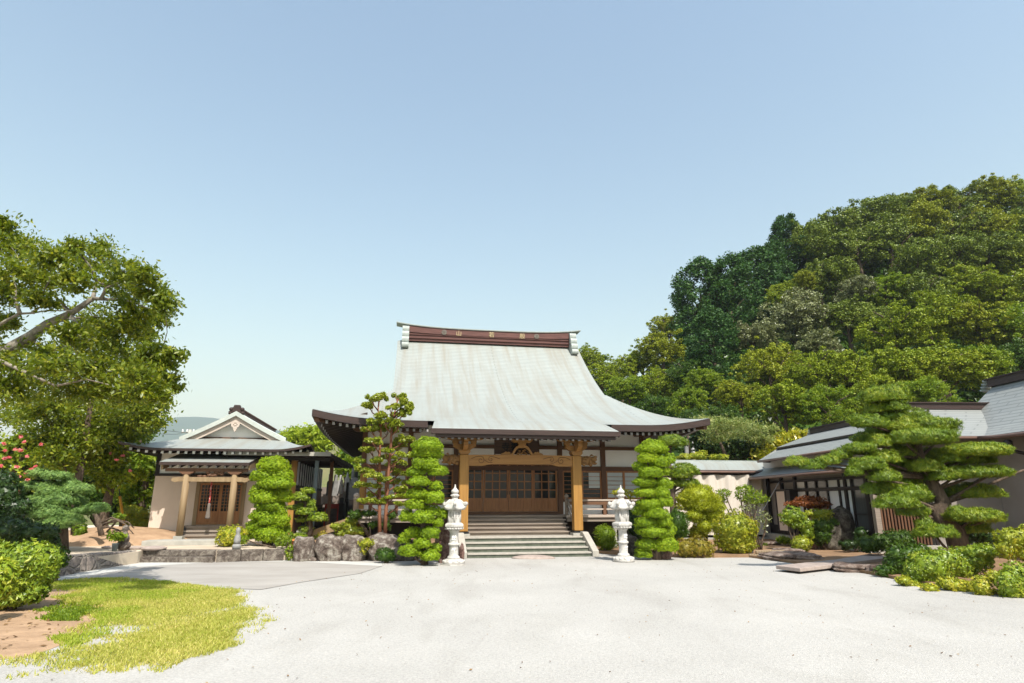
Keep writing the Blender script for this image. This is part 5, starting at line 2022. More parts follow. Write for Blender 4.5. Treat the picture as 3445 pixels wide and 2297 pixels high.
# bridge slab on the right
bs = [gnd(*p, .13) for p in (V8(800, 1470), V8(1085, 1502), V8(1480, 1458), V7(1085, 1402), V7(1100, 1375), V7(940, 1373), V8(1500, 1400))]
mb = MB()
mb.prism([(p.x, p.y) for p in bs], lambda a, b, d: (a, b, d), .05, .13)
mb.solo('bridge_slab', M['pink_slab'], 'long flat pinkish stone slab bridging the gravel edge to the garden', 'stone slab', (bs[0].x, bs[0].y, 0), bevel=.01)
# log edging, a piece each
GL = 'short pale log stakes edging the soil'
for k in range(11):
    u, v = V8(585 + k * 30, 1338 - k * .8)
    p = gnd(u, v, .06)
    mb = MB()
    mb.lathe([(.05, -.02), (.052, .09), (.045, .10)], 9, (p.x, p.y, .06))
    mb.solo('edging_log', M['log'], 'short pale log stake in the upper edging row before the scraggly shrub', 'log edging', tuple(p), 'upper row of ' + GL)
for k in range(9):
    u, v = V8(505 + k * 30, 1374 + k * 1.2)
    p = gnd(u, v, .0)
    mb = MB()
    mb.lathe([(.05, -.02), (.052, .08), (.045, .09)], 9, (p.x, p.y, .0))
    mb.solo('edging_log', M['log'], 'short pale log stake in the lower edging row along the gravel', 'log edging', tuple(p), 'lower row of ' + GL)
p = gnd(*V8(868, 1138), .10)
mb = MB()
mb.lathe([(.17, 0), (.16, .25), (.17, .38), (.13, .40)], 14, (p.x, p.y, .06))
mb.solo('tree_stump', M['wood_grey'], 'grey wooden stump by the shutter box of the residence', 'stump', tuple(p))

# ------------------------------------------------------------------ small objects
# yellow guy-wire guard with the wire above
p = gnd(*V1(908, 1095), .30)
top = dep(*V1(862, 790), p.y)
t = thing('guy_wire', 'bright yellow plastic guard on a guy wire left of the small hall', 'guy wire', tuple(p))
mb = MB()
mb.tube([(0, 0, 0), rel(top, p)], .045, 12)
mb.build('yellow_guard', M['yellow'], t)
mb = MB()
rod = dep(*V1(850, 680), p.y)
mb.tube([rel(top, p), rel(rod, p)], .016, 6)
mb.tube([rel(rod, p), rel(dep(*V1(812, 330), p.y), p)], .007, 5)
mb.build('steel_wire', M['wire'], t)
# little stone figurine with a potted plant beside it
p = gnd(*V1(880, 1180), .30)
t = thing('stone_figurine', 'weathered little stone figurine on a rounded base behind the rubble wall', 'figurine', tuple(p))
mb = MB()
mb.blob((0, 0, .13), (.19, .15, .14), 0, 2, .06, 2, 3)
mb.build('base', M['boulder'], t)
mb = MB()
mb.lathe([(.12, .22), (.13, .30), (.10, .40), (.06, .47), (.05, .49), (.075, .52), (.08, .57), (.06, .63), (.01, .65)], 12)
mb.blob((-.09, -.05, .34), (.05, .05, .08), 0, 1); mb.blob((.09, -.05, .34), (.05, .05, .08), 0, 1)
mb.build('figure', M['boulder'], t)
p = gnd(*V1(822, 1185), .30)
t = thing('potted_plant', 'small leafy plant in a grey pot next to the stone figurine', 'potted plant', tuple(p))
mb = MB()
mb.lathe([(.06, 0), (.075, .18), (.085, .19), (.08, .2)], 12)
mb.build('pot', M['steel_blue'], t)
clump_mesh('foliage', [(0, 0, .36), (-.12, 0, .40), (.12, 0, .37)], [(.15, .13, .12)] * 3, 70, .06, L['mid'], t, .5, 5)
p = gnd(*V1(1700, 1172), .30)
t = thing('stone_statuette', 'small grey stone statuette in front of the round bush by the hall', 'figurine', tuple(p))
mb = MB()
mb.lathe([(.11, 0), (.12, .10), (.09, .14)], 10)
mb.build('base', M['grave'], t)
mb = MB()
mb.lathe([(.085, .14), (.09, .25), (.07, .36), (.045, .42), (.06, .46), (.06, .52), (.03, .57), (.005, .58)], 12)
mb.build('figure', M['grave'], t)
p = gnd(*V1(1062, 1112), .30)
mb = MB()
mb.blob((p.x, p.y, .42), (.12, .10, .22), 0, 2, .25, 2, 5)
mb.solo('garden_stone', M['boulder_dark'], 'small jagged upright stone at the hall corner by the foundation', 'stone', tuple(p))
# orange leaning stake
a, b = gnd(*V4(85, 1370), .0), dep(*V4(120, 1255), 17.45)
mb = MB()
mb.bar(a, b, .10, .05)
mb.solo('wooden_stake', M['orange_wood'], 'leaning orange wooden stake at the left end of the boulder row', 'stake', tuple(a))
# dark prop pole leaning on the corridor roof
a, b = gnd(*V8(530, 1330), .06), dep(*V8(948, 305), 24.6)
mb = MB()
mb.tube([a, dep(*V8(572, 960), (a.y + (b.y - a.y) * .33)), b], .016, 7)
mb.solo('prop_pole', M['wire'], 'thin dark pole leaning from the soil up to the corridor roof corner', 'pole', tuple(a))
# orange tubular rail behind the big pine
p = gnd(*V9(480, 600), .15)
t = thing('metal_rail', 'thin orange tubular rail in front of the lattice entrance', 'rail', tuple(p))
q0, q1 = Vector(rel(dep(*V9(390, 360), p.y), p)), Vector(rel(dep(*V9(870, 360), p.y), p))
mb = MB()
for z in (0, -.30):
    mb.tube([q0 + Vector((0, 0, z)), q1 + Vector((0, 0, z))], .02, 8)
mb.build('bar', M['copper_rail'], t)
for x in (0, .5, 1):
    c = q0.lerp(q1, x)
    mb = MB()
    mb.tube([c, (c.x, c.y, -.1)], .022, 8)
    mb.build('upright', M['copper_rail'], t)
# utility pole far behind the hall, and its wires
Yp = 62.
pt = dep(615 + 24, 1455, Yp)
t = thing('utility_pole', 'distant concrete utility pole with a crossarm of white insulators behind the hall roof', 'utility pole', (pt.x, pt.y, 0))
mb = MB()
mb.tube([(0, 0, 0), (0, 0, pt.z + .3)], .16, 10)
mb.build('pole', M['concrete'], t)
mb = MB()
mb.box(-.85, .85, -.05, .05, pt.z - .05, pt.z + .05)
mb.build('crossarm', M['grave'], t)
for x in (-.75, -.3, .35, .75):
    mb = MB()
    mb.lathe([(.09, 0), (.10, .1), (.06, .16), (.09, .2), (.04, .28)], 8, (x, 0, pt.z + .05))
    mb.build('insulator', M['porcelain'], t)
for k, (va, vb, lab) in enumerate(((1437, 1461, 'upper thin power line crossing behind the hall gable'), (1449, 1459, 'lower thin power line left of the hall gable'))):
    a = dep(470, va, 55); b = dep(1050 if k == 0 else 612, vb, 66 if k == 0 else 62)
    mb = MB()
    pts = []
    for i in range(13):
        q = a.lerp(b, i / 12); q.z -= .5 * math.sin(PI * i / 12) * (1 if k == 0 else .3)
        pts.append(q)
    mb.tube(pts, .022, 4)
    mb.solo('power_line', M['wire'], lab, 'power line', tuple(a))

# ------------------------------------------------------------------ cemetery seen between hall and temple
def cem_wall(u0, u1, vt, Y, zb, label, mt):
    a, b = dep(u0, vt, Y), dep(u1, vt, Y)
    mb = MB()
    mb.box(a.x, b.x, Y, Y + .35, zb, a.z)
    n = int((b.x - a.x) / .5)
    for i in range(n):                           # diamond blocks
        for j in range(2):
            cx = a.x + .3 + i * .5 + (.25 if j else 0); cz = a.z - .32 - j * .35
            if cz < zb + .2: continue
            mb.prism([(-.21, 0), (0, .21), (.21, 0), (0, -.21)], lambda p_, q_, d, cx=cx, cz=cz: (cx + p_, d, cz + q_), Y - .04, Y - .002)
    return mb.solo('retaining_wall', M[mt], label, 'wall', (a.x, Y, zb))
M['block'] = mat('brown_concrete_block', (.24, .20, .17), (.17, .14, .12), 5, .9)
cem_wall(1050, 1260, V4(0, 900)[1], 28, .2, 'lower brown diamond block wall of the cemetery', 'block')
cem_wall(1050, 1270, V4(0, 720)[1], 32, .8, 'upper brown diamond block wall of the cemetery', 'block')
def grave(u, vb, vt, Y, wpx, m, label, kind=0):
    b = dep(u, vb, Y); h = dep(u, vt, Y).z - b.z
    w = wpx * Y / F / 2
    t = thing('gravestone', label, 'gravestone', (b.x, Y, b.z), 0, 'gravestones in the cemetery behind the hall')
    mb = MB()
    mb.box(-w * 1.5, w * 1.5, -w * 1.2, w * 1.2, -.6, h * .12)
    mb.box(-w * 1.25, w * 1.25, -w, w, h * .121, h * .24)
    mb.build('plinth', M[m], t)
    mb = MB()
    if kind == 0:
        mb.box(-w * .8, w * .8, -w * .8, w * .8, h * .241, h)
    elif kind == 1:
        mb.lathe([(w, h * .241), (w * .9, h * .5), (w * .5, h * .55), (w * .95, h * .62), (w * .4, h * .7), (w * .35, h * .9), (w * .05, h)], 10)
    else:
        mb.prism([(-w * .9, h * .241), (w * .9, h * .241), (w * .9, h * .9), (0, h), (-w * .9, h * .9)], lambda a, b_, d: (a, d, b_), -w * .5, w * .5)
    mb.build('stone', M[m], t, bevel=.02)
    return t
for (x, yb, yt, Y, w, m, lab, k) in (
        (620, 900, 770, 26.5, 8, 'grave_pale', 'small pale gravestone with flower vases on the lower wall', 0),
        (650, 890, 670, 27.0, 10, 'grave_dark', 'dark polished upright gravestone on the lower terrace', 0),
        (600, 900, 820, 26.0, 14, 'grave_dark', 'low dark gravestone plinth at the front of the lower terrace', 2),
        (540, 680, 590, 31.0, 12, 'grave', 'broad grey gravestone on the upper terrace beside the brown post', 2),
        (480, 680, 585, 31.5, 10, 'grave_dark', 'dark gravestone on the upper terrace left of the brown post', 0),
        (590, 660, 595, 31.0, 9, 'grave_pale', 'squat pale gravestone in the upper row', 2),
        (660, 640, 565, 32.0, 9, 'grave_pale', 'pale pagoda-shaped gravestone in the upper row', 1),
        (710, 690, 520, 32.5, 10, 'grave', 'tall grey stone pillar topping the cemetery', 0),
        (745, 690, 545, 33.0, 12, 'grave_dark', 'tall dark gravestone right of the stone pillar', 0),
        (735, 715, 620, 30.5, 20, 'grave_pale', 'wide pale stone slab next to the temple corner post', 2)):
    grave(*V4(x, yb), V4(x, yt)[1], Y, w, m, lab, k)
a, b = dep(*V4(430, 912), 25.5), dep(*V4(570, 912), 25.5)
mb = MB()
mb.box(a.x, b.x, 25.5, 25.55, a.z - .09, a.z + .09)
mb.box(a.x, a.x + .05, 25.5, 25.55, .3, a.z - .091); mb.box(b.x - .05, b.x, 25.5, 25.55, .3, b.z - .091)
mb.solo('red_banner', M['red_cloth'], 'low strip of faded red cloth on posts below the gravestones', 'banner', (a.x, 25.5, .3))
# graves behind the curtained corridor
for (u, vb, vt, w, m, k, lab) in ((2335, 1560, 1483, 14, 'grave_pale', 1, 'pale round-topped stone stupa behind the temple corner'), (2357, 1560, 1494, 10, 'grave_pale', 0, 'plain pale stone post behind the corridor roof'), (2313, 1560, 1480, 14, 'grave', 0, 'grey gravestone half hidden by the topmost pine pad')):
    grave(u, vb, vt, 34, w, m, lab, k)

# ------------------------------------------------------------------ clipped trees, pines and shrubs near the court
def scale_at(P):                                # metres per photo pixel at a place
    return (P.y * CT + (P.z - CAMH) * ST) / F
def pad_list(V, pads, Y, dep_k=.85, seed=0, spread=.0):
    k = abs(V(1, 0)[0] - V(0, 0)[0])
    rr = random.Random(seed)
    out = []
    for q in pads:
        x, y, rx, ry = q[:4]
        dy = q[4] if len(q) > 4 else rr.uniform(-spread, spread)
        u, v = V(x, y)
        P = dep(u, v, Y + dy)
        s = scale_at(P)
        out.append(((P.x, P.y, P.z), (rx * k * s, rx * k * s * dep_k, ry * k * s)))
    return out
def pad_tree(name, label, cat, base, ells, m, trunk, n_area, size, mode='spray', aspect=.3, flat=-.45, bark='bark', up=.5, seed=1, group=None, core=.86, padname='foliage_pad', jit=.7, back=0, tr=(.09, .03), limbs=True, lo=.86, hi=1.06):
    """tree of separate clipped pads: trunk, a limb to each pad, every pad a part of its own"""
    t = thing(name, label, cat, tuple(base), 0, group)
    mb = MB()
    n = len(trunk)
    rad = [tr[0] + (tr[1] - tr[0]) * i / (n - 1) for i in range(n)]
    mb.tube([rel(p, base) for p in trunk], rad, 9)
    rr = random.Random(seed)
    allp = list(ells)
    for i in range(back):
        c, r = rr.choice(ells)
        ax = min(trunk, key=lambda q: abs(q[2] - c[2]))
        allp.append(((2 * ax[0] - c[0] + rr.uniform(-.1, .1), ax[1] + abs(ax[1] - c[1]) + r[1] * .5, c[2] + rr.uniform(-.1, .1)), (r[0] * .9, r[1] * .9, r[2] * .9)))
    if limbs:
        for c, r in allp:
            c = Vector(c) - Vector((0, 0, r[2] * .2))
            q = min((Vector(p) for p in trunk), key=lambda q: (q - c).length + (.6 if q.z > c.z else 0))
            if (q - c).length > .12:
                mb.tube([rel(w_, base) for w_ in wob(q, c, 4, .05, i)], [tr[1] * .7, tr[1] * .6, tr[1] * .5, tr[1] * .4, tr[1] * .3], 6)
    mb.build('trunk', M[bark], t)
    for i, (c, r) in enumerate(allp):
        cc = rel(c, base)
        area = 4 * PI * ((r[0] * r[1]) ** 1.6 / 3 + 2 * (r[0] * r[2]) ** 1.6 / 3) ** (1 / 1.6)
        k = int(area * n_area)
        bush_mesh(padname, [(cc, r)], max(k, 60), size, m, t, mode, aspect, core, flat, lo, hi, 0, up, seed * 50 + i, jit)
    return t
def shrub(name, label, cat, V, ells_px, Y, m, n_area, size, mode='tuft', aspect=.36, base=None, z0=.05, seed=1, core=.86, group=None, stems=4, dep_k=.9, spread=.08, jit=.8, flat=None, crown='foliage', lo=.86, hi=1.08, bark='bark'):
    E_ = pad_list(V, ells_px, Y, dep_k, seed, spread)
    lowc = min(E_, key=lambda e: e[0][2])
    cx = sum(e[0][0] * e[1][0] for e in E_) / sum(e[1][0] for e in E_)
    b = Vector((cx, Y, z0)) if base is None else Vector(base)
    t = thing(name, label, cat, tuple(b), 0, group)
    if stems:
        mb = MB()
        rr = random.Random(seed)
        for i in range(stems):
            c, r = rr.choice(E_)
            mb.tube([rel(w_, b) for w_ in wob(b + Vector((rr.uniform(-.05, .05), rr.uniform(-.05, .05), 0)), Vector(c), 4, .05, seed + i)], [.03, .027, .022, .018, .012], 6)
        mb.build('stem', M[bark], t)
    if mode == 'leaf' and core:
        mode, aspect = 'tuft', .36
    if mode == 'tuft' and core is None:
        mode, aspect = 'leaf', .45
    if mode == 'tuft':
        n_area = n_area * 1.7
    E2 = [(rel(c, b), r) for c, r in E_]
    area = sum(4 * PI * ((r[0] * r[1]) ** 1.6 / 3 + 2 * (r[0] * r[2]) ** 1.6 / 3) ** (1 / 1.6) for c, r in E2)
    bush_mesh(crown, E2, int(area * n_area), size, m, t, mode, aspect, core, flat, lo, hi, .84, .3, seed, jit)
    return t

# left topiary with knobbly separate pads
bA = gnd(*V4(1440, 1508))
padsA = [(1470, 305, 145, 85), (1475, 370, 142, 60), (1400, 480, 80, 70, -.05), (1500, 490, 82, 60, -.15), (1560, 560, 78, 50, -.1), (1350, 570, 82, 55), (1460, 560, 80, 60, .1), (1385, 670, 112, 52, -.2), (1558, 710, 62, 45, -.1), (1370, 790, 108, 60, -.1), (1545, 830, 100, 68, -.2), (1350, 895, 95, 60, -.1), (1520, 970, 88, 60), (1260, 1020, 68, 66), (1420, 1030, 128, 70, -.25), (1580, 1085, 48, 45, -.1), (1330, 1190, 92, 60), (1490, 1190, 92, 65, -.2), (1235, 1250, 62, 55), (1420, 1290, 92, 55, -.25), (1550, 1340, 58, 45), (1300, 1370, 112, 60, -.2), (1500, 1420, 92, 60, -.25)]
trA = [bA] + [dep(*V4(x, y), bA.y) for x, y in ((1445, 1300), (1430, 1100), (1450, 900), (1460, 650), (1470, 330))]
pad_tree('topiary_tree', 'knobbly topiary tree of separate round green pads left of the stairs', 'topiary', bA, pad_list(V4, padsA, bA.y, .85, 1, .06), L['yew'], trA, 9500, 0.024, 'tuft', .3, -.6, seed=2, back=5, tr=(.10, .05))
# smooth column topiary right of the stairs
bB = gnd(*V6(640, 1455))
padsB = [(585, 330, 145, 80), (540, 430, 105, 55, -.1), (680, 470, 82, 60, -.15), (470, 510, 75, 60), (760, 440, 60, 60), (575, 575, 122, 60, -.2), (690, 560, 70, 55), (510, 670, 112, 60, -.1), (690, 680, 66, 60, -.1), (690, 780, 76, 60, -.2), (520, 780, 112, 60, -.1), (705, 870, 92, 60, -.15), (560, 900, 132, 62, -.1), (470, 960, 80, 72), (630, 990, 112, 60, -.25), (530, 1080, 112, 62, -.1), (700, 1070, 86, 60, -.15), (590, 1180, 132, 66, -.2), (730, 1190, 82, 60), (480, 1150, 72, 60), (540, 1300, 102, 70, -.1), (730, 1310, 120, 76, -.1), (500, 1390, 92, 50), (620, 760, 90, 200, .1), (600, 1050, 100, 250, .1), (590, 480, 100, 150, .1)]
trB = [bB] + [dep(*V6(x, y), bB.y) for x, y in ((635, 1300), (610, 1000), (610, 700), (590, 340))]
pad_tree('topiary_tree', 'dense column topiary of merging green tiers right of the stairs', 'topiary', bB, pad_list(V6, padsB, bB.y, .85, 2, .05), L['yew'], trB, 9500, 0.024, 'tuft', .3, -.6, seed=3, back=4, tr=(.13, .06))
# topiary in front of the small hall
bC = gnd(*V1(1930, 1145), .30)
padsC = [(1965, 570, 105, 58), (1905, 645, 92, 45, -.1), (2030, 640, 72, 52), (1985, 700, 112, 52, -.2), (1880, 760, 80, 46), (2030, 790, 72, 62), (1910, 800, 102, 55, -.2), (1935, 860, 92, 46, -.1), (1990, 900, 72, 52), (1890, 930, 92, 42, -.1), (2020, 965, 62, 52), (1920, 965, 62, 36, -.25), (1850, 1010, 76, 52), (1990, 1020, 62, 52), (1930, 1065, 92, 66, -.2), (1830, 1065, 52, 42), (2000, 1085, 62, 50), (1950, 800, 90, 200, .1), (1930, 980, 100, 140, .1)]
trC = [bC] + [dep(*V1(x, y), bC.y) for x, y in ((1930, 1000), (1950, 800), (1960, 590))]
pad_tree('topiary_tree', 'tapering topiary with swirled green tiers in front of the small hall', 'topiary', bC, pad_list(V1, padsC, bC.y, .85, 3, .06), L['yew'], trC, 7000, 0.029, 'tuft', .3, -.6, seed=4, back=3, tr=(.13, .06))
# small cloud-pruned pine right of it
bD = gnd(*VC(350, 1372), .43)
padsD = [(355, 710, 88, 42), (250, 760, 80, 34, -.1), (262, 812, 110, 44, -.15), (162, 945, 92, 34), (385, 900, 68, 52), (300, 1000, 100, 50, -.2), (400, 960, 60, 40), (490, 1085, 130, 66, -.1), (270, 1110, 72, 42), (235, 1345, 98, 40, -.2), (335, 1250, 90, 62), (380, 860, 60, 40, .2)]
trD = [bD] + [dep(*VC(x, y), bD.y) for x, y in ((400, 1240), (380, 1100), (300, 980), (330, 880), (290, 800), (340, 720))]
pad_tree('cloud_pine', 'small cloud-pruned evergreen standing before the dark passage', 'pine', bD, pad_list(VC, padsD, bD.y, .85, 5, .1), L['azalea'], trD, 3600, .036, 'tuft', .32, -.4, seed=6, back=2, tr=(.09, .04))
# blue-green cloud pine at the far left
bE = gnd(215, 1815, .28) 
bE = Vector((dep(215, 1815, 17.0).x, 17.0, .28))
padsE = [(450, 890, 95, 48), (690, 925, 130, 52), (350, 1060, 112, 56), (590, 1060, 120, 52, -.2), (950, 1090, 140, 70), (850, 1015, 92, 52), (650, 1120, 150, 52, -.3), (760, 1215, 150, 80, -.4), (400, 1230, 82, 52, -.2), (560, 1255, 160, 80, -.5), (430, 1340, 92, 60, -.3), (600, 1375, 170, 90, -.6), (1010, 1350, 140, 56), (1190, 1320, 120, 50), (980, 1240, 80, 50, .2), (780, 1400, 122, 60, -.4), (850, 1470, 140, 60, -.5), (650, 1510, 180, 74, -.6)]
trE = [bE] + [dep(*VL(x, y), 17.) for x, y in ((760, 1560), (800, 1400), (760, 1250), (700, 1100), (640, 950))]
pad_tree('cloud_pine', 'blue-green cloud-pruned pine at the left with flat layered pads', 'pine', bE, pad_list(VL, [(a, b, c * 1.12, d * 1.18) + tuple(e) for a, b, c, d, *e in padsE], 17., .9, 7, .25), L['pine_blue'], trE, 4200, .04, 'tuft', .16, -.35, seed=8, back=3, tr=(.16, .06), up=.6)
# the big garden pine on the right
YV = 15.0
bV = Vector((dep(*V7(1640, 1300), YV).x, YV, .06))
padsV = [(1080, 200, 165, 68), (1150, 275, 92, 40, -.2), (1000, 290, 82, 48, .1), (1290, 340, 102, 40, .2), (1140, 350, 92, 36), (960, 395, 122, 50, -.3), (860, 370, 66, 32), (1190, 420, 140, 58, -.1), (1350, 430, 250, 66, .2), (1350, 515, 242, 66, -.4), (1480, 500, 112, 62), (1225, 515, 120, 58, -.5), (1020, 540, 82, 50, -.4), (885, 590, 120, 40), (905, 515, 82, 42, .3), (400, 690, 85, 33, -.2), (520, 716, 92, 34, -.2), (640, 682, 82, 36, -.2), (735, 640, 82, 38, -.1), (825, 605, 82, 42), (1180, 620, 120, 48, .1), (1060, 662, 132, 54, -.3), (935, 712, 132, 52, -.5), (840, 765, 62, 30, -.6), (1060, 802, 106, 54, -.6), (960, 900, 62, 50, -.4), (1050, 890, 92, 62, -.2), (1370, 730, 112, 58, -.3), (1290, 800, 92, 50), (1480, 795, 92, 58, -.2), (1740, 612, 250, 54), (1560, 660, 92, 50, -.2), (1900, 592, 98, 36), (1700, 672, 170, 42, .2), (1760, 772, 232, 44, -.2), (1600, 785, 102, 48, -.3), (1900, 752, 90, 30, -.2), (1730, 920, 192, 56, .3), (1600, 930, 100, 60, .4), (1250, 930, 142, 58, -.6), (1120, 990, 112, 50, -.7), (1200, 1002, 122, 58, -.8), (1050, 1012, 52, 30, -.8), (1280, 1062, 112, 58, -.2), (1740, 1102, 212, 54, -.4), (1620, 1092, 66, 62, -.5), (1850, 1112, 110, 40, -.3), (1450, 1222, 152, 48, -.7), (1375, 1170, 62, 58, -.5), (1700, 1180, 150, 70, .2), (1180, 870, 110, 55, .1), (1310, 880, 120, 58, .3), (1150, 760, 100, 50, .3), (1400, 640, 110, 50, .4), (1250, 710, 120, 58, .4), (1330, 960, 90, 60, .2), (1470, 700, 100, 45, .4), (1050, 720, 110, 45, .3), (1130, 480, 120, 50, .4), (1000, 460, 80, 40, .3)]
trV = [bV] + [dep(*V7(x, y), YV) for x, y in ((1590, 1200), (1480, 1110), (1455, 1040), (1510, 990), (1450, 890), (1400, 800), (1330, 650), (1290, 500), (1200, 380), (1090, 230))]
pad_tree('garden_pine', 'large cloud-pruned pine with flat needle pads and a thick twisted trunk', 'pine', bV, pad_list(V7, [(q[0], q[1], q[2] * .96, q[3] * 1.18) + tuple(q[4:]) for q in padsV], YV, .9, 9, .3), L['pine'], trV, 3800, .056, 'tuft', .095, -.3, seed=10, back=6, tr=(.24, .07), up=.9, lo=.84, hi=1.0, jit=.62)
# pine rising behind the column topiary
YF = 20.5
bF = Vector((dep(*V6(805, 1000), YF).x, YF, .06))
padsF = [(790, 275, 140, 78), (740, 250, 80, 50), (900, 560, 130, 70, -.1), (980, 570, 75, 50), (880, 605, 95, 42, -.2), (910, 690, 150, 52, .1), (840, 680, 70, 40)]
trF = [bF] + [dep(*V6(x, y), YF) for x, y in ((800, 950), (790, 780), (808, 620), (765, 520), (748, 450), (765, 320))]
pad_tree('garden_pine', 'tall slim pine with three needle pads behind the column topiary', 'pine', bF, pad_list(V6, padsF, YF, .9, 11, .1), L['pine'], trF, 3600, .05, 'tuft', .13, -.3, seed=12, back=1, tr=(.12, .06), up=.7)

# two-trunked stewartia with tiers of airy leaf clumps
YP = 18.45
bP = Vector((dep(*V4(1020, 1235), YP).x, YP, .43))
cl2 = [(740, 880, 75, 42), (840, 860, 62, 42), (715, 960, 60, 42), (1005, 860, 60, 40), (1060, 905, 45, 30), (1095, 950, 55, 45), (950, 960, 66, 32), (1070, 1010, 60, 40), (1000, 1040, 60, 36), (840, 1045, 75, 36), (760, 1110, 60, 36), (870, 1100, 75, 34), (1010, 1125, 85, 36), (720, 1180, 90, 32), (900, 1190, 92, 32), (820, 1150, 60, 30)]
cl4 = [(900, 250, 105, 36), (1230, 230, 92, 44), (870, 340, 70, 32), (1190, 300, 92, 40), (1040, 345, 72, 28), (1240, 385, 75, 32), (1090, 405, 75, 28), (800, 450, 66, 28), (930, 440, 80, 32), (1150, 470, 92, 34), (850, 540, 90, 34), (1200, 560, 105, 38), (950, 600, 90, 32), (1040, 640, 60, 28), (1150, 650, 98, 34), (830, 700, 85, 36), (980, 700, 60, 26), (1170, 735, 92, 34), (950, 785, 75, 30), (860, 850, 80, 32), (985, 850, 70, 30), (1140, 812, 118, 28), (1210, 885, 60, 20)]
t = thing('stewartia_tree', 'tall two-trunked tree with reddish bark and airy tiers before the temple wall', 'tree', tuple(bP))
tr1 = [dep(*V4(990, 1245), YP), dep(*V4(985, 1000), YP), dep(*V4(987, 700), YP), dep(*V4(985, 400), YP), dep(*V4(1000, 150), YP), dep(*V2(800, 1000), YP), dep(*V2(805, 880), YP)]
tr2 = [dep(*V4(1040, 1245), YP), dep(*V4(1052, 950), YP), dep(*V4(1070, 650), YP), dep(*V4(1100, 300), YP), dep(*V2(935, 1150), YP), dep(*V2(965, 1020), YP), dep(*V2(990, 890), YP)]
mb = MB()
for q in (tr1, tr2):
    mb.tube([rel(p, bP) for p in q], [.06, .052, .046, .04, .03, .022, .01], 9)
mb.build('trunk', M['bark_red'], t)
rr = random.Random(6)
cc, rad = [], []
EP = pad_list(V2, cl2, YP, .9, 13, .45) + pad_list(V4, cl4, YP, .9, 14, .45)
for c, r in EP:
    for j in range(8):
        cc.append(rel((c[0] + rr.uniform(-.95, .95) * r[0], c[1] + rr.uniform(-.6, .6) * r[1], c[2] + rr.uniform(-.5, .5) * r[2]), bP))
        rad.append((r[0] * .42, r[1] * .42, r[2] * .62))
mb = MB()
def at_z(path, z):
    for a, b in zip(path[:-1], path[1:]):
        if a.z <= z <= b.z:
            return a.lerp(b, (z - a.z) / (b.z - a.z + 1e-9))
    return path[0] if z < path[0].z else path[-1]
for i, (c, r) in enumerate(EP):
    p = Vector(c)
    q = min((at_z(tr1, p.z - .35), at_z(tr2, p.z - .35)), key=lambda q: (q - p).length)
    mid = q.lerp(p, .55) + Vector((rr.uniform(-.06, .06), 0, -.05))
    mb.tube([rel(q, bP), rel(mid, bP), rel(p, bP)], [.026, .018, .008], 5)
    for j in range(3):
        e = p + Vector((rr.uniform(-.8, .8) * r[0], rr.uniform(-.6, .6) * r[1], rr.uniform(0, .5) * r[2]))
        mb.tube([rel(mid, bP), rel(e, bP)], [.010, .004], 4)
mb.build('branches', M['bark_red'], t)
clump_mesh('foliage', cc, rad, 135, .042, L['podo'], t, .5, 15, .15, .6)

# shrubs around the bed and court
shrub('low_shrub', 'low layered shrub with pale leaves left of the two-trunked tree', 'shrub', V4, [(700, 1070, 62, 40), (740, 1170, 112, 52), (620, 1185, 72, 48), (550, 1120, 60, 36), (660, 1120, 70, 40)], 18.9, L['podo'], 700, .045, z0=.43, seed=21, jit=1.1, lo=.7)
shrub('low_shrub', 'small leafy shrub at the foot of the two-trunked tree', 'shrub', V4, [(930, 1100, 55, 32), (1055, 1110, 48, 48), (740, 1000, 70, 45), (880, 985, 90, 26), (1110, 1000, 40, 40)], 18.8, L['dark2'], 700, .045, z0=.43, seed=22, jit=1.1, lo=.7)
shrub('low_shrub', 'yellow-green shrub spilling over the third boulder', 'shrub', V4, [(855, 1285, 80, 38), (830, 1340, 45, 50)], 17.4, L['azalea_y'], 1300, .03, z0=.3, seed=23)
shrub('low_shrub', 'small dark clipped shrub in front of the pale pointed boulder', 'shrub', V4, [(1040, 1410, 92, 66), (1080, 1420, 50, 60)], 16.9, L['dark2'], 1500, .03, z0=0., seed=24)
shrub('low_shrub', 'brownish tuft of dry shrub on top of the first boulders', 'shrub', V4, [(405, 1215, 48, 40)], 17.8, L['azalea_r'], 1300, .03, z0=.43, seed=25)
shrub('low_shrub', 'bright weedy shrub beside the orange stake', 'shrub', V4, [(50, 1260, 45, 40), (80, 1380, 45, 70)], 17.5, L['mid'], 900, .04, z0=.2, seed=26, jit=1.1, core=None)
shrub('round_bush', 'brownish green ball-clipped bush in front of the small hall steps', 'bush', V1, [(1668, 1082, 104, 74)], gnd(*V1(1660, 1157), .3).y + .3, L['azalea_y'], 1500, .032, z0=.3, seed=27)
shrub('low_shrub', 'loose green plant behind the grey stone statuette', 'shrub', V1, [(1755, 1100, 30, 28), (2040, 1110, 50, 40), (2080, 1070, 30, 30)], 18.0, L['mid'], 700, .05, z0=.3, seed=28, core=None)
shrub('round_bush', 'loose yellow-green bush right beside the stair side stone', 'bush', V6, [(110, 1210, 100, 108), (60, 1160, 50, 50), (130, 1290, 90, 80)], gnd(*V6(110, 1390)).y + .3, L['mid'], 1300, .04, 'spray', .3, z0=0, seed=29, jit=1.0, lo=.7)
shrub('young_camellia', 'thin young tree with yellowish leaves behind the right stone lantern', 'tree', V6, [(290, 770, 95, 35), (200, 770, 30, 22), (370, 800, 35, 40), (180, 890, 22, 14), (260, 950, 60, 14)], 18.9, L['magnolia'], 260, .06, z0=0, seed=30, core=None, jit=1.2, lo=.3, stems=5)
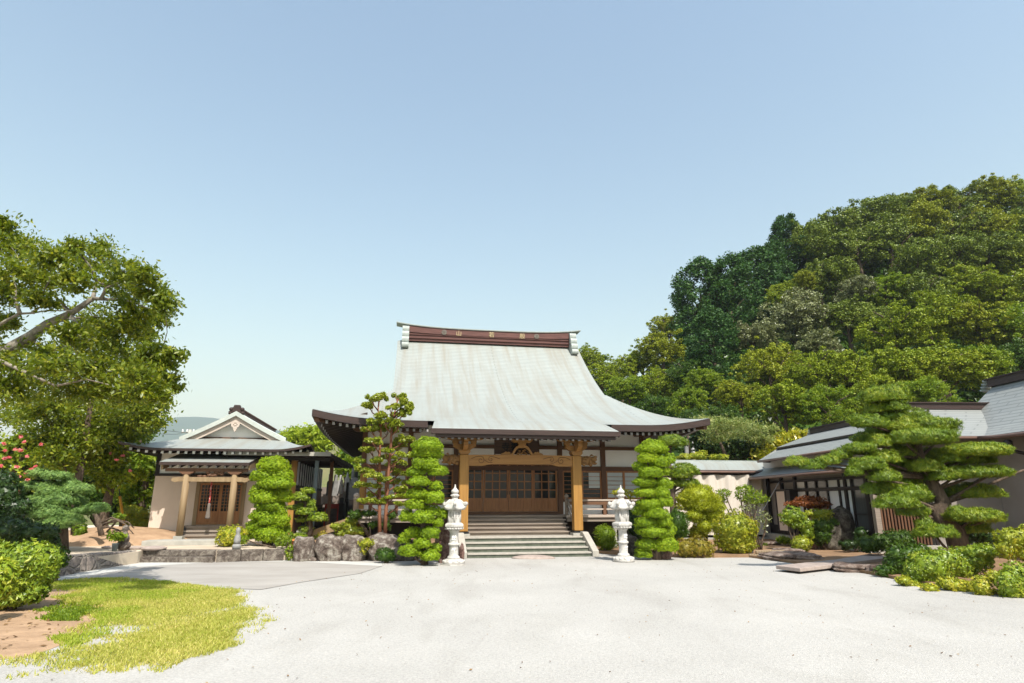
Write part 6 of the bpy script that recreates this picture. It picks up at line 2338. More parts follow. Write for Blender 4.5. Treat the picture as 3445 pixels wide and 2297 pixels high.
shrub('dark_bush', 'dark leafy bush in the shade between right lantern and column topiary', 'bush', V6, [(390, 1080, 60, 110), (360, 990, 30, 40), (430, 1190, 60, 60)], 19.3, L['dark'], 900, .045, z0=0, seed=31)
shrub('dome_bush', 'dark green smooth dome bush behind the column topiary', 'bush', V6, [(840, 1085, 108, 140), (850, 1150, 98, 90)], 20.0, L['dark2'], 1600, .034, 'spray', .3, z0=.06, seed=32)
shrub('cone_bush', 'yellow-green rounded cone bush of fine foliage before the curtain', 'bush', V6, [(1030, 810, 195, 110), (1120, 920, 180, 100), (1060, 880, 215, 100), (1010, 1010, 92, 60, -.3), (1190, 1000, 122, 80), (1110, 1120, 92, 80, -.2), (1040, 1180, 90, 60)], 20.4, L['yew_gold'], 1700, .034, 'spray', .32, z0=.06, seed=33)
shrub('hedge', 'low bronze-brown azalea hedge beneath the cone bush', 'hedge', V6, [(920, 1340, 100, 90), (1050, 1330, 120, 95), (1140, 1350, 70, 85)], 18.5, L['azalea_r'], 1300, .034, z0=.0, seed=34, stems=0)
shrub('round_bush', 'big round light green azalea between cone bush and scraggly shrub', 'bush', V6, [(1430, 1140, 190, 160), (1400, 1220, 170, 150), (1500, 1220, 130, 150), (1440, 1320, 160, 80)], 19.3, L['azalea_y'], 1300, .038, z0=.0, seed=35)
shrub('oleander', 'gnarled little tree with drooping narrow leaves before the curtain', 'tree', V6, [(1320, 780, 78, 45), (1300, 850, 50, 40), (1530, 745, 92, 52), (1650, 830, 108, 70), (1560, 830, 100, 60), (1480, 800, 60, 50)], 21.0, L['mid'], 330, .075, 'leaf', .22, None, .06, 36, None, None, 9, .9, .15, 1.1, None, 'foliage', .5)
shrub('scraggly_shrub', 'thin scraggly grey shrub in front of the curtain end by the leaning pole', 'shrub', V6, [(1560, 930, 100, 60), (1700, 1050, 90, 110), (1750, 1000, 50, 40), (1640, 1180, 50, 40)], 20.6, L['greyleaf'], 130, .045, 'leaf', .5, None, .06, 37, None, None, 10, .9, .2, 1.3, None, 'foliage', .2)
# right garden group
shrub('garden_bush', 'light green bush on a bare stem before the shutter box', 'bush', V8, [(1000, 890, 130, 95), (1060, 985, 90, 60), (940, 950, 70, 50)], 20.4, L['azalea'], 900, .04, 'leaf', .5, None, .06, 41, .8, None, 5)
shrub('red_maple', 'low spreading red-leaved maple before the sliding doors', 'tree', V8, [(1200, 700, 150, 45), (1050, 745, 130, 28), (1330, 745, 120, 28), (1190, 745, 200, 36), (1120, 690, 90, 30), (1290, 780, 120, 30), (960, 760, 60, 14)], 21.2, L['maple_red'], 700, .05, 'leaf', .4, None, .06, 42, None, None, 7, .9, .2, 1.0, None, 'foliage', .4)
shrub('garden_bush', 'golden flat-topped bush under the red maple', 'bush', V8, [(1180, 860, 52, 30), (1330, 870, 140, 52), (1350, 920, 110, 50)], 20.6, L['azalea_y'], 1100, .036, 'leaf', .5, None, .06, 43)
shrub('garden_bush', 'leafy pale bush between the bare-stemmed bush and the dark bush', 'bush', V8, [(1150, 990, 80, 70), (1170, 1080, 70, 70)], 20.3, L['azalea'], 800, .045, 'leaf', .5, None, .06, 44)
shrub('garden_bush', 'dark green bush beside the big dark rock', 'bush', V8, [(1340, 1010, 120, 100), (1330, 1130, 110, 90), (1470, 960, 60, 60)], 20.5, L['dark2'], 1200, .038, 'leaf', .5, None, .06, 45)
shrub('round_bush', 'small golden ball bush next to the rounded brown stone', 'bush', V8, [(1110, 1205, 105, 82), (1100, 1240, 95, 55)], 19.8, L['azalea_y'], 1500, .03, 'leaf', .5, None, .06, 46)
shrub('iris_clump', 'clump of blade-like green leaves by the wooden stump', 'plant', V8, [(890, 1170, 70, 34), (960, 1190, 70, 26), (650, 1250, 60, 30)], 22.5, L['mid'], 900, .09, 'spray', .14, None, .06, 47, None, None, 0)
shrub('low_shrub', 'small leafy weed at the right foot of the big dark rock', 'shrub', V8, [(1800, 1090, 70, 60), (1640, 1230, 90, 50), (1780, 1180, 60, 60)], 19.6, L['dark'], 900, .04, 'leaf', .5, None, .06, 48)
shrub('hedge', 'low dark clipped hedge under the left side of the big pine', 'hedge', V9, [(80, 720, 130, 100), (250, 690, 150, 105), (420, 640, 150, 100), (560, 640, 120, 110)], 17.8, L['dark2'], 1300, .036, 'leaf', .5, None, .06, 49, .86, None, 0)
shrub('ivy_mound', 'dark ivy-like mound at the end of the bridge slab', 'bush', V9, [(470, 850, 130, 140), (620, 860, 160, 130), (420, 980, 110, 110), (300, 1060, 120, 60), (560, 1010, 130, 110), (760, 800, 140, 80)], 14.0, L['dark2'], 1300, .034, 'leaf', .5, None, .03, 50, .86, None, 0, .8)
shrub('azalea_bush', 'large sunlit azalea mound nearest the gravel on the right', 'bush', V9, [(900, 1000, 250, 190), (760, 1080, 180, 150), (1080, 930, 200, 160), (1200, 1000, 200, 150), (980, 1120, 200, 120)], 12.9, L['azalea'], 1700, .030, 'leaf', .5, None, .03, 51, .88, None, 0, .8)
shrub('azalea_bush', 'long flat-topped azalea with sunlit top below the pine trunk', 'bush', V9, [(1330, 850, 180, 90), (1520, 820, 200, 95), (1650, 800, 130, 90), (1480, 930, 220, 100), (1400, 1000, 200, 110)], 13.4, L['azalea'], 1700, .030, 'leaf', .5, None, .03, 52, .88, None, 0, .8)
shrub('azalea_bush', 'high yellow-green azalea against the beige house wall at the right edge', 'bush', V9, [(2000, 640, 200, 140), (2120, 740, 220, 180), (1900, 760, 130, 110), (2250, 650, 200, 170)], 12.6, L['azalea_y'], 1500, .034, 'leaf', .5, None, .03, 53, .88, None, 0, .8)
shrub('azalea_bush', 'round azalea at the bottom right corner of the garden', 'bush', V9, [(2050, 1160, 210, 190), (1930, 1230, 130, 180), (2180, 1250, 220, 220), (1990, 1330, 160, 120)], 11.2, L['azalea'], 1800, .030, 'leaf', .5, None, .03, 54, .88, None, 0, .8)
shrub('low_shrub', 'small golden shrub at the tip of the azalea bed', 'shrub', V9, [(550, 1185, 90, 50), (640, 1240, 110, 45), (760, 1280, 110, 40)], 12.6, L['azalea_y'], 1800, .03, 'leaf', .5, None, .0, 55, .86, None, 0)
shrub('low_shrub', 'low golden azalea strip along the gravel in front of the large mound', 'shrub', V9, [(1120, 1230, 120, 70), (1250, 1260, 130, 90), (1380, 1300, 100, 80), (900, 1290, 100, 50)], 11.9, L['azalea_y'], 1800, .03, 'leaf', .5, None, .0, 56, .86, None, 0)
shrub('low_shrub', 'golden brown low azalea left of the corner azalea', 'shrub', V9, [(1580, 1280, 120, 110), (1560, 1200, 90, 60), (1740, 1140, 90, 70)], 11.5, L['azalea_y'], 1800, .03, 'leaf', .5, None, .0, 57, .86, None, 0)
shrub('dark_bush', 'shaded shrub between pine trunk and house wall', 'bush', V9, [(1500, 560, 150, 100), (1650, 620, 120, 90), (1350, 620, 80, 80)], 16.2, L['dark'], 900, .045, 'leaf', .5, None, .06, 58)
# left foreground azalea and companions
YZ = 9.9
shrub('azalea_bush', 'big round glossy azalea at the left edge of the lawn', 'bush', VG, [(250, 430, 275, 210), (110, 480, 200, 220), (330, 520, 200, 150), (-80, 500, 200, 260), (180, 590, 230, 120), (200, 660, 190, 70), (60, 640, 200, 120), (190, 735, 190, 70), (20, 760, 190, 80), (310, 680, 120, 70)], YZ, L['azalea'], 2200, .034, 'leaf', .42, None, .0, 61, .86, None, 9, .8)
shrub('azalea_bush', 'yellow-green azalea in front of the big round one at the picture edge', 'bush', VG, [(10, 560, 120, 170), (-90, 620, 130, 170)], 8.9, L['azalea'], 1500, .042, 'leaf', .42, None, .0, 62, .86, None, 6, .8)
shrub('dark_bush', 'dark shrub tucked behind the big round azalea by the rubble wall', 'bush', VG, [(590, 370, 66, 78), (540, 300, 60, 60)], 13.0, L['dark2'], 1300, .035, 'leaf', .5, None, .0, 63)
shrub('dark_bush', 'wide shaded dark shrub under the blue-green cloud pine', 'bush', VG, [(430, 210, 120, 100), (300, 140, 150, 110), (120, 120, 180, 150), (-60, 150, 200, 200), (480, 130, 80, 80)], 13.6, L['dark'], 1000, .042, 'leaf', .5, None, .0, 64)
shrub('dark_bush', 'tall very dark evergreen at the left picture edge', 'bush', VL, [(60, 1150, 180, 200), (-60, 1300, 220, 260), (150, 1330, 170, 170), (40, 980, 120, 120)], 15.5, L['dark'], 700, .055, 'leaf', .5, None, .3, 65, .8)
shrub('hedge', 'low yellow-green hedge beside the left corner of the small hall', 'hedge', V1, [(930, 905, 70, 42), (1010, 925, 66, 50), (1030, 985, 50, 40), (990, 960, 60, 50)], 23.0, L['azalea_y'], 1000, .045, 'leaf', .5, None, .28, 66)
shrub('low_shrub', 'small bright shrub at the foot of the leaning roots', 'shrub', V1, [(575, 1040, 42, 44), (860, 940, 40, 20)], 19.5, L['mid'], 900, .05, 'leaf', .5, None, .28, 67)

# ------------------------------------------------------------------ broad trees built in place (left side and behind)
def leafy_tree(name, label, V, clumps, Y, m, base, per, size, seed, spread=.8, bark='bark', tr=(.2, .06), aspect=.5, fill=10, droop=.1, group=None, cat='tree', trunk=None, upb=.4, k_r=.5, shoots=None, shootm=None, radii=None, twigs=None):
    """tree from the masses of its crown: trunk, branches to every mass, leaves in many small clumps"""
    E_ = pad_list(V, clumps, Y, .9, seed, spread)
    b = Vector(base)
    t = thing(name, label, cat, tuple(b), 0, group)
    topc = max(E_, key=lambda e: e[0][2])[0]
    path = [Vector(p) for p in trunk] if trunk else wob(b, Vector((topc[0] * .6 + b.x * .4, topc[1], topc[2])), 6, .25, seed)
    n = len(path)
    mb = MB()
    mb.tube([rel(p, b) for p in path], radii or [tr[0] + (tr[1] - tr[0]) * i / (n - 1) for i in range(n)], 10)
    mb.build('trunk', M[bark], t)
    rr = random.Random(seed)
    rng = np.random.default_rng(seed)
    if twigs:
        mb = MB()
        for k, q in enumerate(twigs):
            pts = [rel(dep(*V(a, c_), Y - .25 - .12 * k), b) for a, c_ in q]
            mb.tube(pts, [.035 - .028 * i / (len(pts) - 1) for i in range(len(pts))], 6)
        mb.build('bare_limbs', M['bark_pale'], t)
    # branches: every mass hangs on the nearest point already joined to the trunk
    mb = MB()
    joined = [(p, tr[1] * .8) for p in path[1:]]
    todo = sorted(E_, key=lambda e: min((Vector(e[0]) - p).length for p in path))
    Ps, Os = [], []
    for c, r in todo:
        cv = Vector(c)
        q, rq = min(joined, key=lambda a: (a[0] - cv).length + (.5 if a[0].z > cv.z + .3 else 0))
        r1 = max(rq * .62, tr[1] * .16)
        mid = q.lerp(cv, .5) + Vector((rr.uniform(-.12, .12), rr.uniform(-.12, .12), rr.uniform(-.02, .1) * r[0]))
        mb.tube([rel(q, b), rel(mid, b), rel(cv, b)], [r1, r1 * .8, r1 * .6], 6)
        joined.append((cv, r1 * .8)); joined.append((mid, r1))
        for k in range(fill):
            d = Vector((rr.gauss(0, 1), rr.gauss(0, 1), rr.gauss(0, 1))).normalized() * rr.uniform(.6, .98)
            p = Vector((cv.x + d.x * r[0], cv.y + d.y * r[1], cv.z + d.z * r[2]))
            m2 = cv.lerp(p, .5) + Vector((0, 0, .06 * r[0]))
            mb.tube([rel(cv, b), rel(m2, b), rel(p, b)], [r1 * .3, r1 * .16, r1 * .06], 4)
        # loose leaves with gaps between the sprays
        kk = int(per * fill * 1.7)
        d = unit(rng.normal(size=(kk, 3)))
        q3 = rng.normal(0, .47, (kk, 3)) * np.array([1.1, 1.1, 1.25])
        P = np.array(c) + q3 * np.array(r)
        f_ = 4.2 / max(r[0], .2)
        ph = rng.uniform(0, 6.28, 6)
        nz = np.sin(P[:, 0] * f_ + ph[0]) * np.sin(P[:, 2] * f_ * 1.5 + ph[1]) + np.sin(P[:, 1] * f_ + ph[2]) * np.sin(P[:, 2] * f_ * 1.3 + ph[3]) + .7 * np.sin(P[:, 0] * f_ * 2.3 + P[:, 2] * f_ * 2 + ph[4])
        keep = nz + rng.normal(0, .35, kk) > .12
        Ps.append(P[keep]); Os.append(d[keep])
    mb.build('branches', M[bark], t)
    P = np.concatenate(Ps) - np.array(b)
    O = np.concatenate(Os)
    k = len(P)
    N = unit(rng.normal(size=(k, 3)) * .75 + np.array([0, 0, upb]) + O * .35)
    Tn = rng.normal(size=(k, 3)) * .8 + O * .8 - np.array([0, 0, .5 + droop])
    hl = size * rng.uniform(.6, 1.3, k)
    V_, Q_ = rhombi(P, N, Tn, hl, hl * aspect, rng)
    npmesh('crown', V_, Q_, None, np.repeat(np.clip(rng.normal(.5, .22, k), 0, 1), 4), m, t)
    if shoots:
        S_ = pad_list(V, shoots, Y - .9, .9, seed + 1, .3)
        clump_mesh('blossom', [rel(c, b) for c, r in S_], [tuple(q_ * .85 for q_ in r) for c, r in S_], 30, .036, L[shootm or 'pink'], t, .7, seed + 2)
    return t
VT = view(0, 700, .4464)
# big cherry at the left: its heavy limb leans in from the edge
YC = 11.0
cb = Vector((-11.2, 10.6, 0))
ctr = [cb, Vector((-10.9, 10.7, 1.6)), dep(-60, 1270, YC), dep(*VT(40, 1080), YC), dep(*VT(230, 970), YC), dep(*VT(360, 870), YC), dep(*VT(540, 790), YC), dep(*VT(700, 680), YC), dep(*VT(730, 560), YC)]
cl = [(60, 260, 150, 130), (230, 330, 150, 90), (400, 370, 140, 80), (600, 400, 130, 100), (760, 380, 140, 100), (760, 300, 70, 60), (560, 290, 60, 50), (950, 480, 150, 80), (1080, 500, 90, 50), (1130, 620, 130, 70), (1240, 720, 80, 60), (900, 600, 140, 80), (1020, 760, 170, 70), (1200, 830, 80, 50), (1090, 960, 90, 70), (1000, 880, 110, 70),
      (120, 480, 200, 110), (350, 540, 150, 80), (560, 540, 130, 70), (80, 640, 130, 80), (300, 690, 120, 50), (520, 940, 130, 70), (700, 820, 160, 90), (820, 940, 150, 100), (620, 1000, 160, 90), (760, 1080, 180, 90), (960, 1120, 170, 90), (1160, 1090, 130, 60), (1310, 1100, 80, 34), (1230, 1170, 90, 50), (60, 860, 80, 50), (360, 1090, 160, 70), (130, 1190, 190, 110), (420, 1180, 190, 90), (640, 1210, 190, 90), (880, 1240, 180, 90), (1080, 1260, 160, 80), (1220, 1290, 110, 50), (1300, 1350, 60, 26), (1000, 1380, 170, 80), (800, 1380, 190, 90), (560, 1360, 190, 90), (300, 1330, 200, 100), (90, 1360, 160, 110), (1180, 1400, 90, 50), (20, 130, 60, 50), (-120, 300, 150, 150), (-150, 600, 160, 160), (-140, 900, 150, 150), (-120, 1200, 150, 150)]
leafy_tree('cherry_tree', 'large spreading cherry tree whose pale heavy limb leans in from the left edge', VT, cl, YC, L['cherry'], cb, 120, .044, 71, 1.5, 'bark_pale', (.24, .05), .42, 13, .2, trunk=ctr, upb=.3, k_r=.62, radii=[.24, .22, .15, .125, .105, .08, .06, .045, .02], twigs=[[(-40, 900), (60, 840), (150, 795), (245, 790), (360, 770), (540, 775)], [(150, 795), (115, 690), (120, 600), (90, 490)], [(245, 790), (290, 750), (400, 735)], [(700, 680), (860, 690), (1000, 705), (1130, 760)], [(760, 690), (800, 600), (900, 560)], [(540, 815), (600, 900), (640, 960)], [(0, 1150), (200, 1240), (420, 1340), (650, 1290), (820, 1330)]])
# second tree behind it with a grey trunk
tb = Vector((dep(262, 1790, 19.5).x, 19.5, .28))
cl = [(300, 1500, 230, 80), (560, 1500, 220, 90), (800, 1480, 220, 90), (1000, 1490, 190, 90), (1120, 1470, 140, 70), (1130, 1590, 110, 60), (900, 1600, 180, 90), (650, 1620, 190, 90), (400, 1640, 190, 90), (150, 1560, 180, 90), (820, 1720, 150, 80), (560, 1740, 160, 80), (300, 1780, 150, 80), (980, 1700, 120, 70), (700, 1850, 140, 70), (450, 1880, 130, 70), (840, 1880, 120, 60)]
leafy_tree('broadleaf_tree', 'shady broadleaf tree with a grey trunk between the cherry and the small hall', VT, cl, 19.7, L['cherry'], tb, 190, .066, 72, 1.3, 'bark', (.15, .05), .5, 11, .2, trunk=[tb, dep(258, 1640, 19.5), dep(285, 1500, 19.6), dep(305, 1360, 19.6), dep(320, 1200, 19.7)], k_r=.48)
# crape myrtles with pink flowers
b1 = Vector((dep(60, 1760, 19).x, 19., .3))
leafy_tree('crape_myrtle', 'crape myrtle with pink flower heads at the left edge behind the dark evergreen', VL, [(60, 620, 180, 110), (240, 620, 160, 110), (120, 800, 200, 120), (300, 830, 150, 120), (60, 980, 160, 100), (260, 480, 120, 80), (420, 700, 130, 90), (-90, 700, 150, 200)], 19., L['azalea'], b1, 60, .075, 73, .8, fill=10, shoots=[(250, 430, 28, 24), (295, 495, 24, 18), (50, 520, 26, 22), (250, 600, 36, 26), (55, 700, 34, 18), (115, 685, 28, 16), (10, 790, 22, 20), (205, 800, 34, 16), (440, 797, 24, 16), (385, 835, 28, 26), (315, 880, 22, 20), (225, 920, 26, 14), (335, 960, 26, 20), (240, 1075, 18, 14), (60, 600, 26, 20), (190, 590, 28, 20), (500, 530, 16, 18), (330, 675, 22, 14)])
b2 = Vector((dep(370, 1740, 21).x, 21., .3))
leafy_tree('crape_myrtle', 'crape myrtle with scattered pink flowers behind the yellow guard', VL, [(1280, 480, 170, 60), (1150, 420, 160, 70), (1340, 680, 150, 90), (1150, 640, 170, 90), (1250, 860, 180, 90), (1450, 780, 120, 80), (1050, 800, 150, 90), (1500, 920, 120, 70), (1650, 900, 130, 60), (1300, 1020, 140, 70)], 21., L['lime'], b2, 60, .075, 74, .8, fill=10, shoots=[(1285, 530, 20, 16), (1360, 636, 22, 14), (1430, 715, 26, 12), (1508, 665, 30, 16), (1595, 850, 22, 14), (860, 550, 20, 14), (800, 570, 30, 12), (940, 320, 22, 12)])
b3 = Vector((dep(470, 1740, 24).x, 24., .3))
leafy_tree('broadleaf_tree', 'large-leaved evergreen tree hugging the left wall of the small hall', VL, [(1700, 680, 170, 90), (1820, 740, 130, 110), (1620, 840, 140, 90), (1780, 900, 130, 90), (1650, 1020, 150, 100), (1760, 1120, 130, 100), (1600, 1180, 150, 90), (1830, 1000, 90, 120), (1500, 1100, 140, 100), (1680, 1240, 140, 70)], 24., L['mid'], b3, 70, .10, 75, .8, fill=10, aspect=.4)
leafy_tree('broadleaf_tree', 'dark round tree standing farther back above the left eave of the small hall', VL, [(1500, 480, 150, 110), (1700, 430, 130, 70), (1600, 330, 160, 90), (1800, 330, 90, 50), (1420, 600, 130, 90), (1800, 280, 60, 30)], 27., L['dark2'], (dep(430, 1700, 27).x, 27., .3), 90, .12, 76, .9, fill=10)
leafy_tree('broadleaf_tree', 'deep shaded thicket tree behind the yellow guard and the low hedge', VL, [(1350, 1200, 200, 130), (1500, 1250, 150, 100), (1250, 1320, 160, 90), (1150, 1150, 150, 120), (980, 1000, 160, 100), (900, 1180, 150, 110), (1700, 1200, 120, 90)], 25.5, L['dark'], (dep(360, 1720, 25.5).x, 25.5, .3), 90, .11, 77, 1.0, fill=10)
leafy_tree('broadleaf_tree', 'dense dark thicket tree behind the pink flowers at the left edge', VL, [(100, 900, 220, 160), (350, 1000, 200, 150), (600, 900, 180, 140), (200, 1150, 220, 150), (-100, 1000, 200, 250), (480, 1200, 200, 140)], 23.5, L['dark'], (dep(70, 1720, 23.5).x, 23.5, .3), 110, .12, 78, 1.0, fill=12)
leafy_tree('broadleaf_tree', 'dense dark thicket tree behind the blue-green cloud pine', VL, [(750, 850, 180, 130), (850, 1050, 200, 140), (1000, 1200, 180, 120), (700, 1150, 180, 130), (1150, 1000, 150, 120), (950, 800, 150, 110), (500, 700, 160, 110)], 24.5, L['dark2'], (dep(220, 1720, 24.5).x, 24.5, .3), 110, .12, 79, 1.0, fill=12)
# old leaning roots and stump-like trunk
p0 = Vector((dep(*V1(740, 1060), 18.5).x, 18.5, .26))
t = thing('old_trunk', 'old leaning trunk with bare spreading roots left of the yellow guard', 'tree trunk', tuple(p0))
mb = MB()
mb.tube([rel(dep(*V1(x, y), 18.5), p0) for x, y in ((730, 1070), (715, 1000), (690, 930), (640, 880))], [.08, .07, .06, .04], 10)
mb.build('trunk', M['bark'], t)
mb = MB()
for k, (xs, ys) in enumerate((((730, 830, 900, 960), (1000, 955, 990, 1060)), ((730, 800, 860, 930), (980, 945, 960, 1010)), ((720, 780, 850, 905), (1020, 1010, 1030, 1075)), ((735, 850, 920, 965), (990, 965, 975, 1020)), ((725, 690, 660, 640), (1040, 1050, 1075, 1090)))):
    mb.tube([rel(dep(x, y, 18.6 + .25 * k), p0) for x, y in (V1(a, b) for a, b in zip(xs, ys))], [.035, .03, .022, .012], 7)
mb.build('roots', M['bark'], t)
mb = MB()
mb.blob((-12.6, 20.5, .2), (2.6, 2.0, .55), 0, 3, .08, 2, 4, flat=-.3)
mb.solo('earth_mound', M['earth'], 'low mound of orange earth behind the hall terrace at left', 'mound', (-12.6, 20.5, .2), kind='structure')
# bright trees and bamboo far behind the passage
for k, (lab, cl, Y, mm) in enumerate((
        ('bright bamboo grove crown above the dark passage roof, left part', [(140, 210, 120, 70), (90, 260, 90, 60), (230, 200, 90, 60), (160, 290, 120, 60)], 46, 'bamboo'),
        ('bright bamboo crown above the dark passage roof, touching the temple eave', [(300, 180, 90, 60), (400, 230, 100, 70), (330, 270, 110, 60), (430, 290, 70, 60)], 44, 'bamboo'),
        ('rounded tree on the low rise right of the small hall ridge', [(30, 210, 60, 40), (80, 190, 50, 30)], 60, 'lime'),
        ('green tree glimpsed between dark passage roof and temple wall', [(640, 440, 70, 80), (620, 520, 60, 50), (690, 500, 60, 60)], 40, 'mid'),
        ('dark tree behind the tall stone pillar in the cemetery', [(740, 520, 60, 80), (760, 440, 60, 60), (690, 400, 50, 50)], 41, 'dark2'))):
    u, v = V4(cl[0][0], cl[0][1])
    leafy_tree('bamboo_clump' if mm == 'bamboo' else 'broadleaf_tree', lab, V4, cl, Y, L[mm], (dep(u, v, Y).x, Y, 0), 160, .16, 80 + k, 1.5, fill=10, tr=(.12, .05))
# silk tree and glossy shrub over the curtained corridor
VS = view(2000, 1400, .3316)
ys = 30.
leafy_tree('silk_tree', 'pale feathery silk tree with flat layers behind the curtained corridor', VS, [(1300, 60, 160, 50), (1480, 80, 170, 50), (1650, 130, 170, 50), (1250, 130, 140, 40), (1400, 160, 160, 50), (1560, 200, 160, 45), (1750, 130, 100, 30), (1150, 90, 100, 40), (1100, 30, 80, 30), (1250, 220, 130, 40), (1700, 230, 110, 40)], ys, L['silk'], (dep(*VS(1420, 300), ys).x, ys, 0), 150, .085, 91, 1.0, tr=(.14, .05), aspect=.2, fill=7)
leafy_tree('broadleaf_tree', 'dark tree filling the shade under the silk tree', VS, [(1250, 330, 130, 80), (1430, 330, 150, 90), (1600, 320, 140, 80), (1130, 280, 90, 90), (1350, 400, 160, 60), (1520, 400, 150, 60), (1050, 180, 80, 120)], 31.5, L['dark'], (dep(*VS(1400, 400), 31.5).x, 31.5, 0), 120, .11, 92, 1.0, fill=10)
leafy_tree('magnolia', 'glossy yellow-green magnolia beside the upper roof of the residence', VS, [(1780, 330, 110, 60), (1880, 290, 110, 60), (1960, 240, 110, 60), (2050, 200, 90, 50), (1700, 400, 70, 50), (1850, 380, 110, 50), (1980, 330, 80, 50)], 31., L['magnolia'], (dep(*VS(1850, 420), 31.).x, 31., 0), 80, .13, 93, .6, aspect=.35, fill=10)
shrub('hedge', 'yellow-green hedge tops showing over the corridor roof', 'hedge', VS, [(930, 415, 80, 24), (1060, 405, 70, 34), (1100, 380, 40, 26), (1260, 420, 90, 24)], 29., L['azalea_y'], 500, .07, z0=0, seed=94)

# ------------------------------------------------------------------ wooded hill on the right
QE = [(-.15, .20), (.0, .23), (.112, .262), (.17, .245), (.22, .262), (.264, .30), (.305, .36), (.335, .42), (.427, .445), (.497, .478), (.547, .492), (.675, .532), (.8, .555), (.927, .565), (1.3, .57)]
def crest(q):
    for (a, e0), (b, e1) in zip(QE[:-1], QE[1:]):
        if q <= b:
            t = max(0., (q - a) / (b - a))
            return e0 + (e1 - e0) * t
    return QE[-1][1]
Y0H, Y1H = 40., 88.
def hill_top(x, y):                            # height the tree tops reach
    q = x / max(y, 1)
    s = (y - Y0H) / (Y1H - Y0H)
    s = min(max(s, 0), 1.0)
    e = crest(q) * (.12 + .88 * s)
    return 1.6 + e * min(y, Y1H)
def hill_ground(x, y):
    s = min(max((y - 34) / 14, 0), 1)
    side = min(max((x - (-2)) / 10, 0), 1)
    return max(0, (hill_top(x, y) - 6.0 - 3.0 * s)) * s * side - .015
P = []
for j in range(46):
    y = 34 + j * 2.4
    row = []
    for i in range(56):
        x = -2 + i * 2.6
        row.append((x, y, hill_ground(x, y)))
    P.append(row)
mb = MB()
mb.grid(P)
tag(mb.build('hill', M['hill_ground']), 'steep wooded hillside rising behind the residence', 'hill', kind='structure')
# loose undergrowth between the trunks
rng = np.random.default_rng(77)
pts, nr = [], []
for _ in range(95000):
    y = rng.uniform(38, 96); x = rng.uniform(2, 1.05 * y)
    h = hill_ground(x, y)
    pts.append((x, y, h + rng.uniform(0, 4.2)))
P_ = np.array(pts)
N_ = unit(rng.normal(size=P_.shape) + np.array([0, -.3, .8]))
hl = rng.uniform(.25, .55, len(P_))
Vv, Qq = rhombi(P_, N_, rng.normal(size=P_.shape), hl, hl * .5, rng)
o = npmesh('undergrowth', Vv, Qq, None, np.repeat(np.clip(rng.normal(.45, .2, len(P_)), 0, 1), 4), L['dark2'])
tag(o, 'leafy undergrowth covering the hillside between the trees', 'undergrowth', kind='stuff')
# crown variants, unit size, shared by the copies
def crown_variant(kind, seed):
    rr = random.Random(seed)
    cc, rad = [], []
    if kind == 'cypress':
        for i in range(260):
            z = rr.uniform(-1.7, 1.5)
            w = .85 * min(1, (1.6 - z) / 1.2) ** .6 * (1 if z > -1.2 else .9)
            a = rr.uniform(0, 2 * PI)
            r = w * rr.uniform(.55, 1.0)
            cc.append((r * math.cos(a), r * math.sin(a), z))
            rad.append((.17, .17, .17))
        return clump_args(cc, rad, 70, .045, 'cypress', seed, .5, .42, .1)
    n = 320
    fl = {'lime': .6, 'olive': .75, 'greyleaf': .8, 'gold': .6, 'mid': .7, 'dark2': .75}[kind]
    lobes = [(Vector((rr.gauss(0, 1), rr.gauss(0, 1), rr.gauss(0, .7) + .15)).normalized() * rr.uniform(.42, .6), rr.uniform(.36, .52)) for _ in range(13)] + [(Vector((0, 0, .1)), .75)]
    for i in range(n):
        c, rl = rr.choice(lobes)
        d = Vector((rr.gauss(0, 1), rr.gauss(0, 1), rr.gauss(0, 1) + .3)).normalized() * rl * rr.uniform(.7, 1.05)
        p = c + d
        cc.append((p.x, p.y, p.z * .88))
        w = rr.uniform(.07, .19)
        if rr.random() < .22:
            k_ = rr.uniform(1.08, 1.25)
            cc[-1] = tuple(q * k_ for q in cc[-1])
            w *= .7
        rad.append((w, w, w * fl))
    return clump_args(cc, rad, 62, .033, kind, seed, .55, .45 if kind in ('lime', 'gold') else .35, .2)
def clump_args(cc, rad, per, size, kind, seed, aspect, upb, droop):
    o = clump_mesh('crown', cc, rad, per, size, L[kind], None, aspect, seed, droop, upb, .7)
    me = o.data
    bpy.data.objects.remove(o)
    return me
CV = {k: [crown_variant(k, 300 + 10 * i + j) for j in range(3 if k != 'mid' else 2)] for i, k in enumerate(('cypress', 'lime', 'olive', 'greyleaf', 'gold', 'mid', 'dark2'))}
mb = MB()
mb.tube([(0, 0, -2.2), (.03, .02, -1.2), (-.02, 0, -.4), (0, 0, .4)], [.085, .07, .05, .02], 8)
for k in range(7):
    a = k * 2.4
    mb.tube([(0, 0, -.7 + k * .12), (.3 * math.cos(a), .3 * math.sin(a), -.35 + k * .13), (.62 * math.cos(a), .62 * math.sin(a), -.05 + k * .1)], [.03, .02, .008], 5)
TM = mb.build('trunk', M['bark'])
TRUNK = TM.data
bpy.data.objects.remove(TM)
